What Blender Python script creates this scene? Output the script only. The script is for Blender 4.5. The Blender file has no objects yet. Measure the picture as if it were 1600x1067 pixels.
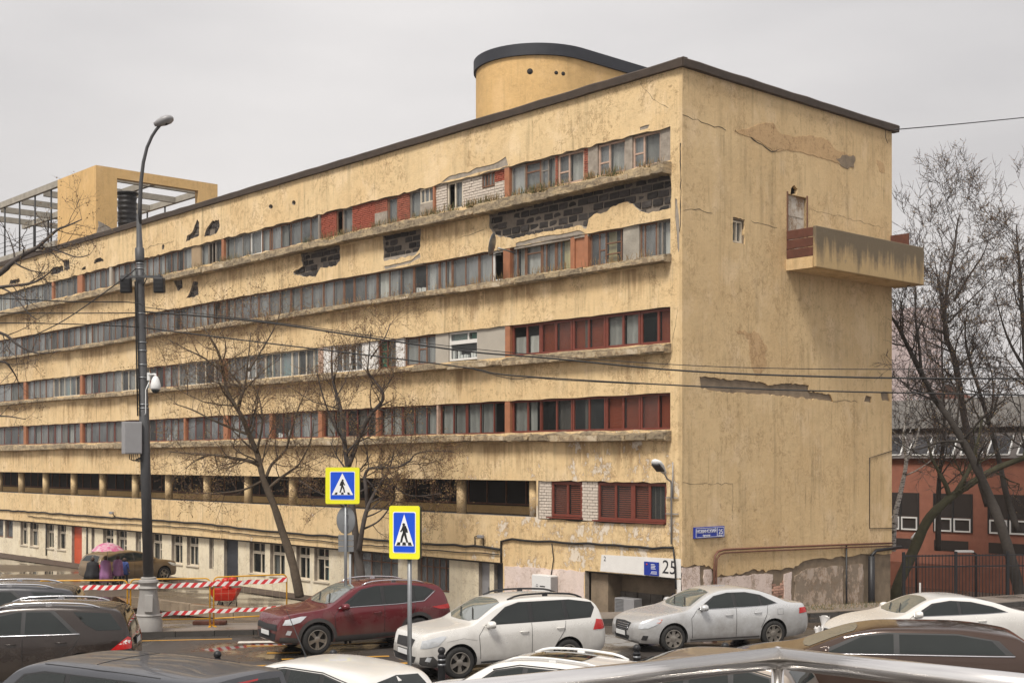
import bpy, bmesh, math, random
from mathutils import Vector, Matrix
from mathutils.bvhtree import BVHTree
from mathutils.geometry import tessellate_polygon, delaunay_2d_cdt

scene = bpy.context.scene
COL = scene.collection
# ------------------------------------------------------------------ camera
FPX, CX, HY, CAMH = 2032.0, 800.0, 720.0, 4.6
cam_data = bpy.data.cameras.new('camera')
cam = bpy.data.objects.new('camera', cam_data)
COL.objects.link(cam)
cam.location = (0, 0, CAMH)
cam.rotation_euler = (math.radians(90), 0, 0)
cam_data.sensor_width = 36
cam_data.lens = FPX / 1600 * 36
cam_data.shift_y = (HY - 533.5) / 1600
cam_data.clip_end = 3000
scene.camera = cam
# ------------------------------------------------------------------ light
SUN_EL, SUN_AZ = 54.0, 207.0        # azimuth measured clockwise from +Y
world = bpy.data.worlds.new('World')
scene.world = world
world.use_nodes = True
wn, wl = world.node_tree.nodes, world.node_tree.links
wn.clear()
w_out = wn.new('ShaderNodeOutputWorld')
w_bg = wn.new('ShaderNodeBackground')
w_sky = wn.new('ShaderNodeTexSky')
w_sky.sky_type = 'NISHITA'
w_sky.sun_disc = False
w_sky.sun_elevation = math.radians(SUN_EL)
w_sky.sun_rotation = math.radians(SUN_AZ)
w_sky.dust_density = 5.0
w_sky.air_density = 2.0
w_tc = wn.new('ShaderNodeTexCoord')
w_map = wn.new('ShaderNodeMapping')
w_map.inputs['Scale'].default_value = (1.2, 1.2, 4.5)
w_map.inputs['Location'].default_value = (3.1, 0.4, 0.2)
w_noise = wn.new('ShaderNodeTexNoise')
w_noise.inputs['Scale'].default_value = 1.15
w_noise.inputs['Detail'].default_value = 6
w_noise.inputs['Roughness'].default_value = 0.5
w_ramp = wn.new('ShaderNodeValToRGB')
w_ramp.color_ramp.elements[0].position = 0.32
w_ramp.color_ramp.elements[0].color = (3.3, 3.18, 3.22, 1)
w_ramp.color_ramp.elements[1].position = 0.68
w_ramp.color_ramp.elements[1].color = (4.9, 4.7, 4.62, 1)
w_mix = wn.new('ShaderNodeMixRGB')
w_mix.inputs['Fac'].default_value = 0.94      # cloud cover over the blue
wl.new(w_tc.outputs['Generated'], w_map.inputs['Vector'])
wl.new(w_map.outputs['Vector'], w_noise.inputs['Vector'])
wl.new(w_noise.outputs['Fac'], w_ramp.inputs['Fac'])
wl.new(w_sky.outputs['Color'], w_mix.inputs['Color1'])
wl.new(w_ramp.outputs['Color'], w_mix.inputs['Color2'])
wl.new(w_mix.outputs['Color'], w_bg.inputs['Color'])
w_bg.inputs['Strength'].default_value = 0.08
wl.new(w_bg.outputs['Background'], w_out.inputs['Surface'])

sun_data = bpy.data.lights.new('sun', 'SUN')
sun_data.energy = 1.5
sun_data.angle = math.radians(16)
sun_data.color = (1.0, 0.95, 0.87)
sun = bpy.data.objects.new('sun', sun_data)
COL.objects.link(sun)
_az, _el = math.radians(SUN_AZ), math.radians(SUN_EL)
_sd = Vector((math.sin(_az) * math.cos(_el), math.cos(_az) * math.cos(_el), math.sin(_el)))
sun.rotation_euler = _sd.to_track_quat('Z', 'Y').to_euler()

vs = scene.view_settings
vs.view_transform = 'Standard'
vs.look = 'None'
vs.exposure = 1.25
vs.gamma = 1.0
vs.use_curve_mapping = False
scene.cycles.max_bounces = 8
scene.cycles.transparent_max_bounces = 16
scene.cycles.use_denoising = True

# ------------------------------------------------------------------ pixel <-> world
def at(px, py, d):
    return Vector(((px - CX) / FPX * d, d, CAMH + (HY - py) / FPX * d))
D0 = 40.0
C0 = Vector(((1066 - CX) / FPX * D0, D0, 0))
_n = math.hypot(1835, FPX)
U = Vector((-1835 / _n, FPX / _n, 0))          # along the long facade, away from the corner
V = Vector((FPX / _n, 1835 / _n, 0))           # along the end wall
def fac(px, py, off=0.0):
    o = C0 - V * off
    k = (px - CX) / FPX
    s = (k * o.y - o.x) / (U.x - k * U.y)
    d = o.y + s * U.y
    return (s, CAMH + (HY - py) / FPX * d)
def end(px, py, off=0.0):
    o = C0 - U * off
    k = (px - CX) / FPX
    t = (k * o.y - o.x) / (V.x - k * V.y)
    d = o.y + t * V.y
    return (t, CAMH + (HY - py) / FPX * d)
def FP(s, n, z): return Vector((-s, -n, z))    # building-local: facade (n outwards)
def EP(t, n, z): return Vector((n, t, z))      # building-local: end wall
def FW(s, n, z):                               # the same in world space
    p = C0 + U * s - V * n
    return Vector((p.x, p.y, z))
def EW(t, n, z):
    p = C0 + V * t - U * n
    return Vector((p.x, p.y, z))
def FS(a, b, n): return FP(a, n, b)            # outline on the wall -> point
def ES(a, b, n): return EP(a, n, b)
BROT = math.atan2(-U.y, -U.x)

# ------------------------------------------------------------------ mesh helper
def inside(p, poly):
    c = False; n = len(poly)
    for i in range(n):
        (x1, y1), (x2, y2) = poly[i], poly[(i + 1) % n]
        if (y1 > p[1]) != (y2 > p[1]) and p[0] < (x2 - x1) * (p[1] - y1) / (y2 - y1) + x1: c = not c
    return c
class MB:
    def __init__(self): self.v = []; self.f = []; self.m = []; self.sm = []; self.slabs = False
    def add(self, vs_, fs_, mi=0, smooth=False):
        o = len(self.v)
        self.v += [tuple(p) for p in vs_]
        for f in fs_:
            self.f.append(tuple(i + o for i in f)); self.m.append(mi); self.sm.append(smooth)
        return o
    def box(self, c, s, mi=0, rot=None, taper=1.0):
        x, y, z = s[0] / 2, s[1] / 2, s[2] / 2
        p = [Vector((a * x * (taper if e > 0 else 1), b * y * (taper if e > 0 else 1), e * z))
             for e in (-1, 1) for b in (-1, 1) for a in (-1, 1)]
        if rot is not None: p = [rot @ q for q in p]
        c = Vector(c)
        self.add([q + c for q in p], [(0, 2, 3, 1), (4, 5, 7, 6), (0, 1, 5, 4), (2, 6, 7, 3), (0, 4, 6, 2), (1, 3, 7, 5)], mi)
    def box2(self, a, b, mi=0):
        a, b = Vector(a), Vector(b)
        self.box((a + b) / 2, (abs(b.x - a.x), abs(b.y - a.y), abs(b.z - a.z)), mi)
    def tube(self, pts, r, n=6, mi=0, cap=True, smooth=True):
        pts = [Vector(p) for p in pts]
        if not isinstance(r, (list, tuple)): r = [r] * len(pts)
        vs_, fs_ = [], []
        ref = None
        for i, p in enumerate(pts):
            t = (pts[min(i + 1, len(pts) - 1)] - pts[max(i - 1, 0)])
            t = t.normalized() if t.length > 1e-9 else Vector((0, 0, 1))
            if ref is None:
                ref = t.orthogonal().normalized()
            else:
                ref = ref - t * ref.dot(t)
                ref = ref.normalized() if ref.length > 1e-6 else t.orthogonal().normalized()
            b = t.cross(ref)
            for k in range(n):
                a = 2 * math.pi * k / n
                vs_.append(p + (ref * math.cos(a) + b * math.sin(a)) * r[i])
        for i in range(len(pts) - 1):
            for k in range(n):
                k2 = (k + 1) % n
                fs_.append((i * n + k, i * n + k2, (i + 1) * n + k2, (i + 1) * n + k))
        if cap and n > 2:
            fs_.append(tuple(range(n - 1, -1, -1)))
            fs_.append(tuple((len(pts) - 1) * n + k for k in range(n)))
        self.add(vs_, fs_, mi, smooth)
    def lathe(self, prof, n=16, c=(0, 0, 0), axis='z', mi=0, smooth=True, cap=True):
        c = Vector(c); vs_, fs_ = [], []
        for (r, h) in prof:
            for k in range(n):
                a = 2 * math.pi * k / n
                q = (r * math.cos(a), r * math.sin(a), h)
                if axis == 'y': q = (q[0], q[2], q[1])
                elif axis == 'x': q = (q[2], q[0], q[1])
                vs_.append(c + Vector(q))
        for i in range(len(prof) - 1):
            for k in range(n):
                k2 = (k + 1) % n
                fs_.append((i * n + k, i * n + k2, (i + 1) * n + k2, (i + 1) * n + k))
        if cap:
            fs_.append(tuple(range(n - 1, -1, -1)))
            fs_.append(tuple((len(prof) - 1) * n + k for k in range(n)))
        self.add(vs_, fs_, mi, smooth)
    def slab(self, outer, holes, fn, n0, n1, mi=0, mi_side=None):
        """flat polygon with holes; fn(a, b, n) -> point; front at n1, back at n0"""
        self.slabs = True
        loops = [list(outer)] + [list(h) for h in holes]
        flat = [p for l in loops for p in l]
        N = len(flat)
        edges = []; k = 0
        for l in loops:
            edges += [(k + i, k + (i + 1) % len(l)) for i in range(len(l))]; k += len(l)
        res = delaunay_2d_cdt([Vector((p[0], p[1])) for p in flat], edges, [], 0, 1e-6)
        pv = res[0]; tri = []
        for t in res[2]:
            c = (sum(pv[i].x for i in t) / len(t), sum(pv[i].y for i in t) / len(t))
            if inside(c, loops[0]) and not any(inside(c, h) for h in loops[1:]): tri.append(tuple(t))
        M_ = len(pv)
        self.add([fn(p[0], p[1], n1) for p in pv] + [fn(p[0], p[1], n0) for p in pv], tri + [tuple(i + M_ for i in reversed(t)) for t in tri], mi)
        o = len(self.v)
        self.v += [tuple(fn(p[0], p[1], n1)) for p in flat] + [tuple(fn(p[0], p[1], n0)) for p in flat]
        k = 0
        for l in loops:
            L = len(l)
            for i in range(L):
                a, b = k + i, k + (i + 1) % L
                self.f.append((o + a, o + b, o + b + N, o + a + N)); self.m.append(mi if mi_side is None else mi_side); self.sm.append(False)
            k += L
    def mesh(self, name, mats, recalc=True, sharp=None):
        me = bpy.data.meshes.new(name)
        me.from_pydata(self.v, [], self.f)
        if not isinstance(mats, (list, tuple)): mats = [mats]
        for m in mats: me.materials.append(m)
        if len(mats) > 1: me.polygons.foreach_set('material_index', self.m)
        me.polygons.foreach_set('use_smooth', self.sm)
        if recalc:
            bm = bmesh.new(); bm.from_mesh(me)
            if self.slabs: bmesh.ops.remove_doubles(bm, verts=bm.verts, dist=1e-5)
            bmesh.ops.recalc_face_normals(bm, faces=bm.faces)
            bm.to_mesh(me); bm.free()
        if sharp: me.set_sharp_from_angle(angle=math.radians(sharp))
        me.update()
        return me
    def build(self, name, mats, parent=None, recalc=True, sharp=None, bevel=0):
        return link(name, self.mesh(name, mats, recalc, sharp), parent, bevel=bevel)

def link(name, me, parent=None, loc=None, rot=None, bevel=0):
    o = bpy.data.objects.new(name, me)
    COL.objects.link(o)
    if parent: o.parent = parent
    if loc is not None: o.location = loc
    if rot is not None: o.rotation_euler = rot
    if bevel:
        b = o.modifiers.new('bevel', 'BEVEL'); b.width = bevel; b.segments = 2; b.limit_method = 'ANGLE'
    return o
def thing(name, label, cat, loc=(0, 0, 0), rotz=0.0, group=None):
    o = bpy.data.objects.new(name, None)
    COL.objects.link(o)
    o.empty_display_size = 0.2
    o.location = loc; o.rotation_euler = (0, 0, rotz)
    return tag(o, label, cat, group)
def tag(o, label=None, cat=None, group=None, kind=None):
    if label: o['label'] = label
    if cat: o['category'] = cat
    if group: o['group'] = group
    if kind: o['kind'] = kind
    return o
def copy_tree(o, parent=None):
    c = o.copy(); COL.objects.link(c)
    if parent: c.parent = parent
    for ch in list(o.children): copy_tree(ch, c)
    return c
def jag(poly, step=0.25, amp=0.05, seed=0, keep=lambda p, q: False):
    """break up the straight edges of an outline"""
    rg = random.Random(seed); out = []
    for i, p in enumerate(poly):
        q = poly[(i + 1) % len(poly)]
        d = math.dist(p, q); n = max(1, int(d / step))
        out.append(tuple(p))
        if keep(p, q): continue
        nx, ny = -(q[1] - p[1]) / (d + 1e-9), (q[0] - p[0]) / (d + 1e-9)
        for k in range(1, n):
            f = (k + rg.uniform(-.3, .3)) / n
            a = rg.uniform(-amp, amp)
            out.append((p[0] + (q[0] - p[0]) * f + nx * a, p[1] + (q[1] - p[1]) * f + ny * a))
    return out

# ------------------------------------------------------------------ materials
def srgb(r, g, b):
    f = lambda c: ((c / 255 + 0.055) / 1.055) ** 2.4 if c / 255 > 0.04045 else c / 255 / 12.92
    return (f(r), f(g), f(b), 1)
def c4(c): return (c[0], c[1], c[2], 1)
class NT:
    def __init__(self, name):
        self.mat = bpy.data.materials.new(name); self.mat.use_nodes = True
        self.n, self.l = self.mat.node_tree.nodes, self.mat.node_tree.links
        self.p = self.n['Principled BSDF']
        self._co = {}
    def co(self, kind='Object'):
        if kind not in self._co:
            t = self.n.new('ShaderNodeTexCoord'); self._co[kind] = t.outputs[kind]
        return self._co[kind]
    def val(self, sock, v):
        if isinstance(v, bpy.types.NodeSocket): self.l.new(v, sock)
        elif isinstance(v, (tuple, list)): sock.default_value = c4(v) if len(sock.default_value) == 4 else v
        else: sock.default_value = v
    def mapping(self, scale=(1, 1, 1), loc=(0, 0, 0), co=None, rot=(0, 0, 0)):
        m = self.n.new('ShaderNodeMapping'); m.inputs['Scale'].default_value = scale; m.inputs['Location'].default_value = loc
        m.inputs['Rotation'].default_value = rot
        self.l.new(co or self.co(), m.inputs['Vector']); return m.outputs['Vector']
    def noise(self, scale=5, detail=4, rough=.55, vec=None, dist=0.0):
        t = self.n.new('ShaderNodeTexNoise')
        t.inputs['Scale'].default_value = scale; t.inputs['Detail'].default_value = detail
        t.inputs['Roughness'].default_value = rough; t.inputs['Distortion'].default_value = dist
        self.l.new(vec or self.co(), t.inputs['Vector']); return t.outputs['Fac']
    def vor(self, scale=5, vec=None, out='Distance', feature='F1', rand=1.0):
        t = self.n.new('ShaderNodeTexVoronoi'); t.feature = feature
        t.inputs['Scale'].default_value = scale; t.inputs['Randomness'].default_value = rand
        self.l.new(vec or self.co(), t.inputs['Vector']); return t.outputs[out]
    def ramp(self, fac, stops):
        r = self.n.new('ShaderNodeValToRGB'); e = r.color_ramp.elements
        while len(e) < len(stops): e.new(0.5)
        for i, (p, c) in enumerate(stops):
            e[i].position = p; e[i].color = c4(c) if isinstance(c, (tuple, list)) else (c, c, c, 1)
        self.l.new(fac, r.inputs['Fac']); return r.outputs['Color']
    def mix(self, fac, a, b, mode='MIX'):
        m = self.n.new('ShaderNodeMixRGB'); m.blend_type = mode
        self.val(m.inputs['Fac'], fac); self.val(m.inputs['Color1'], a); self.val(m.inputs['Color2'], b)
        return m.outputs['Color']
    def math(self, op, a, b=0.0, clamp=False):
        m = self.n.new('ShaderNodeMath'); m.operation = op; m.use_clamp = clamp
        self.val(m.inputs[0], a); self.val(m.inputs[1], b); return m.outputs[0]
    def sep(self, vec=None):
        s = self.n.new('ShaderNodeSeparateXYZ'); self.l.new(vec or self.co(), s.inputs[0]); return s.outputs
    def rand(self):
        return self.n.new('ShaderNodeObjectInfo').outputs['Random']
    def bump(self, h, strength=.3, dist=.02):
        b = self.n.new('ShaderNodeBump'); b.inputs['Strength'].default_value = strength; b.inputs['Distance'].default_value = dist
        self.l.new(h, b.inputs['Height']); self.l.new(b.outputs['Normal'], self.p.inputs['Normal'])
    def out(self, color=None, rough=None, metal=None, spec=None, coat=None):
        if color is not None: self.val(self.p.inputs['Base Color'], color)
        if rough is not None: self.val(self.p.inputs['Roughness'], rough)
        if metal is not None: self.val(self.p.inputs['Metallic'], metal)
        if spec is not None: self.val(self.p.inputs['Specular IOR Level'], spec)
        if coat is not None: self.p.inputs['Coat Weight'].default_value = coat; self.p.inputs['Coat Roughness'].default_value = .04
        return self.mat
def simple(name, c, rough=.6, metal=0.0, var=.15, scale=6, bump=0.0, spec=.5, rnd=0.0, coat=None):
    t = NT(name)
    f = t.noise(scale, 5)
    col = t.mix(f, tuple(x * (1 - var) for x in c[:3]), tuple(min(1, x * (1 + var)) for x in c[:3]))
    if rnd:
        k = t.math('ADD', t.math('MULTIPLY', t.rand(), 2 * rnd), 1 - rnd)
        col = t.mix(1.0, col, t.mix(1.0, (1, 1, 1), k, 'MULTIPLY'), 'MULTIPLY')
    if bump: t.bump(t.noise(scale * 8, 3), bump)
    return t.out(col, rough, metal, spec, coat)

def stucco(name, base, old, peel_lo=0.66, streak=.5, peelcol=(.60, .52, .42), peelz=None, grime=.9, worn=False):
    """old lime-washed plaster: broad tone changes, run-down streaks, fine grime, flaked spots"""
    t = NT(name)
    big = t.noise(.35, 5, .6)
    col = t.mix(t.ramp(big, [(.3, 0), (.7, 1)]), base, old)
    mid = t.noise(1.3, 6, .65, t.mapping((1, 1, 1), (3, 8, 2)))
    col = t.mix(t.math('MULTIPLY', t.ramp(mid, [(.45, 0), (.75, 1)]), .5), col, tuple(x * .74 for x in base))
    pale = t.noise(.9, 7, .62, t.mapping((1, 1, .7), (7, 3, 1)))
    col = t.mix(t.math('MULTIPLY', t.ramp(pale, [(.54, 0), (.66, 1)]), .45), col, (min(1, base[0] * 1.1), min(1, base[1] * 1.14), base[2] * 1.3))
    for sc, lo, hi, am, k in ((1.6, .52, .72, streak, .42), (4.5, .56, .74, streak * .9, .35)):
        st = t.noise(sc, 6, .62, t.mapping((2.0, 2.0, .13), (sc, 2, 5)))
        br = t.noise(.8, 3, .5, t.mapping((1, 1, 1), (sc * 3, 1, 0)))
        col = t.mix(t.math('MULTIPLY', t.math('MULTIPLY', t.ramp(st, [(lo, 0), (hi, 1)]), t.ramp(br, [(.35, 0), (.65, 1)])), am), col, tuple(x * k for x in base))
    reg = t.ramp(t.noise(.55, 4, .6, t.mapping((1, 1, 1), (1, 6, 3))), [(.40, .10), (.64, 1)])
    fine = t.noise(3.4, 9, .78)
    col = t.mix(t.math('MULTIPLY', t.math('MULTIPLY', t.ramp(fine, [(.53, 0), (.63, 1)]), reg), grime * .8), col, (.20, .12, .055))
    # flaked spots, more of them low on the wall
    fl = t.noise(1.5, 10, .76, t.mapping((1, 1, .8), (2, 9, 4)))
    if peelz is not None:
        z = t.sep()[2]
        fl = t.math('ADD', fl, t.math('MULTIPLY', t.math('SUBTRACT', peelz, z), .013))
    if worn:      # the bands near the corner have lost the most paint
        o3 = t.sep(); wx = t.ramp(t.math('MULTIPLY', t.math('ADD', o3[0], 17.0), 1 / 17.0, True), [(.1, 0), (.75, 1)]); wz = t.ramp(t.math('MULTIPLY', t.math('SUBTRACT', 8.6, o3[2]), .25, True), [(0, 0), (.9, 1)])
        wk = t.math('MULTIPLY', wx, wz); fl = t.math('ADD', fl, t.math('MULTIPLY', wk, .10))
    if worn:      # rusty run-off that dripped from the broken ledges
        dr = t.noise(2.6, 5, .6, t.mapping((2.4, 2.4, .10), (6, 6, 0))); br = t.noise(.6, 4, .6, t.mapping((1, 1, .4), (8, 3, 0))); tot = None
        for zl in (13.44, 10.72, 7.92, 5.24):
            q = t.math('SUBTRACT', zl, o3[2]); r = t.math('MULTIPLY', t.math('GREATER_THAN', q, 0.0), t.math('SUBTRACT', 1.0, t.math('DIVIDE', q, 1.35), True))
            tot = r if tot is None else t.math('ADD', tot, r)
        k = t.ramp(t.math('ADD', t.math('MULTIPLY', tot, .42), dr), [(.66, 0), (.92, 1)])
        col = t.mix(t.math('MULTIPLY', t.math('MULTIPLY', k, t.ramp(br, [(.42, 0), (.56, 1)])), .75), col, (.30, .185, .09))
    m = t.ramp(fl, [(peel_lo, 0), (peel_lo + .02, 1)])
    rim = t.ramp(fl, [(peel_lo - .035, 0), (peel_lo - .004, 1), (peel_lo + .004, 0)])
    col = t.mix(t.math('MULTIPLY', rim, .55), col, (.36, .20, .08))
    col = t.mix(t.math('MULTIPLY', m, .85), col, peelcol)
    speck = t.noise(13, 5, .75)
    col = t.mix(t.math('MULTIPLY', t.math('MULTIPLY', t.ramp(speck, [(.57, 0), (.67, 1)]), reg), min(1, grime), ), col, (.20, .115, .05))
    cr = t.noise(1.7, 9, .72, t.mapping((1, 1, .8), (9, 2, 7)), .4)
    creg = t.ramp(t.noise(.7, 3, .5, t.mapping((1, 1, 1), (2, 2, 9))), [(.46, 0), (.58, 1)])
    col = t.mix(t.math('MULTIPLY', t.math('MULTIPLY', t.ramp(cr, [(.478, 0), (.499, 1), (.520, 0)]), creg), min(1, grime) * .8), col, (.24, .135, .06))
    h = t.math('ADD', t.math('MULTIPLY', t.noise(6, 8, .75), .8), t.math('MULTIPLY', m, -.35))
    t.bump(h, .7, .04)
    return t.out(col, .9, spec=.2)

M = {}
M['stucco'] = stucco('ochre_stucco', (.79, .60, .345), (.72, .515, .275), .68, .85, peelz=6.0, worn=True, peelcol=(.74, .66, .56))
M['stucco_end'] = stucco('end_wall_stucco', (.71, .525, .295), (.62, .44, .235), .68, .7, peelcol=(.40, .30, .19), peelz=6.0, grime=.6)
M['stucco_low'] = stucco('worn_lower_stucco', (.70, .46, .18), (.62, .40, .16), .60, .6, peelcol=(.62, .55, .47), peelz=3.0)
M['stucco_new'] = stucco('roof_stucco', (.72, .475, .215), (.66, .43, .185), .80, .35, grime=.3)
M['repair'] = stucco('repair_plaster', (.60, .40, .21), (.52, .35, .19), .64, .3, peelcol=(.36, .27, .17))
M['render'] = simple('grey_render', (.33, .285, .235), .95, var=.6, scale=5, bump=.9)
M['render_brown'] = simple('bare_brown_render', (.23, .175, .12), .95, var=.55, scale=3, bump=.6)
M['cream'] = stucco('cream_wall', (.82, .73, .555), (.74, .64, .46), .66, .4, peelcol=(.40, .31, .21), peelz=1.2, grime=.5)
M['pink'] = stucco('pale_pink_paint', (.76, .63, .56), (.70, .58, .52), .62, .35, peelcol=(.45, .38, .31), peelz=1.0)
M['white_wall'] = simple('whitewash', (.74, .72, .69), .9, var=.12, scale=3, bump=.3)
M['cinder'] = simple('cinder_block', (.050, .043, .039), .95, var=.6, scale=9, bump=.9, rnd=.5)
M['mortar'] = simple('pale_mortar', (.20, .165, .13), .95, var=.35, scale=9, bump=.5)
M['brick_white'] = simple('silicate_brick', (.62, .54, .46), .9, var=.25, scale=9, bump=.4)
M['brick_red'] = simple('red_brick', (.33, .085, .05), .9, var=.35, scale=7, bump=.4)
M['brick_mix'] = simple('stained_brick', (.32, .10, .06), .9, var=.6, scale=5, bump=.4)
M['concrete'] = simple('weathered_concrete', (.33, .30, .25), .95, var=.5, scale=2.2, bump=.6)
def ledge_mat():
    t = NT('peeling_ledge_plaster')
    a = t.noise(3.6, 9, .75); b = t.noise(1.1, 9, .75, t.mapping((1, 1, 4), (5, 1, 2))); c = t.noise(9, 6, .7)
    col = t.mix(t.ramp(a, [(.40, 0), (.62, 1)]), (.40, .32, .215), (.19, .15, .105))
    col = t.mix(t.math('MULTIPLY', t.ramp(b, [(.50, 0), (.58, 1)]), .8), col, (.56, .43, .26))
    col = t.mix(t.math('MULTIPLY', t.ramp(c, [(.55, 0), (.64, 1)]), .7), col, (.09, .065, .045))
    t.bump(t.noise(6, 9, .8), 1.0, .08)
    return t.out(col, .95, spec=.2)
M['ledge'] = ledge_mat()
M['cornice'] = simple('dark_roof_edge', (.06, .042, .03), .75, var=.5, scale=3, bump=.4)
M['roof_felt'] = simple('roof_felt', (.05, .05, .055), .8, var=.3, scale=2)
M['black_band'] = simple('black_fascia', (.022, .024, .032), .6, var=.4, scale=3)
M['frame_red'] = simple('red_brown_paint', (.17, .040, .024), .5, var=.3, scale=8)
M['frame_brown'] = simple('weathered_brown_wood', (.19, .095, .055), .8, var=.5, scale=6, bump=.3)
M['frame_grey'] = simple('grey_bare_wood', (.25, .215, .18), .85, var=.4, scale=7, bump=.3)
M['frame_pink'] = simple('faded_pinkish_wood', (.48, .33, .25), .8, var=.35, scale=7, bump=.3)
M['frame_white'] = simple('white_frame_paint', (.74, .72, .68), .5, var=.08)
M['frame_old_white'] = simple('old_cream_frame_paint', (.62, .54, .42), .6, var=.2, scale=6)
M['frame_teal'] = simple('teal_paint', (.12, .26, .26), .6, var=.2)
M['post_orange'] = simple('orange_brown_post', (.36, .15, .075), .7, var=.35, scale=4, bump=.3)
M['door_red'] = simple('orange_red_door', (.56, .09, .035), .5, var=.18, scale=3)
M['door_dark'] = simple('dark_grey_door', (.04, .042, .05), .5, var=.2)
M['panel_beige'] = simple('beige_board', (.42, .38, .32), .8, var=.15, scale=2)
M['plywood'] = simple('plywood', (.36, .26, .16), .8, var=.25, scale=4)
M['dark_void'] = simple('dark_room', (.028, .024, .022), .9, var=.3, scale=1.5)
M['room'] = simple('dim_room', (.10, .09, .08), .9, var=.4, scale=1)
def curtain_mat(name, c, stripes=17.0, amt=.22):
    t = NT(name); rk = t.rand()
    x = t.sep()[0]
    w = t.math('SINE', t.math('MULTIPLY', t.math('ADD', x, t.math('MULTIPLY', t.noise(2, 3), .25)), stripes))
    k = t.ramp(w, [(0, 0), (1, 1)])
    col = t.mix(k, tuple(v * (1 - amt) for v in c), c)
    col = t.mix(1.0, col, t.ramp(rk, [(0, .35), (.5, .75), (1, 1.15)]), 'MULTIPLY')
    t.bump(w, .35, .02)
    return t.out(col, .9)
M['cur_grey'] = curtain_mat('grey_curtain', (.36, .36, .345))
M['cur_pale'] = curtain_mat('pale_net_curtain', (.56, .55, .52))
M['cur_teal'] = curtain_mat('teal_curtain', (.22, .42, .42))
M['cur_yellow'] = curtain_mat('yellow_curtain', (.74, .62, .30))
M['cur_dark'] = curtain_mat('dark_curtain', (.16, .14, .12))
M['cur_green'] = simple('green_blind', (.03, .16, .10), .7)
M['blind'] = simple('brown_slat', (.34, .085, .045), .55, var=.2, scale=4)
def glass_mat(name, tint, opac, rough=.03, spec=.8):
    """pane: clear part shows what is behind it, the rest is a film of dirt, both under a reflection"""
    t = NT(name)
    f = t.noise(1.3, 5, .6)
    t.out(tint, rough, spec=spec)
    tr = t.n.new('ShaderNodeBsdfTransparent'); tr.inputs['Color'].default_value = (.86, .88, .86, 1)
    mx = t.n.new('ShaderNodeMixShader')
    lw = t.n.new('ShaderNodeLayerWeight'); lw.inputs['Blend'].default_value = .25
    k = t.math('ADD', t.math('MULTIPLY', lw.outputs['Fresnel'], .9), t.math('MULTIPLY', t.math('MULTIPLY', f, t.math('ADD', t.math('MULTIPLY', t.rand(), 1.5), .25)), opac * 2), clamp=True)
    gm = t.n.new('ShaderNodeNewGeometry'); k = t.math('MULTIPLY', k, t.math('SUBTRACT', 1.0, gm.outputs['Backfacing']))
    tr.inputs['Color'].default_value = (.95, .96, .95, 1)
    t.l.new(k, mx.inputs['Fac']); t.l.new(tr.outputs[0], mx.inputs[1]); t.l.new(t.p.outputs[0], mx.inputs[2])
    t.l.new(mx.outputs[0], t.n['Material Output'].inputs['Surface'])
    return t.mat
M['pane'] = glass_mat('dusty_pane', (.31, .325, .33), .24)
M['pane_clean'] = glass_mat('window_pane', (.10, .11, .11), .10)
M['metal'] = simple('galvanised_steel', (.27, .28, .29), .45, .7, .15, 10)
M['pole'] = simple('grey_painted_pole', (.075, .075, .078), .55, .2, .25, 5)
M['pole_base'] = simple('grey_painted_cast_base', (.30, .285, .27), .6, .1, .25, 4, bump=.2)
M['black'] = simple('black_plastic', (.014, .014, .016), .5, 0, .2)
M['cable'] = simple('black_cable', (.015, .014, .014), .6)
M['grey_box'] = simple('grey_enamel', (.30, .295, .30), .45, .1, .1)
M['white_plastic'] = simple('white_plastic', (.72, .72, .71), .4, 0, .06)
M['rust'] = simple('rusty_sheet', (.115, .042, .026), .85, .1, .5, 5, bump=.4)
M['copper'] = simple('red_brown_pipe', (.16, .065, .04), .55, .1, .35, 4)
M['dirty_door'] = stucco('flaking_white_door', (.60, .55, .48), (.52, .46, .38), .52, .5, peelcol=(.25, .15, .08))
# ------------------------------------------------------------------ terrain
KERB = [(-60, 25.0), (-20, 32.6), (-9.6, 33.9), (-6.6, 34.4), (-1.0, 36.0), (4.0, 37.0), (9.0, 38.2), (14, 40.2), (24, 45), (60, 66)]
def kerb_dist(x, y):
    """signed distance behind the kerb line (positive on the building side)"""
    best, sg = 1e9, 1
    for a, b in zip(KERB, KERB[1:]):
        ax, ay, bx, by = *a, *b
        dx, dy = bx - ax, by - ay
        L2 = dx * dx + dy * dy
        f = max(0, min(1, ((x - ax) * dx + (y - ay) * dy) / L2))
        qx, qy = ax + f * dx, ay + f * dy
        d = math.hypot(x - qx, y - qy)
        if d < best:
            best = d; sg = 1 if dx * (y - ay) - dy * (x - ax) > 0 else -1
    return best * sg
def ground_z(x, y):
    q = kerb_dist(x, y)
    if q < 0.2: return -0.03
    p = Vector((x, y, 0)) - C0
    if x < 5.0 or p.dot(V) < 0:
        df = max(0.0, -p.dot(V) - .4) if p.dot(U) > -3 else max(0.0, -p.dot(V))
    else:
        df = max(0.0, p.dot(U) * -1 - .3) * 1.0
    if q < 1.9: return 0.06
    r = (q - 1.9) / max(q - 1.9 + df, 1.0)
    end_z = -1.1 if p.dot(V) < 0 else -1.25
    return 0.06 + (end_z - .06) * max(0, min(1, r))
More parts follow.
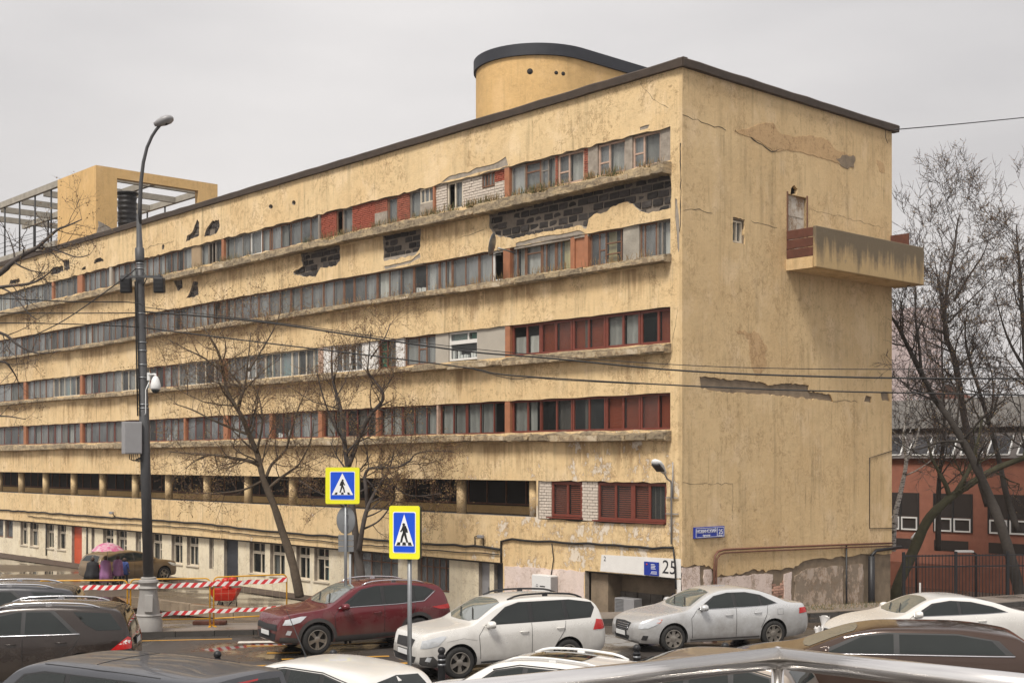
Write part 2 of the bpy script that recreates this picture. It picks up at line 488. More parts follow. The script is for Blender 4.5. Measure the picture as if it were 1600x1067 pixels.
def wet_mat(name, c1, c2, puddle, scale=.35, rmin=.06, rmax=.55):
    t = NT(name)
    g = t.noise(60, 3, .7); b = t.noise(.5, 5, .6); cr = t.noise(3, 7, .7)
    col = t.mix(b, c1, c2)
    col = t.mix(t.math('MULTIPLY', t.ramp(g, [(.45, 0), (.7, 1)]), .5), col, tuple(x * 2.2 for x in c1))
    col = t.mix(t.math('MULTIPLY', t.ramp(cr, [(.55, 0), (.72, 1)]), .5), col, tuple(x * .5 for x in c1))
    w = t.noise(scale, 4, .55, t.mapping((1, 1, 1), (4, 2, 0)))
    m = t.ramp(w, [(puddle - .06, 1), (puddle + .05, 0)])
    rough = t.math('ADD', t.math('MULTIPLY', t.math('SUBTRACT', 1.0, m), rmax - rmin), rmin)
    col = t.mix(t.math('MULTIPLY', m, .45), col, tuple(x * .5 for x in c1))
    h = t.math('MULTIPLY', t.noise(40, 3, .7), t.math('SUBTRACT', 1.0, m))
    t.bump(h, .4, .012)
    return t.out(col, rough, spec=.55)
M['asphalt'] = wet_mat('wet_asphalt', (.040, .034, .030), (.066, .056, .048), .50, .3, .05, .5)
M['yard'] = wet_mat('wet_yard_asphalt', (.085, .066, .05), (.12, .093, .07), .49, .16, .03, .42)
M['paving'] = wet_mat('wet_pavement', (.15, .125, .105), (.22, .185, .155), .40, .5, .2, .6)
M['soil'] = simple('bare_soil', (.21, .115, .055), .95, var=.5, scale=5, bump=.8)
M['kerb'] = simple('wet_kerb_stone', (.055, .050, .045), .35, var=.35, scale=4, bump=.3)
M['paint_yellow'] = simple('road_yellow', (.52, .27, .045), .5, var=.35, scale=7)
M['paint_white'] = simple('road_white', (.62, .58, .52), .5, var=.3, scale=7)
M['grass'] = simple('dull_grass', (.065, .075, .022), .9, var=.5, scale=8)
M['dry_grass'] = simple('dry_grass', (.26, .17, .075), .9, var=.4, scale=8)

xs = sorted(set([-700, -400, -200, -120, -80] + [-60 + i * 1.25 for i in range(0, 105)] + [75, 90, 120, 200, 400, 700]))
ys = sorted(set([-60, -30, -10, 5, 15] + [20 + i * 1.25 for i in range(0, 60)] + [100, 115, 140, 180, 260, 400, 700, 1500]))
mb = MB()
mb.add([(x, y, ground_z(x, y)) for y in ys for x in xs],
       [(j * len(xs) + i, j * len(xs) + i + 1, (j + 1) * len(xs) + i + 1, (j + 1) * len(xs) + i) for j in range(len(ys) - 1) for i in range(len(xs) - 1)], smooth=True)
tag(mb.build('ground', M['yard']), kind='structure')
def off_kerb(q, dens=12):
    out = []
    for a, b in zip(KERB, KERB[1:]):
        for k in range(dens):
            f = k / dens
            out.append((a[0] + (b[0] - a[0]) * f, a[1] + (b[1] - a[1]) * f))
    out.append(KERB[-1])
    res = []
    for i, p in enumerate(out):
        a, b = out[max(0, i - 1)], out[min(len(out) - 1, i + 1)]
        d = Vector((b[0] - a[0], b[1] - a[1])).normalized()
        res.append((p[0] - d.y * q, p[1] + d.x * q))
    return res
def strip(name, pa, pb, z, m, kind='structure', za=None):
    mb = MB()
    n = len(pa)
    mb.add([(p[0], p[1], z) for p in pa] + [(p[0], p[1], z if za is None else za) for p in pb],
           [(i, i + 1, n + i + 1, n + i) for i in range(n - 1)])
    return tag(mb.build(name, m), kind=kind)
road = strip('road', [(p[0], 4.0) for p in off_kerb(0)], off_kerb(0), 0.0, M['asphalt'])
pav = strip('pavement', off_kerb(0.16), off_kerb(2.1), 0.13, M['paving'], za=0.085)
# kerb stones, one by one
stone = MB(); stone.box((0, 0, 0), (.985, .16, .22)); stone_me = stone.mesh('kerb_stone', M['kerb'])
line = off_kerb(0.08, 40)
acc, last, cnt = 0.0, line[0], 0
for p in line[1:]:
    d = math.dist(p, last)
    while acc + d >= 1.0 and cnt < 290:
        f = (1.0 - acc) / d
        last = (last[0] + (p[0] - last[0]) * f, last[1] + (p[1] - last[1]) * f)
        d = math.dist(p, last); acc = 0.0
        if -26 < last[0] < 30:
            ang = math.atan2(p[1] - last[1], p[0] - last[0])
            link('kerb_stone', stone_me, pav, (last[0] - math.cos(ang) * .5, last[1] - math.sin(ang) * .5, 0.032 + random.Random(cnt).uniform(-.006, .006)), (0, 0, ang)); cnt += 1
    acc += d; last = p
# road paint
def road_line(name, pts, w, m, z=0.004):
    mb = MB()
    for a, b in zip(pts, pts[1:]):
        d = (Vector(b) - Vector(a)).normalized(); nrm = Vector((-d.y, d.x)) * w / 2
        mb.add([(a[0] - nrm.x, a[1] - nrm.y, z), (b[0] - nrm.x, b[1] - nrm.y, z), (b[0] + nrm.x, b[1] + nrm.y, z), (a[0] + nrm.x, a[1] + nrm.y, z)], [(0, 1, 2, 3)])
    return tag(mb.build(name, m), kind='structure')
kl = [p for p in off_kerb(-.62) if -30 < p[0] < 14]
road_line('edge_marking', [p for p in kl if p[0] < -7.2], .13, M['paint_yellow'])
def gpx(px, py, z=0.0):
    d = (CAMH - z) * FPX / (py - HY)
    return ((px - CX) / FPX * d, d)
for k, (x0, y0, x1, y1, w, m) in enumerate([
        (372, 1003, 540, 1000, .36, 'paint_white'), (385, 1009, 520, 1008, .16, 'paint_yellow'),
        (417, 1020, 470, 1019, .22, 'paint_yellow'), (440, 1030, 608, 1025, .18, 'paint_yellow'),
        (520, 1007, 605, 1003, .2, 'paint_yellow'), (575, 1039, 640, 1036, .22, 'paint_yellow'), (280, 1046, 420, 1040, .2, 'paint_yellow')]):
    road_line('crossing_marking', [gpx(x0, y0), gpx(x1, y1)], w, M[m], 0.004 + .002 * k)
# strip of darker broken asphalt along the foot of the facade, soil bed and its low edging
a = [FW(s, .35, 0) for s in range(6, 74, 2)]; b = [FW(s, 2.0, 0) for s in range(6, 74, 2)]
mb = MB(); n = len(a)
mb.add([(p.x, p.y, ground_z(p.x, p.y) + .05) for p in a] + [(p.x, p.y, ground_z(p.x, p.y) + .03) for p in b], [(i, i + 1, n + i + 1, n + i) for i in range(n - 1)])
tag(mb.build('footway', simple('dark_footway', (.085, .058, .042), .85, var=.35, scale=2, bump=.4)), kind='structure')
edge_pts = [gpx(205, 937, -.05), gpx(250, 941, -.05), gpx(298, 949, -.05), gpx(367, 956, -.05), gpx(425, 962, -.05)]
edging = thing('low_wall', 'low broken concrete edging wall along the bare soil bed behind the yellow barriers', 'wall', (edge_pts[2][0], edge_pts[2][1], -.1))
for a, b in zip(edge_pts, edge_pts[1:]):
    L = math.dist(a, b); nn = max(1, int(L / 1.1)); ang = math.atan2(b[1] - a[1], b[0] - a[0])
    for k in range(nn):
        f = (k + .5) / nn
        mb = MB(); mb.box((0, 0, 0), (L / nn - .03, .14, .36))
        o = mb.build('edging_stone', M['render_brown'], edging, bevel=.02)
        o.location = (a[0] + (b[0] - a[0]) * f - edging.location.x, a[1] + (b[1] - a[1]) * f - edging.location.y, .02 + .03 * ((k * 7) % 3 - 1))
        o.rotation_euler = (0, .01 * ((k * 5) % 3 - 1), ang)
mb = MB(); rg = random.Random(4)
bk = [(p[0] - 2.2, p[1] + 5.0) for p in edge_pts]
rows = 10; cols = len(edge_pts)
g = []
for j in range(rows):
    for i in range(24):
        f = i / 23 * (cols - 1); i0 = min(int(f), cols - 2); ff = f - i0
        a = (edge_pts[i0][0] + (edge_pts[i0 + 1][0] - edge_pts[i0][0]) * ff, edge_pts[i0][1] + (edge_pts[i0 + 1][1] - edge_pts[i0][1]) * ff + .1)
        b = (bk[i0][0] + (bk[i0 + 1][0] - bk[i0][0]) * ff, bk[i0][1] + (bk[i0 + 1][1] - bk[i0][1]) * ff)
        h = j / (rows - 1)
        x, y = a[0] + (b[0] - a[0]) * h, a[1] + (b[1] - a[1]) * h
        g.append((x, y, ground_z(x, y) + (.10 if 0 < j < rows - 1 else -.02) + (.16 * math.sin(min(h, 1) * math.pi) ** .6 * (1 - .3 * abs(f / (cols - 1) - .5)) + rg.uniform(0, .06)) * (1 if 0 < j < rows - 1 else 0) + (.12 if j == 0 else 0)))
mb.add(g, [(j * 24 + i, j * 24 + i + 1, (j + 1) * 24 + i + 1, (j + 1) * 24 + i) for j in range(rows - 1) for i in range(23)], smooth=True)
tag(mb.build('soil_bed', M['soil']), kind='structure')

# ------------------------------------------------------------------ the apartment block
block = thing('apartment_block', 'long ochre apartment block with ribbon windows, crumbling ledges and bare end wall', 'building', C0, BROT)
SMAX = 64.0
Z6, Z5, Z4, Z3 = (13.93, 14.98), (11.02, 12.12), (8.27, 9.38), (5.58, 6.72)
ZA = (2.66, 3.92)
ROOFZ = 16.70
def rect(a0, a1, b0, b1): return [(a0, b0), (a1, b0), (a1, b1), (a0, b1)]
def fpoly(pts, off=0): return [fac(x, y, off) for x, y in pts]
def epoly(pts, off=0): return [end(x, y, off) for x, y in pts]
S0 = 0.48
# patches where the plaster fell off (outlines on the wall)
PATCH = [fpoly(p) for p in [
    [(764, 341), (765, 357), (772, 368), (797, 372), (800, 374), (850, 362), (880, 358), (905, 352), (912, 357), (916, 358), (920, 342), (928, 335), (948, 331), (958, 322), (975, 316), (988, 318), (1000, 330), (1010, 333), (1030, 330), (1048, 325), (1049, 300), (1046, 281), (1000, 290), (900, 308), (830, 326), (790, 335)],
    [(598, 373), (600, 408), (614, 406), (636, 401), (649, 398), (657, 385), (657, 366), (640, 366)],
    [(469, 404), (473, 416), (458, 425), (460, 430), (493, 433), (498, 423), (501, 418), (524, 416), (531, 408), (531, 392), (518, 391), (504, 394)],
    [(258, 441), (284, 436), (285, 450), (278, 455), (270, 450), (262, 452)],
    [(290, 467), (297, 455), (302, 440), (309, 440), (310, 460), (302, 465)],
    [(290, 379), (292, 369), (300, 363), (308, 343), (311, 348), (311, 368), (301, 373)],
    [(319, 370), (323, 357), (331, 346), (342, 343), (343, 355), (337, 366)],
    [(146, 412), (148, 406), (157, 402), (163, 408)],
    [(78, 430), (83, 418), (98, 415), (99, 424), (88, 428)],
    [(100, 407), (108, 406), (109, 421), (100, 423)],
    [(127, 423), (129, 418), (134, 416), (134, 421)],
    [(14, 445), (16, 438), (30, 435), (31, 441)],
]]
RENDER = [fpoly(p) for p in [   # only the top coat gone
    [(690, 285), (701, 276), (717, 271), (730, 270), (745, 262), (765, 258), (780, 252), (790, 245), (794, 259), (760, 267), (730, 275)],
    [(600, 416), (620, 412), (642, 407), (656, 395), (657, 402), (640, 412), (602, 421)],
    [(806, 380), (850, 369), (880, 365), (905, 360), (915, 365), (880, 373), (838, 379), (806, 386)],
    [(1055, 310), (1058, 312), (1062, 350), (1063, 378), (1060, 395), (1056, 350)],
    [(1000, 199), (1015, 195), (1012, 201), (1000, 204)],
]]
HOLES_R = [fpoly([(423 + 3.4 * math.cos(a), 323 + 3.6 * math.sin(a)) for a in [i * .8 for i in range(8)]]),
           fpoly([(459 + 3 * math.cos(a), 317 + 4 * math.sin(a)) for a in [i * .8 for i in range(8)]]),
           fpoly([(253, 384), (255, 381), (257, 384), (256, 390), (253, 390)])]
ragged = lambda p, q: abs(p[1] - q[1]) > .3 and abs(p[0] - q[0]) < .01
for p in PATCH[:4]:
    for i, q in enumerate(p):
        if q[1] > 13.12: p[i] = (q[0], 13.64)
PJ = [jag(p, .12, .035, i + 1) for i, p in enumerate(PATCH)]
RJ = [jag(p, .15, .018, i + 50) for i, p in enumerate(RENDER)]
row_holes = []
for zr in (Z5, Z4, Z3): row_holes.append(jag(rect(S0, SMAX - .5, zr[0], zr[1]), .5, .018, int(zr[0] * 9), ragged))
row_holes.append(jag(rect(S0, SMAX - .5, Z6[0], Z6[1]), .35, .04, 7, ragged))
SA = fac(838, 780)[0]
row_holes.append(rect(SA, SMAX - .5, ZA[0], ZA[1]))
sw0, sw1 = fac(1041, 780)[0], fac(838.6, 780)[0] - .08
zw1, zw0 = 3.93, 2.60
row_holes.append(jag(rect(sw0, sw1, zw0, zw1), .3, .03, 21))
SBASE = fac(786, 890)[0]      # right of this the wall runs down to the ground
ZB = .985
sb0, sb1 = fac(1056, 920)[0], fac(914, 920)[0]
outer = [(.121, -1.7), (.121, ROOFZ), (SMAX, ROOFZ), (SMAX, ZB), (SBASE, ZB), (SBASE, -1.7)]
base_hole = [(sb0, -1.6), (sb0, fac(1056, 903)[1]), (fac(985, 897)[0], fac(985, 897)[1]), (sb1, fac(914, 891)[1]), (sb1, -1.6)]
mb = MB()
mb.slab(outer, row_holes + PJ + RJ + HOLES_R + [base_hole], FS, -.20, 0, 0, 1)
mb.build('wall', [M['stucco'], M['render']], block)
# bare render under the lost top coat, mortar bed and single blocks in the deep patches
for p in RENDER:
    mb = MB()
    a0, a1 = max(.14, min(q[0] for q in p) - .1), max(q[0] for q in p) + .1; b0, b1 = min(q[1] for q in p) - .06, max(q[1] for q in p) + .06
    mb.slab(rect(a0, a1, b0, b1), [], FS, -.19, -.022); mb.build('bare_render', M['render'], block)
for p in PATCH:
    mb = MB()
    a0, a1 = min(q[0] for q in p) - .1, max(q[0] for q in p) + .1; b0, b1 = min(q[1] for q in p) - .1, max(q[1] for q in p) + .1
    mb.slab(rect(a0, a1, b0, b1), [], FS, -.19, -.135); mb.build('mortar_bed', M['mortar'], block)
for p in HOLES_R:
    mb = MB()
    a0, a1 = min(q[0] for q in p) - .1, max(q[0] for q in p) + .1; b0, b1 = min(q[1] for q in p) - .1, max(q[1] for q in p) + .1
    mb.slab(rect(a0, a1, b0, b1), [], FS, -.19, -.16); mb.build('vent_back', M['dark_void'], block)
BLK = []
for k in range(5):
    rg = random.Random(k + 3); mb = MB()
    w, h = .440, .210
    fr = [(-w / 2, -h / 2), (0, -h / 2), (w / 2, -h / 2), (w / 2, 0), (w / 2, h / 2), (0, h / 2), (-w / 2, h / 2), (-w / 2, 0)]
    fj = [(x + rg.uniform(-.014, .014), z + rg.uniform(-.012, .012)) for x, z in fr]
    mb.add([(x * .96, rg.uniform(0, .02), z * .94) for x, z in fj] + [(0, -.012 + rg.uniform(-.01, .01), 0)] + [(x, .09, z) for x, z in fj],
           [(i, (i + 1) % 8, 8) for i in range(8)] + [(i, 9 + i, 9 + (i + 1) % 8, (i + 1) % 8) for i in range(8)])
    BLK.append(mb.mesh('cinder_block', M['cinder']))
rg = random.Random(11); nblk = 0
for pi, p in enumerate(PATCH):
    a0, a1 = min(q[0] for q in p), max(q[0] for q in p); b0, b1 = min(q[1] for q in p), max(q[1] for q in p)
    z = b0 - .05; j = 0
    while z < b1 + .1:
        s = a0 - .3 + (.24 if j % 2 else 0)
        while s < a1 + .3:
            pts = [(s + dx, z + dz) for dx in (-.2, 0, .2) for dz in (-.09, 0, .09)]
            if any(inside(q, p) for q in pts) and rg.random() > .07 and nblk < 299:
                deep = rg.choice([0, 0, -.02, .012, .035]) + rg.uniform(-.008, .008)
                o = link('cinder_block', rg.choice(BLK), block, FP(s, -.095 - deep, z), (rg.uniform(-.03, .03), rg.uniform(-.03, .03), rg.uniform(-.04, .04)))
                o.scale = (rg.uniform(.93, 1.03), 1, rg.uniform(.94, 1.03)); nblk += 1
            s += .475
        z += .25; j += 1
# inner structure: floors and the dim rooms behind the glass
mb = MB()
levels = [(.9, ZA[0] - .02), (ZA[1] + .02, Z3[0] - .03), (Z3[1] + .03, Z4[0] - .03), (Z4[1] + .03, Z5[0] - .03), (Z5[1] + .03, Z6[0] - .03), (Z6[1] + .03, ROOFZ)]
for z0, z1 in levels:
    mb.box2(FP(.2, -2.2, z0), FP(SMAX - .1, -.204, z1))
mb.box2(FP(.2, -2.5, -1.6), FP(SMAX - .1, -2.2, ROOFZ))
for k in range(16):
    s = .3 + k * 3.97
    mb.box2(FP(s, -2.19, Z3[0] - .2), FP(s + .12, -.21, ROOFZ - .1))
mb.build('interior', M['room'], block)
mb = MB()
mb.box2(FP(.02, -11.75, ROOFZ - .1), FP(SMAX, -.15, ROOFZ + .16))
mb.box2(FP(SMAX - .3, -11.78, -1.6), FP(SMAX, -.2, ROOFZ - .11))
mb.box2(FP(.2, -11.78, -1.6), FP(SMAX - .31, -11.5, ROOFZ - .11), 1)
mb.build('roof', [M['roof_felt'], M['stucco_end']], block)
# roof edge
rg = random.Random(2)
def edge_strip(mb, fn, a0, a1, step, z0, z1, n0, n1, jit, jz):
    n = int((a1 - a0) / step); vs_ = []
    for i in range(n + 1):
        a = a0 + (a1 - a0) * i / n
        k = rg.uniform(-jit, jit); kz = rg.uniform(-jz, jz); kb = rg.uniform(-jz, jz)
        vs_ += [fn(a, n0, z0), fn(a, n1 + k, z0 + kb), fn(a, n1 + k + .02, z1 - .05 + kz), fn(a, n1 + k - .04, z1 + kz), fn(a, n0, z1 + .02)]
    fs_ = [(i * 5 + k, i * 5 + (k + 1) % 5, (i + 1) * 5 + (k + 1) % 5, (i + 1) * 5 + k) for i in range(n) for k in range(5)]
    fs_ += [(0, 1, 2, 3, 4), tuple(n * 5 + k for k in (4, 3, 2, 1, 0))]
    mb.add(vs_, fs_)
mb = MB(); edge_strip(mb, FP, -.13, SMAX, .8, ROOFZ + .002, ROOFZ + .27, -.1, .14, .012, .014)
edge_strip(mb, EP, -.12, 12.05, .8, ROOFZ + .004, ROOFZ + .268, -.1, .145, .012, .014)
mb.build('roof_edge', M['cornice'], block)

# ---- ledges under the ribbon windows
def ledge(z0, z1, prot, seed, lean=0.0, crumble=.5):
    rg = random.Random(seed); mb = MB(); step = .16
    n = int((SMAX - .45) / step); vs_ = []; chip = 0; dz = 0
    for i in range(n + 1):
        s = .43 + i * step
        if chip <= 0 and rg.random() < .07 * crumble: chip = rg.randint(2, 9); dz = rg.uniform(.05, .13)
        c = dz if chip > 0 else 0.0
        chip -= 1
        e = prot + rg.uniform(-.02, .015) - c * .7
        zt = z1 + .02 * math.sin(s * .9 + seed) + rg.uniform(-.018, .018) - c * .5
        zb = z0 + .03 * math.sin(s * .37 + seed) + lean * s + (rg.uniform(0, .03))
        vs_ += [FP(s, -.18, zb + .02), FP(s, e - .05, zb), FP(s, e, zb + .03), FP(s, e - rg.uniform(0, .04), zt - .03), FP(s, e - .08, zt), FP(s, -.18, zt + .06)]
    k6 = 6
    fs_ = [(i * k6 + k, i * k6 + (k + 1) % k6, (i + 1) * k6 + (k + 1) % k6, (i + 1) * k6 + k) for i in range(n) for k in range(k6)]
    fs_ += [tuple(range(k6)), tuple(n * k6 + k for k in range(k6 - 1, -1, -1))]
    mb.add(vs_, fs_)
    return mb.build('ledge', M['ledge'], block)
def ledge_slabs(z0, z1, prot, seed, lean, fill, count):
    rg = random.Random(seed); s = .46; n = 0
    while s < 45 and n < count:
        L_ = rg.uniform(.5, 2.3)
        if rg.random() < fill:
            h = (z1 - z0) * rg.uniform(.45, .85); zc_ = z0 + lean * s + .03 * math.sin(s * .37 + seed - 10) + .025 + h / 2 + rg.uniform(0, .05)
            top = [(-L_ / 2 + L_ * k / 6, h / 2 + rg.uniform(-.045, .015)) for k in range(7)]; bot = [(L_ / 2 - L_ * k / 6, -h / 2 + rg.uniform(-.006, .012)) for k in range(7)]
            mb = MB(); mb.slab([(a + rg.uniform(-.02, .02) * (0 < i < 13), b) for i, (a, b) in enumerate(top + bot)], [], lambda a, b, n_: Vector((a, -n_, b)), -.05, .03)
            o = mb.build('ledge_slab', M['ledge_pale'] if rg.random() < .6 else M['ledge'], block)
            o.location = FP(s + L_ / 2, prot + rg.uniform(-.012, .02), zc_); o.rotation_euler = (rg.uniform(-.06, .06), rg.uniform(-.010, .010), rg.uniform(-.008, .008)); n += 1
        s += L_ + rg.uniform(.02, .12)
M['ledge_pale'] = stucco('pale_flaking_ledge', (.56, .46, .31), (.42, .34, .23), .56, .6, peelcol=(.24, .18, .12))
ledge(13.44, 13.80, .42, 1, .0006, .5)
ledge_slabs(13.44, 13.70, .40, 11, .0006, .55, 32); ledge_slabs(10.72, 10.94, .34, 12, .0010, .7, 36); ledge_slabs(7.92, 8.19, .32, 13, .0018, .75, 40); ledge_slabs(5.24, 5.50, .30, 14, -.0004, .8, 44)
ledge(10.72, 10.98, .36, 2, .0010, .5)
ledge(7.92, 8.22, .34, 3, .0018, 1.3)
ledge(5.24, 5.53, .32, 4, -.0004, 1.6)
# broken pieces hanging at the ledges, a fallen slab corner
# ---- windows
unit = MB(); unit.box((0, 0, 0), (1, 1, 1)); PANE = {}
for k in ('pane', 'pane_clean'): PANE[k] = unit.mesh('pane', M[k])
CURT = {}
def fbox(mb, s0, s1, n0, n1, z0, z1, mi=0): mb.box2(FP(s0, n0, z0), FP(s1, n1, z1), mi)
def window(sl, sr, z0, z1, cuts, fm, contents, n=-.15, fw=.045, transom=None, pane='pane', name='window', open_=(), deep=.05):
    """sl > sr (s grows to the left in the picture); cuts: s positions of the mullions"""
    mb = MB()
    a, b = min(sl, sr), max(sl, sr)
    fbox(mb, a, b, n - deep, n + .012, z1 - fw, z1); fbox(mb, a, b, n - deep, n + .012, z0, z0 + fw)
    fbox(mb, a, a + fw, n - deep, n + .01, z0 + fw, z1 - fw); fbox(mb, b - fw, b, n - deep, n + .01, z0 + fw, z1 - fw)
    cs = sorted([b] + list(cuts) + [a], reverse=True)
    for c in cuts: fbox(mb, c - fw * .5, c + fw * .5, n - deep, n + .006, z0 + fw, z1 - fw)
    tr = {}
    for i in range(len(cs) - 1):
        hi, lo = cs[i] - fw * .55, cs[i + 1] + fw * .55
        if transom and i in transom:
            for zt in transom[i]:
                fbox(mb, lo, hi, n - deep, n + .003, zt - fw * .4, zt + fw * .4)
    w = mb.build(name, M[fm], block)
    for i in range(len(cs) - 1):
        hi, lo = cs[i] - fw * .5, cs[i + 1] + fw * .5
        if hi - lo < .05: continue
        ct = contents[i % len(contents)] if contents else None
        if i not in open_:
            p = link('pane', PANE[pane], w)
            p.location = FP((hi + lo) / 2, n - .02, (z0 + z1) / 2); p.scale = (hi - lo, .008, z1 - z0 - fw * 1.6)
        if ct and ct != 'none':
            cm = MB()
            zc0, zc1 = z0 + .02, z1 - .02
            if ct == 'blind':
                ns = 17
                for k in range(ns):
                    zz = zc0 + (zc1 - zc0) * (k + .5) / ns
                    cm.box(FP((hi + lo) / 2, n - .11, zz), (hi - lo - .02, .006, (zc1 - zc0) / ns * .93), rot=Matrix.Rotation(.35, 3, 'X'))
                cm.build('blind', M['blind'], w)
            elif ct == 'lace':
                zc1 = z0 + (z1 - z0) * .62
                fbox(cm, lo, hi, n - .13, n - .12, zc0, zc1); cm.build('curtain', M['cur_pale'], w)
            elif ct.startswith('half_'):
                fbox(cm, lo + (hi - lo) * .45, hi, n - .13, n - .12, zc0, zc1); cm.build('curtain', M[ct[5:]], w)
            elif ct == 'stuff':
                r2 = random.Random(int(lo * 100))
                x = lo + .03
                while x < hi - .1:
                    ww = r2.uniform(.06, .14); fbox(cm, x, x + ww, n - .2, n - .1, zc0 + .03, zc0 + r2.uniform(.15, .4)); x += ww + r2.uniform(.03, .2)
                cm.build('windowsill_clutter', M['white_plastic'], w)
            else:
                nn = 6
                rr = [n - .12 + (.015 if q % 2 else -.015) for q in range(nn + 1)]
                xs_ = [lo + (hi - lo) * q / nn for q in range(nn + 1)]
                cm.add([FP(x, r, zc0) for x, r in zip(xs_, rr)] + [FP(x, r, zc1) for x, r in zip(xs_, rr)], [(q, q + 1, nn + 2 + q, nn + 1 + q) for q in range(nn)], smooth=True)
                cm.build('curtain', M[ct], w)
    return w
def sx(px): return fac(px, 700)[0]
def infill(sl, sr, z0, z1, kind, n=-.10):
    """brick or board filling between windows"""
    a, b = min(sl, sr), max(sl, sr)
    if kind in ('brick_white', 'brick_red', 'brick_mix'):
        mb = MB(); rg = random.Random(int(a * 77)); z = z0; j = 0
        bl, bh = (.25, .088) if kind == 'brick_white' else (.25, .075)
        if kind == 'brick_white': bl, bh = .24, .10
        while z < z1 - .02:
            s = a - (bl / 2 if j % 2 else 0)
            while s < b - .01:
                l, r = max(s, a) + .006, min(s + bl, b) - .006
                if r - l > .02:
                    k = rg.uniform(-.012, .012)
                    fbox(mb, l + .004, r - .004, n - .08, n + k, z + .010, min(z + bh, z1) - .010)
                s += bl
            z += bh; j += 1
        bm = M[kind]
        o = mb.build('brick_infill', bm, block); o['kind'] = 'stuff'
        m2 = MB(); fbox(m2, a, b, n - .12, n - .03, z0, z1); m2.build('infill_mortar', M['mortar'] if kind != 'brick_red' else M['brick_mix'], block)
    else:
        m2 = MB(); poly = rect(a, b, z0, z1)
        m2.slab(poly, [], FS, n - .1, n + .02)
        m2.build('infill_panel', M[kind], block)
def post(sl, sr, z0, z1, m='post_orange', n=.0):
    mb = MB(); fbox(mb, min(sl, sr) + .01, max(sl, sr) - .01, -.2, -.02 + n, z0 + .003, z1 - .003); mb.build('post', M[m], block, bevel=.012)
rw_ = random.Random(17)
def wrow(items, zr):
    for it in items:
        x0, x1, t = it[0], it[1], it[2]
        sl, sr = sx(x0), sx(x1)
        if t == 'post': post(sl, sr, zr[0], zr[1], *(it[3:4])); continue
        if t in ('brick_white', 'brick_red', 'brick_mix', 'render', 'panel_beige', 'plywood', 'white_wall', 'concrete', 'door_red', 'post_orange'):
            infill(sl, sr, it[4] if len(it) > 4 else zr[0], it[5] if len(it) > 5 else zr[1], t); continue
        if t == R_ and x0 > 500: it = tuple(it[:5]) + (dict(it[5] if len(it) > 5 else {}, pane='pane_clean'),)
        n = it[3]; cont = list(it[4]) if len(it) > 4 else ['cur_grey']
        if x1 < 500: cont = [c_ if c_ == 'stuff' or rw_.random() < .42 else rw_.choice(['none', 'none', dk, dk, 'half_cur_grey', 'half_cur_dark', g]) for c_ in (cont * 6)[:6]]
        kw = it[5] if len(it) > 5 else {}
        if isinstance(n, int): cuts = [sl + (sr - sl) * k / n for k in range(1, n)]
        else: cuts = [sx(c) for c in n]
        window(sl - .01, sr + .01, zr[0] + kw.pop('dz', .004), zr[1] - .004, cuts, t, cont, **kw)
zm = lambda zr, f: zr[0] + (zr[1] - zr[0]) * f
R_, B_, G_, P_, W_, O_, T_ = 'frame_red', 'frame_brown', 'frame_grey', 'frame_pink', 'frame_white', 'frame_old_white', 'frame_teal'
g, pl, dk, te, ye = 'cur_grey', 'cur_pale', 'cur_dark', 'cur_teal', 'cur_yellow'
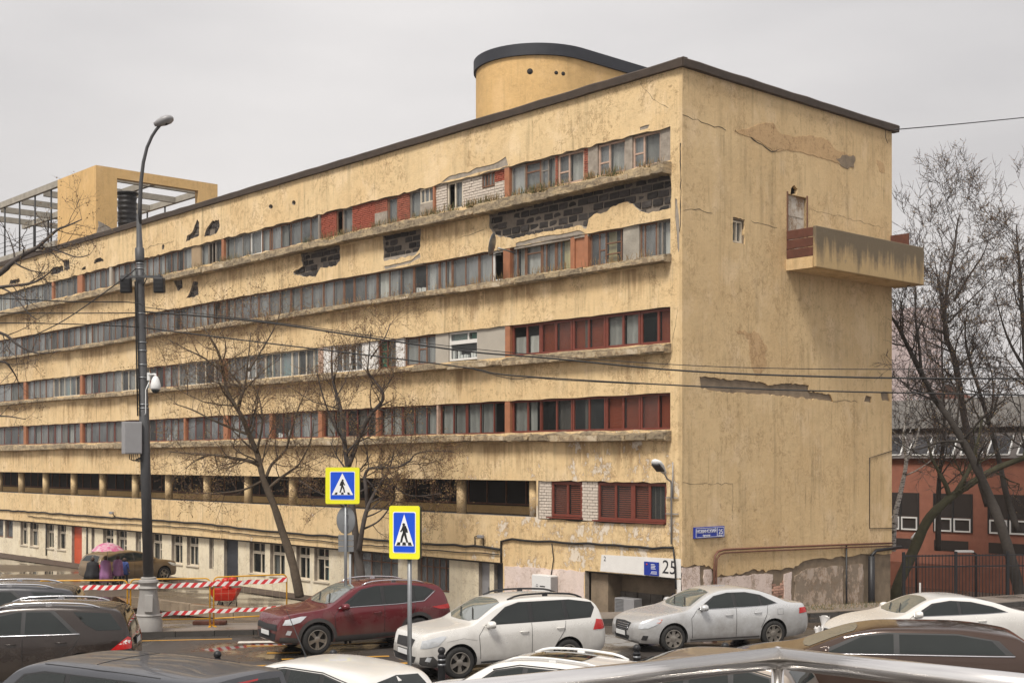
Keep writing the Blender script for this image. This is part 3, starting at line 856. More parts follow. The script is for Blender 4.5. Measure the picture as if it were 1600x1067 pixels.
row6 = [(-18, 12, G_, 3, [pl]), (12, 36, G_, 3, [pl, pl, g]), (36, 80, G_, 5, [pl, pl, g]), (80, 83, 'post'), (83, 120, G_, 4, [g, dk, g]), (120, 128, 'post'),
    (128, 170, B_, 5, [g, g, 'half_cur_grey', 'none', g]), (170, 173.5, 'post', 'panel_beige'), (173.5, 226, B_, 6, [g, g, dk, g]), (226, 283, B_, 6, [g, g, g, dk, g]), (283, 297, G_, 1, [pl]),
    (297, 311, 'plywood', 0), (311, 322, G_, 1, [g]), (322, 333, G_, 2, ['none', 'none'], {'open_': (0, 1)}), (333, 345, G_, 1, [g]), (345, 349, 'post'), (349, 388, G_, 3, [g, pl, g]),
    (388, 405, W_, 1, [g]), (405, 418, B_, 1, [g]), (418, 496, B_, [421, 435, 450, 466, 481], [g, g, pl, g, g, pl]), (496, 498.5, 'post', 'frame_grey'), (498.5, 522, 'brick_red', 0),
    (522, 532, B_, 1, ['none'], {'open_': (0,)}), (532, 547, G_, 1, [pl]), (547, 583, 'brick_red', 0), (583, 602, 'render', 0, Z6[0], zm(Z6, .52)), (583, 602, 'brick_mix', 0, zm(Z6, .52), Z6[1]),
    (602, 617.5, B_, 1, [pl], {'fw': .07}), (617.5, 637, 'brick_mix', 0), (637, 654, G_, 1, [pl]), (654, 675, 'render', 0, Z6[0], zm(Z6, .46)), (654, 675, O_, 3, [pl], {'dz': .49, 'n': -.10}),
    (675, 678, 'post'), (678, 695, 'brick_white', 0), (695, 719.5, O_, [707], ['none', pl], {'open_': (0,), 'fw': .07}), (719.5, 750, 'brick_white', 0), (750, 770, 'brick_white', 0, Z6[0], zm(Z6, .50)),
    (750, 770, B_, 4, [pl], {'dz': .55, 'n': -.12}), (770, 787, 'brick_white', 0, Z6[0], zm(Z6, .62)), (770, 787, 'brick_red', 0, zm(Z6, .62), Z6[1]), (787, 795, 'post'),
    (795, 816.5, G_, 1, [pl]), (816.5, 841, B_, 1, [pl], {'transom': {0: [zm(Z6, .68)]}, 'fw': .06}), (841, 864, G_, [852], [pl, g], {'transom': {0: [zm(Z6, .62)]}}), (864, 868, 'brick_mix', 0),
    (868, 909, P_, [885], [g, pl], {'transom': {0: [zm(Z6, .42)]}, 'fw': .065}), (909, 916, 'brick_mix', 0), (916, 931, 'render', 0), (931, 974, P_, [948], [g, pl], {'transom': {0: [zm(Z6, .42)]}, 'fw': .065}),
    (974, 985, 'render', 0), (985, 1029, P_, [1002], [g, pl], {'transom': {0: [zm(Z6, .45)]}, 'fw': .065}), (1029, 1049, 'render', 0)]
wrow(row6, Z6)
row5 = [(-18, 30, B_, 5, [g, dk]), (30, 86, B_, 6, [g, g, dk]), (86, 140, B_, 6, [g, pl, dk, g]), (140, 195, B_, 6, [g, dk, g]), (195, 258, B_, 6, [g, dk, g, pl]), (258, 320, B_, 6, [g, dk, g]),
    (320, 350, B_, 3, [dk, 'none', g], {'open_': (1,)}), (350, 400, B_, 4, [g, dk, g]), (400, 450, B_, 3, [g, g, pl]), (450, 466, B_, 1, [g]), (466, 501, B_, 2, [g, pl]), (501, 533, B_, 2, [g, dk]), (533, 549, B_, 1, ['none']),
    (549, 585, B_, 2, [dk, 'half_cur_grey']), (585, 642, B_, [604, 622], [pl, 'half_cur_pale', g]), (642, 682, B_, [662], ['stuff', pl]), (682, 702, B_, 2, [g, pl]), (702, 744, B_, 2, [g, g]), (744, 766, B_, 1, [pl]),
    (766, 785, W_, 1, ['none'], {'open_': (0,), 'fw': .07}), (785, 796, 'post'), (796, 817, B_, [804], ['none', pl]), (817, 842, B_, 1, [pl], {'transom': {0: [zm(Z5, .72)]}}), (842, 864, B_, [849], [dk, g]),
    (864, 890, B_, [872], [te, ye]), (890, 897, 'post', 'post_orange'), (897, 912, 'post_orange', 0), (912, 918, 'post'), (918, 971, B_, [932, 942, 966], ['none', 'stuff', 'half_cur_yellow', pl], {'transom': {1: [zm(Z5, .45)], 2: [zm(Z5, .62), zm(Z5, .3)]}}),
    (971, 996, 'concrete', 0), (996, 1022, B_, [1003], [pl, dk]), (1022, 1049, G_, [1030], [g, pl])]
wrow(row5, Z5)
row4 = [(-18, 36, B_, 5, [g]), (36, 40, 'post'), (40, 68, B_, 3, [g, g, dk]), (68, 80, B_, 1, ['none']), (80, 124, O_, 5, [te, g, te, g]), (124, 128, 'post'), (128, 174, R_, 4, ['half_cur_grey', 'none', dk, dk]), (174, 186, G_, 1, [pl]),
    (186, 230, O_, 4, [te, g, dk]), (230, 252, R_, 2, ['none', 'none']), (252, 275, R_, 2, ['none', dk]), (275, 346, O_, 5, [te, g, te, g, pl]), (346, 352, 'post'), (352, 384, G_, 3, [g, te, pl]), (384, 396, W_, 1, [pl]), (396, 410, G_, 1, [g]),
    (410, 452, O_, [421, 434], [te, g, te]), (452, 496, O_, [462, 474, 486], [dk, g, dk, te]), (496, 503, 'post', 'frame_pink'), (503, 521, 'white_wall', 0), (521, 543, W_, [531], ['none', dk]), (543, 563, W_, [552], ['none', 'none']), (563, 588, 'white_wall', 0),
    (588, 616, R_, [601], ['cur_green', g], {'transom': {0: [zm(Z4, .6)]}}), (616, 629, 'white_wall', 0), (629, 678, 'frame_brown', [650, 662], [g, g, g], {'transom': {1: [zm(Z4, .55)]}, 'fw': .06}), (678, 698, 'panel_beige', 0),
    (698, 743, W_, [727], ['cur_green', 'cur_green'], {'fw': .07, 'dz': .72}), (743, 788, 'panel_beige', 0), (788, 796, 'post'),
    (796, 842, R_, [819, 839], ['lace', 'lace', 'none'], {'fw': .088}), (840, 890, R_, [864], ['blind', 'blind'], {'fw': .088}), (890, 942, R_, [915], ['blind', 'blind'], {'fw': .088}), (942, 996, R_, [969], [pl, g], {'fw': .088}), (996, 1051, R_, [1024], ['none', 'blind'], {'fw': .088})]
wrow(row4, Z4)
window(sx(698) - .01, sx(743) + .01, Z4[0] + .05, Z4[0] + .72, [], W_, ['stuff'], fw=.07)
row3 = [(-18, 36, R_, 5, [dk, 'none']), (36, 40, 'post'), (40, 82, R_, 4, [dk, 'blind', 'none', dk]), (82, 124, R_, 4, [g, 'blind', dk, g]), (124, 128, 'post'), (128, 175, R_, 4, ['half_cur_grey', g, 'none', dk]), (175, 228, R_, 4, [pl, pl, dk, 'none']),
    (228, 252, R_, 2, ['none', dk]), (252, 286, R_, 3, ['stuff', 'none', dk]), (286, 289, 'post'), (289, 314, R_, 2, ['none', dk]), (314, 348, R_, 3, [dk, 'none']), (348, 355, 'post'), (355, 384, R_, 2, [g, g]), (384, 420, R_, 3, ['none', dk, 'stuff']), (420, 424.5, 'post'),
    (424.5, 452, R_, 2, ['stuff', 'stuff']), (452, 496, R_, 3, [g, 'none', dk]), (496, 502.5, 'post'), (502.5, 538, R_, 2, [g, dk]), (538, 586, R_, 3, ['none', dk]), (586, 590.5, 'post'), (590.5, 624.5, R_, 2, [pl, g]), (624.5, 681, R_, [643, 662], [dk, g, g]),
    (681, 684, 'post', 'frame_pink'), (684, 724.5, R_, 2, [g, g]), (724.5, 787.5, R_, [746, 767], [g, g, 'none']), (787.5, 796, 'post'),
    (796, 842, R_, [820, 840], [g, 'half_cur_grey', dk], {'fw': .07}), (840, 890, R_, [865], ['none', dk], {'fw': .07}), (890, 942, R_, [916], ['none', 'none'], {'fw': .07}), (942, 996, R_, [969], ['blind', 'blind'], {'fw': .07}), (996, 1051, R_, [1024], ['blind', 'blind'], {'fw': .07})]
wrow(row3, Z3)
# the strip of windows and brick piers beside the arcade
infill(sx(839.5), sx(859.5), zw0 + .02, zw1 - .01, 'brick_white', n=-.06)
infill(sx(907), sx(932), zw0 + .02, zw1 - .01, 'brick_white', n=-.06)
window(sx(859.5), sx(907), zw0 + .12, zw1 - .03, [sx(884)], R_, ['blind', 'blind'], fw=.09, n=-.1, pane='pane_clean')
window(sx(932), sx(986), zw0 + .08, zw1 - .03, [sx(959)], R_, ['blind', 'blind'], fw=.09, n=-.1, pane='pane_clean')
window(sx(986), sx(1039.5), zw0 + .08, zw1 - .03, [sx(1012)], R_, ['blind', dk], fw=.09, n=-.1, pane='pane_clean')
mb = MB(); fbox(mb, sx(909), sx(856), -.18, .09, zw0 + .06, zw0 + .10); fbox(mb, sx(1040), sx(928), -.18, .09, zw0 + .03, zw0 + .07)
mb.build('window_sill', M['frame_red'], block)
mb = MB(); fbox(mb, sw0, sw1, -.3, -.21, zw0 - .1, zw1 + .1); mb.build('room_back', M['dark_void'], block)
# arcade: round columns before a deep dark gallery
for px in [833, 719, 623, 540, 456, 386, 322, 262, 210, 159, 114, 70, 32, -2]:
    mb = MB(); s = fac(px, 780, -.35)[0]
    mb.lathe([(.19, ZA[0] - .0), (.19, ZA[1])], 16, FP(s, -.42, 0)); mb.build('column', M['stucco'], block)
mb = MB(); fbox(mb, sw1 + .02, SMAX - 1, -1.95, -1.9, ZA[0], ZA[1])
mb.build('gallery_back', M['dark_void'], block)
mb = MB()
k = sw1 + .4
while k < SMAX - 2: fbox(mb, k, k + .06, -1.89, -1.84, ZA[0] + .3, ZA[1]); k += 1.1
fbox(mb, sw1 + .1, SMAX - 2, -1.9, -1.83, ZA[0] + .30, ZA[0] + .36)
mb.build('gallery_glazing', M['frame_brown'], block)
mb = MB(); fbox(mb, sw1 + .1, SMAX - 2, -1.82, -1.6, ZA[0] - .3, ZA[0] + .27); mb.build('gallery_parapet', M['stucco_new'], block)
mb = MB(); fbox(mb, sw1 - .02, sw1 + .1, -1.9, -.21, ZA[0], ZA[1]); mb.build('gallery_side', M['stucco'], block)

# ---- ground floor, set back under the band
NG = -.28
gw = [(32, 43), (47, 60), (72, 84), (90, 103), (161, 177), (182, 198), (236, 253), (268, 285), (292, 310), (390, 414), (422, 445), (463, 484), (491, 514)]
gnar = [(143, 148), (212, 220), (327, 334)]
gdark = [(8, 20), (-8, 5)]
def sg(px): return fac(px, 880, NG)[0]
z_sill = fac(402, 897, NG)[1]; z_tr = fac(402, 863, NG)[1]; z_top = ZB - .06
holes = []
for a, b in gw + gnar: holes.append(rect(sg(b) , sg(a) , z_sill, z_top))
for a, b in gdark: holes.append(rect(sg(b), sg(a), z_sill + .35, z_top))
doors = [(112, 128, 'door_red'), (350, 372, 'door_dark'), (748, 765, 'grey_box'), (772, 787, 'door_dark')]
for a, b, m in doors: holes.append(rect(sg(b), sg(a), -1.6, z_top + (.03 if m == 'door_red' else 0)))
dk0, dk1 = sg(702), sg(546)
holes.append(rect(dk0, sg(640) - .5, -.35, z_top)); holes.append(rect(sg(622) - .0, dk1, -.35, z_top))
gouter = [(SBASE + .02, -1.8), (SBASE + .02, ZB - .005), (SMAX - .4, ZB - .005), (SMAX - .4, -1.8)]
mb = MB(); mb.slab(gouter, holes, FS, -.60, NG, 0, 1)
mb.build('ground_floor_wall', [M['cream'], M['render']], block)
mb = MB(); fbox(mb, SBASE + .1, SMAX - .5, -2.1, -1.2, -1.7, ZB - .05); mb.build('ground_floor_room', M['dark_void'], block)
rg = random.Random(8)
for i, (a, b) in enumerate(gw):
    sl, sr = sg(a), sg(b)
    zt = z_tr + rg.uniform(-.03, .03)
    window(sl - .03, sr + .03, zt + .03, z_top - .01, [(sl + sr) / 2], O_, ['none', dk], n=NG - .16, fw=.06, pane='pane_clean')
    window(sl - .03, sr + .03, z_sill + .03, zt + .02, [(sl + sr) / 2 + rg.choice([-.1, 0, .1])], O_, rg.choice([['half_cur_grey', g], ['none', te], [dk, 'half_cur_pale'], ['none', pl]]), n=NG - .16, fw=.06, pane='pane_clean',
           transom={1: [zt - .35]} if i in (12, 5, 6) else None)
    mb = MB(); fbox(mb, sr - .05, sl + .05, NG - .2, NG + .06, z_sill - .02, z_sill + .03); mb.build('window_sill', M['frame_old_white'], block)
for a, b in gnar:
    window(sg(a) - .02, sg(b) + .02, z_tr + .03, z_top - .01, [], O_, ['none'], n=NG - .16, fw=.05)
    window(sg(a) - .02, sg(b) + .02, z_sill + .01, z_tr + .02, [], O_, [dk], n=NG - .16, fw=.05)
for a, b in gdark: window(sg(a) - .02, sg(b) + .02, z_sill + .36, z_top - .01, [], 'frame_brown', ['none'], n=NG - .16, fw=.06)
for a, b in ((640 + 9, 702), (546, 622)):
    sl, sr = min(sg(a), sg(640) - .5) if a > 630 else sg(a), sg(b)
    window(sl - .02, sr + .02, -.34, z_top - .01, [sl + (sr - sl) * k / 5 for k in range(1, 5)], 'frame_brown', ['none', dk, dk, 'none', 'half_cur_dark'], n=NG - .16, fw=.05, transom={k: [.55] for k in range(5)})
for a, b, m in doors:
    sl, sr = sg(a), sg(b)
    mb = MB(); fbox(mb, sr + .01, sl - .01, NG - .24, NG - .16, -1.6, z_top - .005)
    d = mb.build('door', M[m], block)
    mb = MB()
    nb = 3
    for k in range(nb): fbox(mb, sr + .08, sl - .08, NG - .158, NG - .15, -.95 + k * .62, -.95 + k * .62 + .5)
    mb.build('door_panel', M[m], d, bevel=.01)
    mb = MB(); fbox(mb, sr + .12, sr + .16, NG - .155, NG - .07, -.15, .02); mb.build('handle', M['metal'], d)
# drain pipes on the ground floor
for px, y0, y1 in ((65, 812, 868), (43, 800, 826), (90, 803, 826), (128.5, 820, 880)):
    s0, z0 = fac(px, y0, .05); s1, z1 = fac(px, y1, .05)
    nn = .05 if z1 > ZB else NG + .06
    mb = MB(); mb.tube([FP(s0, nn, min(z0, ZB - .02) if nn < 0 else z0), FP(s0, nn, z1)], .04, 8); mb.build('drain_pipe', M['black'], block)
# ------------------------------------------------------------------ end wall
TW = 11.80
crack = epoly([(1093, 588), (1095, 606), (1129, 613), (1175, 615), (1239, 620), (1302, 627), (1298, 617), (1264, 611), (1264, 602), (1232, 599), (1200, 602), (1190, 597), (1147, 593), (1111, 590)])
small = [epoly([(1350, 627), (1353, 618), (1362, 620), (1362, 629)]), epoly([(1376, 612), (1388, 611), (1391, 627), (1378, 625)]),
         epoly([(1235, 304), (1236, 295), (1241, 289), (1246, 296), (1245, 304)])]
win = epoly([(1146, 377), (1146, 343), (1163, 343), (1163, 379)])
wt0, wt1, wz0, wz1 = win[0][0], win[2][0], win[0][1], win[1][1]
dt0, dt1 = end(1231, 330)[0], end(1260, 330)[0]
dz1, dz0 = end(1245, 306)[1], end(1245, 405)[1]
foot = epoly([(1067, 884), (1095, 881), (1112, 886), (1122, 899), (1150, 897), (1180, 890), (1200, 892), (1240, 886), (1255, 876), (1290, 873), (1320, 868), (1392, 864)])
foot[0] = (0.0, foot[0][1]); foot[-1] = (TW, foot[-1][1])
fj = []
rg = random.Random(31)
for (a, b), (c, d) in zip(foot, foot[1:]):
    for k in range(6):
        f = k / 6
        fj.append((a + (c - a) * f, b + (d - b) * f + (rg.uniform(-.05, .05) if (a or k) else 0)))
fj.append(foot[-1])
mb = MB()
mb.slab([(0, ROOFZ)] + fj + [(TW, ROOFZ)], [jag(crack, .12, .03, 3)] + [jag(p, .1, .02, 9) for p in small] + [jag(rect(wt0 - .03, wt1 + .03, wz0 - .03, wz1 + .07), .1, .02, 4), rect(dt0, dt1, dz0, dz1)], ES, -.12, 0, 0, 1)
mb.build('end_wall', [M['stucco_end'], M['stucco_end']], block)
mb = MB(); mb.slab([(.15, -1.9), (TW - .02, -1.9), (TW - .02, ROOFZ - .2), (dt1 + .05, ROOFZ - .2), (dt1 + .05, dz0 - .05), (dt0 - .05, dz0 - .05), (dt0 - .05, ROOFZ - .2), (.15, ROOFZ - .2)],
                   [rect(wt0 - .02, wt1 + .02, wz0 - .02, wz1 + .02)], ES, -.35, -.05)
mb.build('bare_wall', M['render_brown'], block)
# remains of old paint on the foot of the wall
for i, p in enumerate([[(1067, 886), (1094, 884), (1095, 915), (1094, 1020), (1067, 1030)], [(1101, 890), (1112, 889), (1113, 940), (1113, 1015), (1100, 1018)],
                       [(1119, 902), (1150, 900), (1180, 896), (1208, 897), (1206, 930), (1222, 940), (1222, 1000), (1119, 1012)],
                       [(1226, 897), (1238, 893), (1237, 930), (1238, 1000), (1226, 1000)],
                       [(1243, 900), (1262, 888), (1290, 886), (1318, 884), (1318, 975), (1241, 1000)], [(1322, 883), (1349, 881), (1350, 900), (1350, 975), (1322, 978)]]):
    mb = MB(); mb.slab(jag(epoly(p), .14, .035, i + 70), [], ES, -.045, -.012)
    mb.build('old_paint_patch', M['pink'] if i < 4 else M['pink_grey'] if 'pink_grey' in M else M.setdefault('pink_grey', stucco('worn_grey_pink_paint', (.56, .46, .38), (.46, .37, .30), .50, .6, peelcol=(.24, .19, .14), peelz=1.0)), block)
# bricks showing where the paint is gone
br = MB(); br.box((0, 0, 0), (.03, .235, .068)); br_me = br.mesh('brick', simple('pale_worn_brick', (.46, .27, .20), .9, var=.4, scale=8, bump=.4, rnd=.3))
rg = random.Random(5); t_a, t_b = end(1207, 910)[0], end(1228, 910)[0]
for j in range(14):
    for k in range(4):
        t = t_a + .1 + k * .25 + (.12 if j % 2 else 0)
        if t < t_b + .1 and rg.random() < .85:
            link('brick', br_me, block, EP(t, -.038 + rg.uniform(-.01, .006), .0 + j * .083 + end(1215, 960)[1]))
# the long patch of repaired plaster
rp = epoly([(1148, 205), (1165, 203), (1190, 194), (1207, 192), (1218, 208), (1240, 215), (1268, 212), (1293, 219), (1304, 233), (1325, 242), (1336, 244), (1332, 263), (1304, 254), (1268, 242), (1232, 235), (1211, 237), (1193, 226), (1175, 215)])
mb = MB(); mb.slab(jag(rp, .15, .03, 77), [], ES, -.02, .012); mb.build('repair_patch', M['repair'], block)
for i, p in enumerate([[(1148, 516), (1185, 520), (1198, 540), (1196, 575), (1180, 590), (1172, 560), (1170, 530)], [(1305, 248), (1322, 242), (1336, 246), (1334, 262), (1318, 262)], [(1370, 250), (1380, 256), (1382, 270), (1374, 268)]]):
    mb = MB(); mb.slab(jag(epoly(p), .12, .06, i + 90), [], ES, -.02, .006 + .008 * (i == 1)); mb.build('repair_patch', M['repair'] if i != 1 else M['render_brown'], block)
# cracks: thin open seams, built as shallow dark grooves' lips
def crack_line(pts, r=.012, fn=EP, conv=end, m='dark_void', nn=.0, seed=1):
    rg = random.Random(seed); P = [conv(x, y) for x, y in pts]; out = []
    for a, b in zip(P, P[1:]):
        n = max(2, int(math.dist(a, b) / .18))
        for k in range(n):
            f = k / n; out.append(fn(a[0] + (b[0] - a[0]) * f + rg.uniform(-.02, .02), nn, a[1] + (b[1] - a[1]) * f + rg.uniform(-.04, .04)))
    mb = MB(); mb.tube(out, [r * rg.uniform(.5, 1.2) for _ in out], 4, smooth=False)
    return mb.build('crack', M[m], block)
crack_line([(1148, 205), (1170, 212), (1190, 228), (1206, 236), (1230, 234)], .016, seed=2)
crack_line([(1067, 180), (1090, 188), (1110, 196), (1140, 204)], .010, seed=3)
crack_line([(1383, 195), (1384, 215), (1389, 235)], .018, seed=4)
crack_line([(1068, 330), (1092, 327), (1120, 336)], .010, seed=5)
crack_line([(1173, 346), (1195, 352), (1220, 358)], .008, seed=6)
crack_line([(1302, 626), (1320, 625), (1345, 628)], .009, seed=7)
crack_line([(1067, 755), (1145, 756), (1145, 822)], .006, seed=8)
crack_line([(1262, 327), (1300, 335), (1385, 357)], .005, seed=9)
crack_line([(1026, 585), (1048, 562), (1060, 470)], .006, FP, fac, seed=11)
crack_line([(1000, 130), (1020, 155), (1050, 175)], .007, FP, fac, seed=12)
crack_line([(720, 372), (745, 362), (762, 358)], .009, FP, fac, seed=13)
crack_line([(1063, 225), (1064, 300), (1062, 372)], .02, FP, fac, seed=14)
crack_line([(225, 390), (245, 382), (275, 378)], .010, FP, fac, seed=15)
crack_line([(940, 505), (1000, 492), (1048, 480)], .006, FP, fac, seed=16)
# small window
w = MB()
for t0_, t1_, z0_, z1_ in ((wt0, wt1, wz1 - .05, wz1), (wt0, wt1, wz0, wz0 + .05), (wt0, wt0 + .05, wz0 + .05, wz1 - .05), (wt1 - .05, wt1, wz0 + .05, wz1 - .05), ((wt0 + wt1) / 2 - .02, (wt0 + wt1) / 2 + .02, wz0 + .05, wz1 - .05)):
    w.box2(EP(t0_, -.20, z0_), EP(t1_, -.10, z1_))
w = w.build('window', M['frame_old_white'], block)
mb = MB(); mb.box2(EP(wt0 + .04, -.17, wz0 + .04), EP(wt1 - .04, -.16, wz1 - .04)); mb.build('pane', M['pane'], w)
mb = MB(); mb.box2(EP(wt0, -.30, wz0), EP(wt1, -.28, wz1)); mb.build('curtain', M['cur_grey'], w)
# balcony door
mb = MB(); mb.box2(EP(dt0, -.22, dz0), EP(dt1, -.10, dz1)); d = mb.build('door', M['dirty_door'], block)
mb = MB()
for k in range(3): mb.box2(EP(dt0 + .1, -.102, dz0 + .2 + k * .62), EP(dt1 - .1, -.085, dz0 + .2 + k * .62 + .5))
mb.build('door_panel', M['dirty_door'], d)
mb = MB(); mb.box2(EP(dt0 - .07, -.1, dz0), EP(dt0, .02, dz1 + .07)); mb.box2(EP(dt1, -.1, dz0), EP(dt1 + .07, .02, dz1 + .07)); mb.build('door_frame', M['frame_brown'], block)
# balcony
bt0 = end(1228, 425)[0]
def epx(t, n): p = EW(t, n, 0); return CX + FPX * p.x / p.y, p.y
bn = 1.0
for _ in range(40):
    bn += (1275 - epx(bt0, bn)[0]) * -.01 if epx(bt0, bn + .1)[0] < epx(bt0, bn)[0] else (1275 - epx(bt0, bn)[0]) * .01
bt1 = bt0 + 5
for _ in range(60): bt1 += (1444 - epx(bt1, bn)[0]) * .01
dfl = epx(bt0, bn)[1]
bz1 = CAMH + (HY - 352) / FPX * dfl; bz0 = CAMH + (HY - 417) / FPX * dfl
bzf = bz0 + .42
mb = MB()
mb.box2(EP(bt0, bn - .13, bz0), EP(bt1, bn, bz1))
def parapet_mat():
    t = NT('rain_stained_parapet'); z = t.math('DIVIDE', t.math('SUBTRACT', t.sep()[2], bz0), bz1 - bz0)
    d = t.noise(1.5, 7, .65, t.mapping((2.6, 2.6, .22))); e = t.noise(5, 8, .75)
    k = t.math('ADD', t.math('ADD', t.math('MULTIPLY', z, .55), d), t.math('MULTIPLY', e, .3))
    col = t.mix(t.noise(2, 6, .6), (.52, .37, .19), (.42, .30, .16))
    col = t.mix(t.ramp(k, [(.74, 0), (1.12, .85)]), col, (.12, .10, .075))
    col = t.mix(t.ramp(t.noise(3.5, 8, .75, t.mapping((1, 1, 1), (4, 4, 4))), [(.60, 0), (.68, .8)]), col, (.24, .20, .15))
    t.bump(e, .6, .03)
    return t.out(col, .95, spec=.2)
mb.build('balcony_parapet', parapet_mat(), block, bevel=.03)
mb = MB(); mb.box2(EP(bt0 + .003, .002, bz0 + .002), EP(bt1 - .003, bn - .132, bz0 + .24)); mb.build('balcony_floor', M['stucco_end'], block)
mb = MB(); mb.box2(EP(bt0 + .004, .003, bz0 + .242), EP(bt0 + .10, bn - .134, bz0 + .38)); mb.build('balcony_kerb', M['stucco_end'], block)
hh = (bz1 - bz0 - .40) / 3
for k in range(3):
    mb = MB(); z = bz0 + .385 + k * hh
    mb.box2(EP(bt0 + .01, .02, z), EP(bt0 + .05, bn - .135, z + hh - .02)); mb.build('side_panel', M['rust'], block, bevel=.015)
mb = MB(); mb.box2(EP(TW - .1, .005, bz0 + .25), EP(TW - .04, bn * .62, bz1 + .55)); mb.build('side_panel', M['rust'], block)
# copper-coloured pipes and black down-pipes on the end wall
P = [(1113, 1000), (1113, 885), (1114, 868), (1119, 861), (1130, 858), (1200, 855), (1300, 851), (1391, 848)]
for off, r in ((0, .034), (.10, .024)):
    mb = MB(); mb.tube([EP(end(x, y)[0] + off * (1 if y > 860 else 0), .08, end(x, y)[1] - off) for x, y in P], r, 8); mb.build('wall_pipe', M['copper'], block)
for px, y0, y1, r in ((1320, 852, 985, .035), (1356, 868, 985, .12)):
    t = end(px, 900)[0]; mb = MB(); mb.tube([EP(t, r + .03, end(px, y0)[1]), EP(t, r + .03, end(px, y1)[1])], r, 10)
    if r > .1: mb.tube([EP(t, r + .03, end(px, y0)[1]), EP(t + .3, .15, end(px, 860)[1]), EP(TW + .4, .15, end(px, 858)[1])], .06, 8)
    mb.build('down_pipe', M['black'], block)
mb = MB(); mb.tube([EP(*p) for p in [(end(1393, 704)[0] + .3, .02, end(1393, 702)[1]), (end(1358, 715)[0], .02, end(1358, 715)[1]), (end(1358, 825)[0], .02, end(1358, 825)[1]), (end(1393, 825)[0] + .2, .02, end(1393, 825)[1])]], .014, 5); mb.build('wall_cable', M['cable'], block)

# ---- foot of the facade near the corner
mb = MB(); mb.slab(jag(fpoly([(789, 884), (830, 886), (870, 889), (914, 893), (912, 960), (908, 1030), (789, 1030)]), .2, .03, 3, lambda p, q: False), [], FS, -.02, .018)
mb.build('old_paint_patch', M['pink'], block)
mb = MB(); mb.slab(fpoly([(940, 866), (1064, 873), (1064, 903), (1056, 903), (985, 896), (938, 892)]), [], FS, -.01, .008); mb.build('white_fascia', M['white_wall'], block)
mb = MB(); mb.slab(fpoly([(1057.5, 905), (1064, 905), (1064, 1030), (1057.5, 1030)]), [], FS, -.01, .010); mb.build('old_paint_patch', M['white_wall'], block)
mb = MB()
s_a, s_b = sb0 + .02, sb1 - .02
fbox(mb, s_a, s_b, -1.0, -.9, -1.6, ZB); fbox(mb, s_b - .8, s_b - .02, -.89, -.25, -1.6, ZB - .1)
mb.build('basement_wall', M['render_brown'], block)
mb = MB(); fbox(mb, s_a + .02, s_a + .5, -.88, -.4, -1.6, .45); mb.build('basement_hatch', M['door_dark'], block)
mb = MB()
for k in range(5): fbox(mb, s_a + .7 + k * .55, s_a + 1.2 + k * .55, -.89, -.84 + .03 * (k % 2), -1.5 + .05 * (k % 2), .3)
mb.build('basement_panel', simple('dark_concrete', (.12, .105, .09), .95, var=.6, scale=3, bump=.6), block)  # dark mottled concrete panels at the back of the recess

# ---- roof structures
sc_, tc_, RR = 9.9, 3.2, 2.35
def stadium(r, back, n=28):
    pts = [(sc_ - r, back)]
    pts += [(sc_ - r * math.cos(math.pi * k / n), tc_ - r * math.sin(math.pi * k / n)) for k in range(n + 1)]
    return pts + [(sc_ + r, back)]
def stad_wall(mb, r, z0, z1, back=10.5):
    P = stadium(r, back); n = len(P)
    mb.add([FP(a, -b, z0) for a, b in P] + [FP(a, -b, z1) for a, b in P], [(i, i + 1, n + i + 1, n + i) for i in range(n - 1)] + [(n - 1, 0, n, 2 * n - 1)], smooth=True)
    mb.add([FP(a, -b, z1) for a, b in P], [tuple(range(n))])
ZT = 19.72
mb = MB(); stad_wall(mb, RR, ROOFZ, ZT - .3); mb.build('penthouse_wall', M['stucco_new'], block, sharp=40)
mb = MB(); stad_wall(mb, RR + .09, ZT - .42, ZT, 10.6)
P = stadium(RR + .09, 10.6); mb.add([FP(a, -b, ZT - .42) for a, b in P], [tuple(range(len(P)))])
mb.build('penthouse_fascia', M['black_band'], block, sharp=40)
def onr(px, py):     # point of the penthouse wall seen at a pixel
    d = Vector(((px - CX) / FPX, 1, (HY - py) / FPX)); best = None
    for k in range(2000):
        p = Vector((0, 0, CAMH)) + d * (44 + k * .006)
        q = p - C0; s = q.dot(U); t = q.dot(V)
        ins = (math.hypot(s - sc_, t - tc_) < RR) if t < tc_ else abs(s - sc_) < RR
        if ins: return p, s, t
    return None
for px, py, r in ((828, 112, .11), (869, 114, .07), (880, 115.5, .075)):
    h = onr(px, py)
    if h:
        p, s, t = h
        nd = Vector((s - sc_, t - tc_)).normalized() if t < tc_ else Vector((-1, 0))
        mb = MB(); a = FP(s + nd.x * -.05, -(t + nd.y * -.05), p.z); b = FP(s + nd.x * .006, -(t + nd.y * .006), p.z)
        mb.tube([a, b], r, 12); mb.build('vent_opening', M['dark_void'], block)
# open frame (pergola) at the far end of the roof
tF = .5
sF = fac(150, 355, -tF)[0]; dF = (C0 + U * sF + V * tF).y
zF = CAMH + (HY - 258) / FPX * dF
sG = fac(90, 350, -tF)[0]
mb = MB()
mb.box2(FP(sF, -tF, ROOFZ + .3), FP(sG, -tF - .45, zF))                       # solid pier along the facade
def tpx(px, s=sF):
    k = (px - CX) / FPX; p = C0 + U * s
    return (k * p.y - p.x) / (V.x - k * V.y)
ta, tb, tc2 = tpx(183), tpx(310), tpx(340)
mb.box2(FP(sF + .002, -tF - .45, ROOFZ + .3), FP(sF + .4, -ta, zF - .002))
mb.box2(FP(sF + .001, -tb, ROOFZ + .3), FP(sF + .4, -tc2, zF - .003))
mb.box2(FP(sF + .003, -ta, zF - .55), FP(sF + .39, -tb, zF - .004))
mb.build('roof_portal', M['stucco_new'], block)
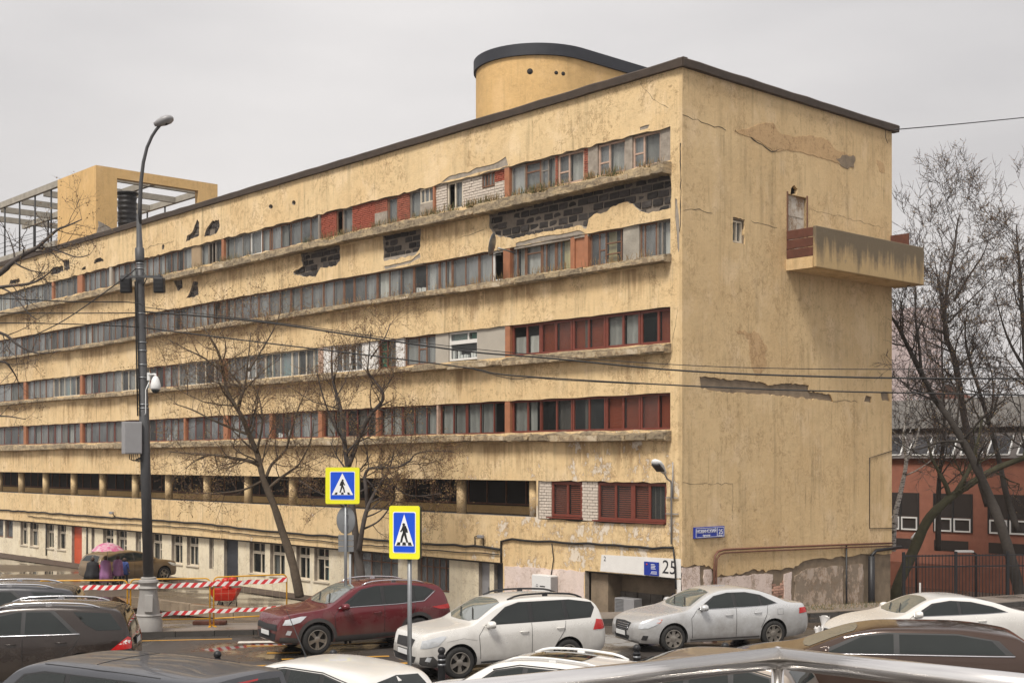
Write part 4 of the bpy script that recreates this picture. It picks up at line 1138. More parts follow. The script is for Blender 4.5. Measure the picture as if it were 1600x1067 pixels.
mb = MB(); sEnd = SMAX - 1
mb.slab(jag([(0, 0), (1.0, 0), (.95, .5), (.5, .75), (.1, .9)], .2, .05, 2), [], lambda a, b, n: FP(sF - .02, -tF - .02 - a, ROOFZ + .3 + b) + Vector((n, 0, 0)), -.02, .012)
mb.build('bare_render', M['render'], block)
def beam(s0, t0, s1, t1, z, w=.22, h=.36):
    mb = MB(); a, b = FP(s0, -t0, z - h), FP(s1, -t1, z)
    if abs(s1 - s0) > abs(t1 - t0): a.y += w / 2; b.y -= w / 2
    else: a.x += w / 2; b.x -= w / 2
    mb.box2(a, b); return mb.build('roof_beam', M['concrete'], block)
for t in (tF + .12, tF + 3.9, tc2 - .12):
    beam(sG + .003 if t < 1 else sF + .42, t, sEnd, t, zF - (.0 if t < 1 else .05))
k = 0
s = sF + 1.5
while s < sEnd:
    if s > sG + .3 or True: beam(s, tF + .47, s, tc2 - .25, zF - .062); 
    s += 3.4; k += 1
for t in (tF + .12, tF + 3.9, tc2 - .12):
    s = sG + 1.2
    while s < sEnd:
        mb = MB(); mb.tube([FP(s, -t, ROOFZ + .2), FP(s, -t, zF - .38)], .055, 6); mb.build('roof_post', M['black'], block); s += 2.4
for z in (.5, .8, 1.1):
    mb = MB(); mb.tube([FP(sG + .1, -tF - .12, ROOFZ + .6 + z), FP(sEnd, -tF - .12, ROOFZ + .6 + z)], .015, 4); mb.build('roof_rail', M['black'], block)
mb = MB(); mb.box2(FP(sG + .004, -tF + .15, ROOFZ + .28), FP(sEnd, -tF - .5, ROOFZ + .75)); mb.build('terrace_edge', M['concrete'], block)
mb = MB(); mb.box2(FP(sG + .004, -tF + .1, ROOFZ + .17), FP(sEnd, -tF - .4, ROOFZ + .279)); mb.build('terrace_wall', M['stucco_new'], block)
mb = MB(); mb.box2(FP(sG + 1, -tc2 - 1.2, ROOFZ + .2), FP(sEnd, -tc2 - 3, ROOFZ + 3.1)); mb.build('terrace_wall', M['stucco_new'], block)
mb = MB(); mb.box2(FP(sF - 1.5, -tF + .2, ROOFZ + .262), FP(sG + 6, -tF - .1, ROOFZ + .31)); mb.build('roof_flashing', M['rust'], block)
# black water tank on the roof
p = at(199, 330, 76.0)
tank = thing('water_tank', 'black ribbed water tank standing on the roof inside the open frame', 'water tank', (p.x, p.y, ROOFZ + .16))
mb = MB(); hz = CAMH + (HY - 302) / FPX * 76 - ROOFZ - .16
prof = [(.52, .9)]
z = .9
while z < hz - .1: prof += [(.52, z), (.545, z + .04), (.545, z + .12), (.52, z + .16)]; z += .3
mb.lathe(prof + [(.52, hz - .08)], 20, mi=0); mb.build('barrel', M['black'], tank)
mb = MB(); mb.lathe([(.62, hz - .08), (.66, hz - .02), (.60, hz + .03), (.2, hz + .08)], 20); mb.build('lid', M['black'], tank)
mb = MB()
for a in range(4): mb.box((.4 * math.cos(a * 1.57 + .78), .4 * math.sin(a * 1.57 + .78), .45), (.09, .09, .9))
mb.box((0, 0, .88), (1.1, 1.1, .05)); mb.build('stand', M['rust'], tank)

# ------------------------------------------------------------------ writing
def text_mesh(body, size, m, parent, loc, xdir, zdir, name='lettering', ext=.003, align='CENTER'):
    cu = bpy.data.curves.new(name, 'FONT'); cu.body = body; cu.size = size; cu.extrude = ext; cu.align_x = align; cu.resolution_u = 3
    tmp = bpy.data.objects.new('tmp', cu); COL.objects.link(tmp)
    me = bpy.data.meshes.new_from_object(tmp.evaluated_get(bpy.context.evaluated_depsgraph_get()))
    bpy.data.objects.remove(tmp); bpy.data.curves.remove(cu)
    me.materials.clear(); me.materials.append(m)
    xd, zd = Vector(xdir).normalized(), Vector(zdir).normalized(); yd = xd.cross(zd) * -1
    R = Matrix((xd, zd, xd.cross(zd))).transposed()
    me.transform(Matrix.Translation(Vector(loc)) @ R.to_4x4())
    return link(name, me, parent)
M['sign_blue'] = simple('sign_blue', (.012, .035, .30), .35, 0, .05)
M['sign_white'] = simple('sign_white', (.82, .82, .82), .4, 0, .03)
M['sign_yellow'] = simple('fluorescent_yellow', (.80, .78, .02), .45, 0, .03)
M['sign_black'] = simple('sign_black', (.012, .012, .012), .5)
M['marker'] = simple('black_marker', (.025, .025, .03), .7)
# street name sign (world space thing, axes along the end wall)
e0, e1 = end(1085, 831, .06), end(1131, 831, .06)
ez0, ez1 = end(1108, 840, .06)[1], end(1108, 822.5, .06)[1]
rotE = math.atan2(V.y, V.x)
sw_, sh_ = e1[0] - e0[0], ez1 - ez0
pos = EW((e0[0] + e1[0]) / 2, .05, (ez0 + ez1) / 2)
sg_ = thing('street_sign', 'blue street name plate with white lettering and number 25 on the end wall', 'street sign', pos, rotE)
mb = MB(); mb.box((0, 0, 0), (sw_, .09, sh_)); mb.build('plate', M['sign_blue'], sg_, bevel=.01)
mb = MB()
b = .03; y = -.05
for x0, x1, z0, z1 in ((-sw_ / 2 + b, sw_ / 2 - b, sh_ / 2 - b - .012, sh_ / 2 - b), (-sw_ / 2 + b, sw_ / 2 - b, -sh_ / 2 + b, -sh_ / 2 + b + .012),
                       (-sw_ / 2 + b, -sw_ / 2 + b + .012, -sh_ / 2 + b, sh_ / 2 - b), (sw_ / 2 - b - .012, sw_ / 2 - b, -sh_ / 2 + b, sh_ / 2 - b), (sw_ * .235, sw_ * .245, -sh_ / 2 + b, sh_ / 2 - b)):
    mb.box2((x0, y - .002, z0), (x1, y + .006, z1))
mb.build('border', M['sign_white'], sg_)
text_mesh('НОВИНСКИЙ', sh_ * .42, M['sign_white'], sg_, (-sw_ * .125, y, -.01), (1, 0, 0), (0, 0, 1))
text_mesh('бульвар', sh_ * .26, M['sign_white'], sg_, (-sw_ * .125, y, -sh_ * .34), (1, 0, 0), (0, 0, 1))
text_mesh('25', sh_ * .62, M['sign_white'], sg_, (sw_ * .36, y, -.07), (1, 0, 0), (0, 0, 1))
text_mesh('корпус 1', sh_ * .16, M['sign_white'], sg_, (sw_ * .36, y, -sh_ * .38), (1, 0, 0), (0, 0, 1))
# facade-mounted things use a frame turned along the facade: x to the right, y inwards
def fthing(name, label, cat, px, py, n, group=None):
    s, z = fac(px, py, n)
    return thing(name, label, cat, FW(s, n, z), BROT, group)
pw = fac(1007, 888)[0] - fac(1029, 888)[0]; ph = fac(1018, 878)[1] - fac(1018, 899)[1]
pl_ = fthing('info_plate', 'small blue information plate on the white fascia beside the painted 25', 'sign', 1018, 888, .04)
mb = MB(); mb.box((0, 0, 0), (pw, .05, ph)); mb.build('plate', M['sign_blue'], pl_)
mb = MB(); rg = random.Random(3)
for k in range(4): mb.box2((.0, -.03, ph * .3 - k * .045), (.0 + pw * rg.uniform(.2, .42), -.02, ph * .3 - k * .045 + .018))
for k in range(3): mb.box2((-.02 + .02 * k, -.03, -ph * .38 + k * .035), (pw * .42, -.02, -ph * .38 + k * .035 + .012))
mb.build('lettering', M['sign_white'], pl_)
mb = MB(); mb.lathe([(.03, -.031), (.03, -.02)], 10, (-pw * .3, 0, ph * .3), 'y'); mb.build('emblem', simple('sign_red', (.6, .05, .03), .5), pl_)
a = fac(1046, 892, .01)
text_mesh('25', .60, M['marker'], block, FP(a[0] + .02, .012, a[1] - .08), (1, 0, -.02), (.08, 0, 1), name='painted_number', ext=.002)
a = fac(945, 876, .01)
text_mesh('2', .22, M['marker'], block, FP(a[0], .012, a[1]), (1, 0, 0), (0, 0, 1), name='painted_number', ext=.002)

# air conditioners
ac = fthing('air_conditioner', 'white air conditioner box on the pale pink wall above the cream car roof', 'air conditioner', 851, 912, .22)
aw, ah = .92, .62
mb = MB(); mb.box((0, 0, 0), (aw, .36, ah)); mb.build('casing', M['white_plastic'], ac, bevel=.02)
mb = MB(); mb.tube([(-.2 + .05 * math.cos(0), -.185, .0), (-.13, -.185, -.08), (-.24, -.185, -.08), (-.2, -.185, .0)], .008, 4); mb.box((.08, -.183, -.06), (.26, .008, .035)); mb.build('printed_mark', M['marker'], ac)
mb = MB(); mb.box((aw / 2 + .004, 0, 0), (.012, .3, ah * .85)); mb.build('side_grille', M['grey_box'], ac)
mb = MB(); mb.box((-.3, .1, -ah / 2 - .04), (.05, .45, .07)); mb.box((.3, .1, -ah / 2 - .04), (.05, .45, .07)); mb.build('bracket', M['metal'], ac)
ac = fthing('air_conditioner', 'grey louvred unit standing in the dark basement recess by the corner', 'air conditioner', 980, 952, -.3)
mb = MB(); mb.box((0, .05, -.1), (.85, .4, .95)); mb.build('casing', M['grey_box'], ac, bevel=.02)
mb = MB()
for k in range(11): mb.box((-.2, -.155, .33 - k * .045), (.36, .012, .02), rot=Matrix.Rotation(.5, 3, 'X'))
mb.build('louvre', M['metal'], ac)
# satellite dish
dish = fthing('satellite_dish', 'grey satellite dish on a bracket above the white casement', 'satellite dish', 773, 383, .75)
mb = MB(); prof = [(.02, .0), (.15, .012), (.30, .05), (.40, .10), (.405, .11), (.39, .105), (.28, .06), (.14, .025), (.02, .015)]
mb.lathe(prof, 20); me = mb.mesh('reflector', M['metal'])
me.transform(Matrix.Rotation(math.radians(-55), 4, 'Z') @ Matrix.Rotation(math.radians(78), 4, 'X')); link('reflector', me, dish)
mb = MB(); mb.tube([(.05, .1, -.1), (.1, .5, -.15), (.15, .78, -.2)], .03, 6); mb.tube([(-.1, -.1, -.35), (.35, .0, -.38), (.4, -.25, -.22)], .015, 5); mb.build('bracket', M['metal'], dish)
# wall lamp
s0_, z0_ = fac(1049, 752, .08)
lampw = thing('wall_lamp', 'grey lantern on a curved arm fixed to the facade near its corner', 'wall lamp', FW(s0_, .08, z0_), BROT)
mb = MB(); hp = FW(*([fac(1030, 728, .9)[0], .9, fac(1030, 728, .9)[1]])); inv = Matrix.Rotation(-BROT, 3, 'Z')
hl = inv @ (hp - lampw.location)
zc = fac(1050, 850, .08)[1] - z0_
mb.tube([(0, 0, zc), (0, 0, -.1), (0, -.02, 0), tuple(hl * .35 + Vector((0, 0, -.08))), tuple(hl * .7)], .028, 8); mb.tube([(.06, 0, .6), (.06, 0, -.5)], .02, 5); mb.box((0, .03, -.5), (.5, .03, .03)); mb.box((0, .03, -1.0), (.5, .03, .03)); mb.build('arm', M['grey_box'], lampw)
dv = hl.normalized(); mb = MB()
q = dv.to_track_quat('X', 'Z').to_matrix()
prof = [(-.05, .08, .05), (.15, .12, .08), (.35, .17, .10), (.6, .18, .09), (.72, .10, .05)]
vs_ = []
for x, w_, h_ in prof:
    for k in range(10):
        a = 2 * math.pi * k / 10; vs_.append(hl * .62 + q @ Vector((x, w_ * math.cos(a), h_ * math.sin(a))))
mb.add(vs_, [(i * 10 + k, i * 10 + (k + 1) % 10, (i + 1) * 10 + (k + 1) % 10, (i + 1) * 10 + k) for i in range(4) for k in range(10)] + [tuple(range(10)), tuple(40 + k for k in range(10))], smooth=True)
mb.build('lantern', M['white_plastic'], lampw)
mb = MB(); mb.box(hl * .62 + q @ Vector((.42, 0, -.085)), (.42, .26, .05), rot=q); mb.build('lens', M['black'], lampw)

# cables along the facade
def fcable(pts, r, label, n=.05, seed=0):
    rg = random.Random(seed); P = [fac(x, y, n) for x, y in pts]; out = []
    for a, b in zip(P, P[1:]):
        m_ = max(2, int(math.dist(a, b) / .5))
        for k in range(m_):
            f = k / m_; out.append(FW(a[0] + (b[0] - a[0]) * f, n, a[1] + (b[1] - a[1]) * f + rg.uniform(-.025, .025)))
    out.append(FW(P[-1][0], n, P[-1][1]))
    mb = MB(); mb.tube(out, r, 5)
    return tag(mb.build('wall_cable', M['cable']), label, 'cable', 'cables along the facade')
fcable([(-20, 795), (43, 799), (100, 803), (217, 811), (330, 819), (400, 828), (520, 838), (640, 848), (740, 853), (781, 858)], .045, 'thick black cable sagging along the band above the ground floor windows', seed=1)
fcable([(43, 806), (90, 811), (160, 817), (235, 820), (300, 825), (400, 836), (520, 847), (640, 857), (780, 866)], .022, 'thin black cable under the thick one on the band above the ground floor', seed=2)
fcable([(783, 878), (783, 845), (800, 842), (860, 846), (960, 852), (1020, 856), (1052, 855)], .04, 'black cable bundle bent around the pale patches below the red windows', seed=3)
fcable([(862, 848), (865, 872), (861, 898)], .018, 'black cable dropping to the white air conditioner', seed=4)
fcable([(1052, 857), (1055, 885), (1056, 920)], .03, 'black cable dropping beside the painted 25 to the basement', n=.07, seed=5)
fcable([(742, 852), (742, 838), (747, 836), (755, 838), (755, 852)], .02, 'short black cable loop around the small camera on the band', seed=6)
cm = fthing('security_camera', 'small dark security camera above the cable over the grey metal door', 'camera', 751, 838, .15)
mb = MB(); mb.box((0, 0, 0), (.3, .12, .11)); mb.build('housing', M['grey_box'], cm, bevel=.02)
mb = MB(); mb.tube([(0, 0, 0), (0, .13, -.1)], .02, 5); mb.build('bracket', M['black'], cm)
cm = fthing('security_camera', 'small security camera on the band near the pink umbrella', 'camera', 174, 801, .2)
mb = MB(); mb.box((0, 0, 0), (.35, .14, .13)); mb.build('housing', M['grey_box'], cm, bevel=.02)
mb = MB(); mb.tube([(.1, 0, 0), (.12, .18, -.25)], .025, 5); mb.build('bracket', M['black'], cm)

# grass and weeds on the ledges
def ledge_grass(zr, n, ranges, count, seed, zoff):
    rg = random.Random(seed); mb = MB()
    for a, b, dens in ranges:
        sa, sb = sx(b), sx(a)
        for k in range(int(count * dens * (sb - sa))):
            s = rg.uniform(sa, sb); 
            if math.sin(s * 2.1 + seed) + math.sin(s * 5.3) < rg.uniform(-1.4, .9): continue
            h = rg.uniform(.12, .36); w_ = rg.uniform(.012, .026); nn = rg.uniform(-.05, n); lx, ly = rg.uniform(-.12, .12), rg.uniform(-.08, .10)
            z = zr + zoff + .03
            a0, a1 = FP(s - w_, nn, z), FP(s + w_, nn, z); tip = FP(s + lx, nn + ly, z + h); md = (a0 + a1) / 2 * .5 + tip * .5 + Vector((0, 0, h * .12))
            mb.add([a0, a1, md + Vector((w_ * .6, 0, 0)), md - Vector((w_ * .6, 0, 0)), tip], [(0, 1, 2, 3), (3, 2, 4)], mi=0 if rg.random() < .42 else 1)
    P = mb.v; R = Matrix.Rotation(BROT, 3, 'Z')
    mb.v = [tuple(R @ Vector(p) + C0) for p in mb.v]
    return mb
o = ledge_grass(13.80, .36, [(345, 400, .8), (480, 690, .9), (690, 880, 1.5), (880, 1040, .9), (180, 345, .4)], 95, 1, -.02).build('ledge_grass', [M['grass'], M['dry_grass']], recalc=False); tag(o, kind='stuff')
o = ledge_grass(10.98, .28, [(700, 1030, .5), (300, 700, .35)], 60, 2, -.03).build('ledge_grass', [M['dry_grass'], M['dry_grass']], recalc=False); tag(o, kind='stuff')
# ------------------------------------------------------------------ cars
def interp(pts, x, smooth=True):
    if x <= pts[0][0]: return pts[0][1]
    if x >= pts[-1][0]: return pts[-1][1]
    n = len(pts)
    for i in range(n - 1):
        if pts[i][0] <= x <= pts[i + 1][0]: break
    x0, y0 = pts[i]; x1, y1 = pts[i + 1]; h = x1 - x0; t = (x - x0) / h
    if not smooth: return y0 + (y1 - y0) * t
    def sl(j): return (pts[j + 1][1] - pts[j][1]) / (pts[j + 1][0] - pts[j][0])
    def tan(j):
        if j == 0: return sl(0)
        if j == n - 1: return sl(n - 2)
        a, b = sl(j - 1), sl(j)
        if a * b <= 0: return 0.0
        return 2 * a * b / (a + b)
    m0, m1 = tan(i), tan(i + 1)
    t2, t3 = t * t, t * t * t
    return (2 * t3 - 3 * t2 + 1) * y0 + (t3 - 2 * t2 + t) * h * m0 + (-2 * t3 + 3 * t2) * y1 + (t3 - t2) * h * m1
def paint(name, c, rough=.28, dirt=.35, metal=.25, droplets=True):
    t = NT(name)
    z = t.sep()[2]
    n_ = t.noise(3, 6, .65)
    d = t.math('MULTIPLY', t.ramp(t.math('ADD', t.math('MULTIPLY', z, -.75), t.math('ADD', n_, .25)), [(.0, 0), (.6, 1)]), min(1, dirt * 1.6))
    col = t.mix(d, c, (.13, .105, .08))
    r = t.math('ADD', t.math('MULTIPLY', d, .5), rough, clamp=True)
    t.out(col, r, t.math('MULTIPLY', t.math('SUBTRACT', 1.0, d), metal), .5, .55)
    if droplets: t.bump(t.ramp(t.noise(70, 2, .5), [(.55, 0), (.68, 1)]), .12, .004)
    return t.mat
M['car_glass'] = simple('car_glass', (.016, .020, .019), .03, 0, .2, 2, spec=1.0)
M['car_glass_sky'] = simple('car_glass_sky', (.15, .165, .15), .03, 0, .3, 2, spec=1.0)  # sky reflection on the windshields lifted into the base colour
for _k, _i in (('car_glass', 1.34), ('car_glass_sky', 2.3)): M[_k].node_tree.nodes['Principled BSDF'].inputs['IOR'].default_value = _i
M['car_trim'] = simple('car_trim', (.022, .022, .023), .55)
M['clad'] = simple('plastic_cladding', (.05, .047, .045), .7, 0, .3)
M['chrome'] = simple('chrome', (.75, .75, .77), .15, 1.0, .05)
M['tyre'] = simple('tyre_rubber', (.022, .021, .020), .85, 0, .4, 8)
M['rim'] = simple('alloy_rim', (.36, .33, .29), .4, .8, .2, 5)
M['rim_dark'] = simple('dark_wheel_disc', (.03, .028, .026), .6, .3)  # plain dark colour of the disc behind the spokes
M['lamp_clear'] = simple('headlight_glass', (.62, .64, .66), .08, .3, .15, 9, spec=.9)
M['lamp_red'] = simple('tail_light_red', (.50, .012, .012), .12, 0, .2, 9, spec=.8)
M['lamp_white'] = simple('tail_light_white', (.7, .62, .6), .12, 0, .1, 9)
M['lamp_amber'] = simple('indicator_amber', (.6, .10, .02), .15)
M['plate_white'] = simple('licence_plate_white', (.70, .70, .69), .45)
M['well'] = simple('wheel_well', (.012, .012, .012), .9)
WHEELS = {}
def wheel_meshes(r, w, spokes, rimfrac, style):
    key = (r, w, spokes, rimfrac, style)
    if key in WHEELS: return WHEELS[key]
    mb = MB(); ri = r * rimfrac
    prof = [(ri, -w / 2 + .012), (ri + .02, -w / 2), (r - .035, -w / 2 - .002), (r - .008, -w / 2 + .022), (r, -w / 2 + .05), (r, w / 2 - .05), (r - .008, w / 2 - .022), (r - .035, w / 2 + .002), (ri + .02, w / 2), (ri, w / 2 - .012)]
    mb.lathe(prof, 36, axis='y', cap=False); ty = mb.mesh('wheel', M['tyre'], sharp=50)
    mb = MB()
    mb.lathe([(ri + .003, -w / 2 + .006), (ri + .003, -w / 2 + .0), (ri - .014, -w / 2 - .002), (ri - .022, -w / 2 + .03), (ri - .022, w / 2 - .02)], 36, axis='y', cap=False)
    y = -w / 2 + .03
    for k in range(spokes):
        a = 2 * math.pi * k / spokes
        for da in ((-.13, .13) if style == 'double' else (0,)):
            R = Matrix.Rotation(-(a + da), 3, 'Y')
            wd = .038 if style == 'double' else .085
            p = [(.03, y, -wd / 2), (ri - .012, y + .004, -wd * .55), (ri - .012, y + .004, wd * .55), (.03, y, wd / 2), (.03, y + .045, -wd / 2), (ri - .012, y + .035, -wd * .55), (ri - .012, y + .035, wd * .55), (.03, y + .045, wd / 2)]
            mb.add([R @ Vector(q) for q in p], [(0, 1, 2, 3), (4, 7, 6, 5), (0, 4, 5, 1), (1, 5, 6, 2), (2, 6, 7, 3), (3, 7, 4, 0)])
    mb.lathe([(.045, y - .012), (.075, y - .004), (.08, y + .05)], 16, axis='y')
    rim = mb.mesh('rim', M['rim'], sharp=40)
    mb = MB(); mb.lathe([(ri - .02, y + .06), (ri - .02, y + .07)], 28, axis='y'); dk_ = mb.mesh('brake_disc', M['rim_dark'])
    WHEELS[key] = (ty, rim, dk_); return WHEELS[key]

class Car:
    def __init__(self, sp, name, label, loc, yaw, paint_m):
        """local frame: x forward is towards -x (nose at x=0, tail at x=L); left-hand side of the car at -y when nose points to -x"""
        self.sp = sp
        self.t = thing(name, label, 'car', loc, yaw)
        L, W = sp['L'], sp['W']
        self.L, self.W = L, W
        ns = 72
        xs_ = [L * (i / ns) for i in range(ns + 1)]
        xs_ = sorted(set([0, .015, .04, .08, .12] + xs_ + [L - .12, L - .08, L - .04, L - .015]))
        tum = sp.get('tum', .26)
        rings = []
        for x in xs_:
            w = W * interp(sp['plan'], x); zt = interp(sp['top'], x); zb = interp(sp['bot'], x)
            zbelt = min(interp(sp['belt'], x), zt - .02)
            zbelt = max(zbelt, zb + .12)
            zt = max(zt, zbelt + .02)
            h = zt - zbelt; H_ = zbelt - zb
            half = [(0, zb), (.78 * w, zb), (.93 * w, zb + .03), (.972 * w, zb + .10 * H_ + .04), (.988 * w, zb + .30 * H_), (1.0 * w, zb + .55 * H_), (.997 * w, zb + .75 * H_), (.985 * w, zb + .90 * H_), (.958 * w, zbelt)]
            we = .958 * w; wr = we - tum * h * sp.get('tumf', 1.0)
            hs = .86 if h > .2 else .55 + .31 * (h / .2)
            for f in (.2, .45, .7, .9): half.append((we + (wr - we) * f ** 1.15, zbelt + hs * h * f))
            for k in range(6):
                a = math.pi / 2 * k / 5
                cx_ = math.cos(a) ** .75 if k < 5 else 0
                half.append((max(0, wr * cx_), zbelt + hs * h + (1 - hs) * h * math.sin(a) ** .9))
            rings.append((x, half))
        mb = MB(); N = len(rings[0][1]); R = 2 * N - 2
        for x, half in rings:
            ring = [(x, -y, z) for y, z in half] + [(x, y, z) for y, z in reversed(half[1:-1])]
            mb.v += ring
        n = len(rings)
        for i in range(n - 1):
            for k in range(R):
                mb.f.append((i * R + k, i * R + (k + 1) % R, (i + 1) * R + (k + 1) % R, (i + 1) * R + k)); mb.m.append(0); mb.sm.append(True)
        # domed end caps
        for i0, dx in ((0, -.02), (n - 1, .02)):
            x, half = rings[i0]
            zc = sum(p[1] for p in half) / N
            o = len(mb.v); mb.v.append((x + dx, 0, zc))
            for k in range(R):
                a, b = i0 * R + k, i0 * R + (k + 1) % R
                mb.f.append((a, b, o) if i0 else (b, a, o)); mb.m.append(0); mb.sm.append(True)
        me = mb.mesh('body', [paint_m, M['well']])
        self.bvh = BVHTree.FromPolygons([v.co for v in me.vertices], [tuple(p.vertices) for p in me.polygons])
        # wheel arches
        r = sp['r']
        cut = MB()
        for wx in (sp['wf'], sp['wr']):
            for s_ in (-1, 1):
                cut.lathe([(r + .055, 0), (r + .055, .5)], 28, (wx, s_ * (W - .24) if s_ > 0 else -(W - .24) - .5, r + .01), 'y')
        cme = cut.mesh('cut', [M['well'], M['well']])
        for p in cme.polygons: p.material_index = 1
        body = link('body', me, self.t)
        co = bpy.data.objects.new('cut', cme); COL.objects.link(co); co.matrix_world = Matrix.Identity(4)
        co.parent = self.t
        bo = body.modifiers.new('b', 'BOOLEAN'); bo.object = co; bo.operation = 'DIFFERENCE'; bo.solver = 'EXACT'
        dg = bpy.context.evaluated_depsgraph_get(); dg.update()
        nm = bpy.data.meshes.new_from_object(body.evaluated_get(dg))
        body.modifiers.clear(); bpy.data.objects.remove(co)
        nm.name = 'body'
        nm.set_sharp_from_angle(angle=math.radians(34))
        body.data = nm; self.body = body
        ty, rim, dk_ = wheel_meshes(r, sp.get('tw', .22), sp.get('spokes', 5), sp.get('rimf', .66), sp.get('style', 'double'))
        for wx in (sp['wf'], sp['wr']):
            for s_ in (-1, 1):
                w_ = link('wheel', ty, self.t, (wx, s_ * (W - .125), r), (0, .3 * wx, math.pi if s_ > 0 else 0))
                link('rim', rim, w_); link('brake_disc', dk_, w_)
    # overlay: an outline in a projection plane, laid on the body
    def lay(self, name, poly, view, m, off=.006, grid=.07, mirror=True, parent=None, thick=0.0):
        for s_ in ((-1, 1) if mirror and view == 'side' else (1,)):
            pts = []
            for i, p in enumerate(poly):
                q = poly[(i + 1) % len(poly)]
                n = max(1, int(math.dist(p, q) / grid))
                for k in range(n): pts.append((p[0] + (q[0] - p[0]) * k / n, p[1] + (q[1] - p[1]) * k / n))
            nb = len(pts); a0, a1 = min(p[0] for p in pts), max(p[0] for p in pts); b0, b1 = min(p[1] for p in pts), max(p[1] for p in pts)
            ip = []
            a = a0 + grid * .5
            while a < a1:
                b = b0 + grid * .5
                while b < b1:
                    if inside((a, b), pts) and min(math.dist((a, b), q) for q in pts) > grid * .35: ip.append((a, b))
                    b += grid
                a += grid
            res = delaunay_2d_cdt([Vector(p) for p in pts + ip], [(i, (i + 1) % nb) for i in range(nb)], [list(range(nb))], 1, 1e-5)
            vs_, fs_ = res[0], res[2]
            out, ok = [], []
            for v in vs_:
                if view == 'side': o, d = Vector((v[0], s_ * 3, v[1])), Vector((0, -s_, 0))
                elif view == 'front': o, d = Vector((-3, v[0], v[1])), Vector((1, 0, 0))
                elif view == 'rear': o, d = Vector((self.L + 3, v[0], v[1])), Vector((-1, 0, 0))
                else: o, d = Vector((v[0], v[1], 5)), Vector((0, 0, -1))
                h = self.bvh.ray_cast(o, d)
                if h[0] is None: out.append(o); ok.append(False)
                else:
                    nn = h[1] if h[1].dot(d) < 0 else -h[1]
                    out.append(h[0] + nn * off); ok.append(True)
            fs_ = [f for f in fs_ if all(ok[i] for i in f)]
            if not fs_: continue
            used = sorted({i for f in fs_ for i in f}); mp = {i: k for k, i in enumerate(used)}
            mb = MB(); mb.add([out[i] for i in used], [tuple(mp[i] for i in f) for f in fs_], smooth=True)
            me = mb.mesh(name, m, recalc=True)
            o = link(name, me, parent or self.t)
    def line(self, name, pts, view, m, w=.010, off=.003, both=True):
        for s_ in ((-1, 1) if view == 'side' and both else (1,)):
            out = []
            for a, b in zip(pts, pts[1:]):
                n = max(1, int(math.dist(a, b) / .08))
                for k in range(n + (b is pts[-1])):
                    f = k / n; v = (a[0] + (b[0] - a[0]) * f, a[1] + (b[1] - a[1]) * f)
                    if view == 'side': o, d = Vector((v[0], s_ * 3, v[1])), Vector((0, -s_, 0))
                    elif view == 'front': o, d = Vector((-3, v[0], v[1])), Vector((1, 0, 0))
                    elif view == 'rear': o, d = Vector((self.L + 3, v[0], v[1])), Vector((-1, 0, 0))
                    else: o, d = Vector((v[0], v[1], 5)), Vector((0, 0, -1))
                    h = self.bvh.ray_cast(o, d)
                    if h[0] is not None: out.append(h[0] - d * off)
            if len(out) > 1:
                mb = MB(); mb.tube(out, w / 2, 5); mb.build(name, m, self.t)
    def hit(self, view, a, b, s_=1):
        if view == 'side': o, d = Vector((a, s_ * 3, b)), Vector((0, -s_, 0))
        elif view == 'front': o, d = Vector((-3, a, b)), Vector((1, 0, 0))
        elif view == 'rear': o, d = Vector((self.L + 3, a, b)), Vector((-1, 0, 0))
        else: o, d = Vector((a, b, 5)), Vector((0, 0, -1))
        return self.bvh.ray_cast(o, d)[0]
    def mirror_pods(self, x, z, m):
        for s_ in (-1, 1):
            h = self.hit('side', x, z, s_)
            mb = MB()
            prof = [(-.09, .055, .05), (-.05, .11, .075), (.02, .12, .085), (.06, .115, .08)]
            vs_ = []
            for dx, hy_, hz_ in prof:
                for k in range(10):
                    a = 2 * math.pi * k / 10; vs_.append((h.x + dx, h.y + s_ * (.13 + hy_ * math.cos(a)), z + .05 + hz_ * math.sin(a)))
            mb.add(vs_, [(i * 10 + k, i * 10 + (k + 1) % 10, (i + 1) * 10 + (k + 1) % 10, (i + 1) * 10 + k) for i in range(3) for k in range(10)] + [tuple(range(10)), tuple(30 + k for k in range(10))], smooth=True)
            pod = mb.build('side_mirror', m, self.t, sharp=50)
            mb = MB(); mb.box((h.x, h.y + s_ * .04, z + .0), (.09, .12, .035)); mb.build('mirror_foot', M['car_trim'], pod)
            mb = MB(); mb.box((h.x + .063, h.y + s_ * .13, z + .05), (.006, .19, .12)); mb.build('mirror_glass', M['chrome'], pod)
    def handles(self, pts, m):
        for x, z in pts:
            for s_ in (-1, 1):
                h = self.hit('side', x, z, s_)
                mb = MB(); mb.tube([(h.x - .10, h.y + s_ * .005, z), (h.x - .07, h.y + s_ * .03, z + .004), (h.x + .07, h.y + s_ * .03, z + .004), (h.x + .10, h.y + s_ * .005, z)], .014, 6); mb.build('door_handle', m, self.t)
    def rails(self, x0, x1, yf, m, h=.05, r=.018):
        for s_ in (-1, 1):
            pts = []; n = 12
            for k in range(n + 1):
                x = x0 + (x1 - x0) * k / n; q = self.hit('top', x, s_ * yf)
                up = h * min(1, min(k, n - k) / 1.5); pts.append(q + Vector((0, 0, up + .004)))
            mb = MB(); mb.tube(pts, r, 8)
            for k in (n // 2,):
                q = self.hit('top', x0 + (x1 - x0) * k / n, s_ * yf); mb.box(q + Vector((0, 0, h / 2)), (.12, .03, h))
            mb.build('roof_rail', m, self.t)
    def wipers(self, pts):
        for (x0, y0), (x1, y1) in pts:
            out = [self.hit('top', x0 + (x1 - x0) * k / 6, y0 + (y1 - y0) * k / 6) + Vector((0, 0, .03)) for k in range(7)]
            mb = MB(); mb.tube(out, .012, 5); mb.build('wiper', M['car_trim'], self.t)
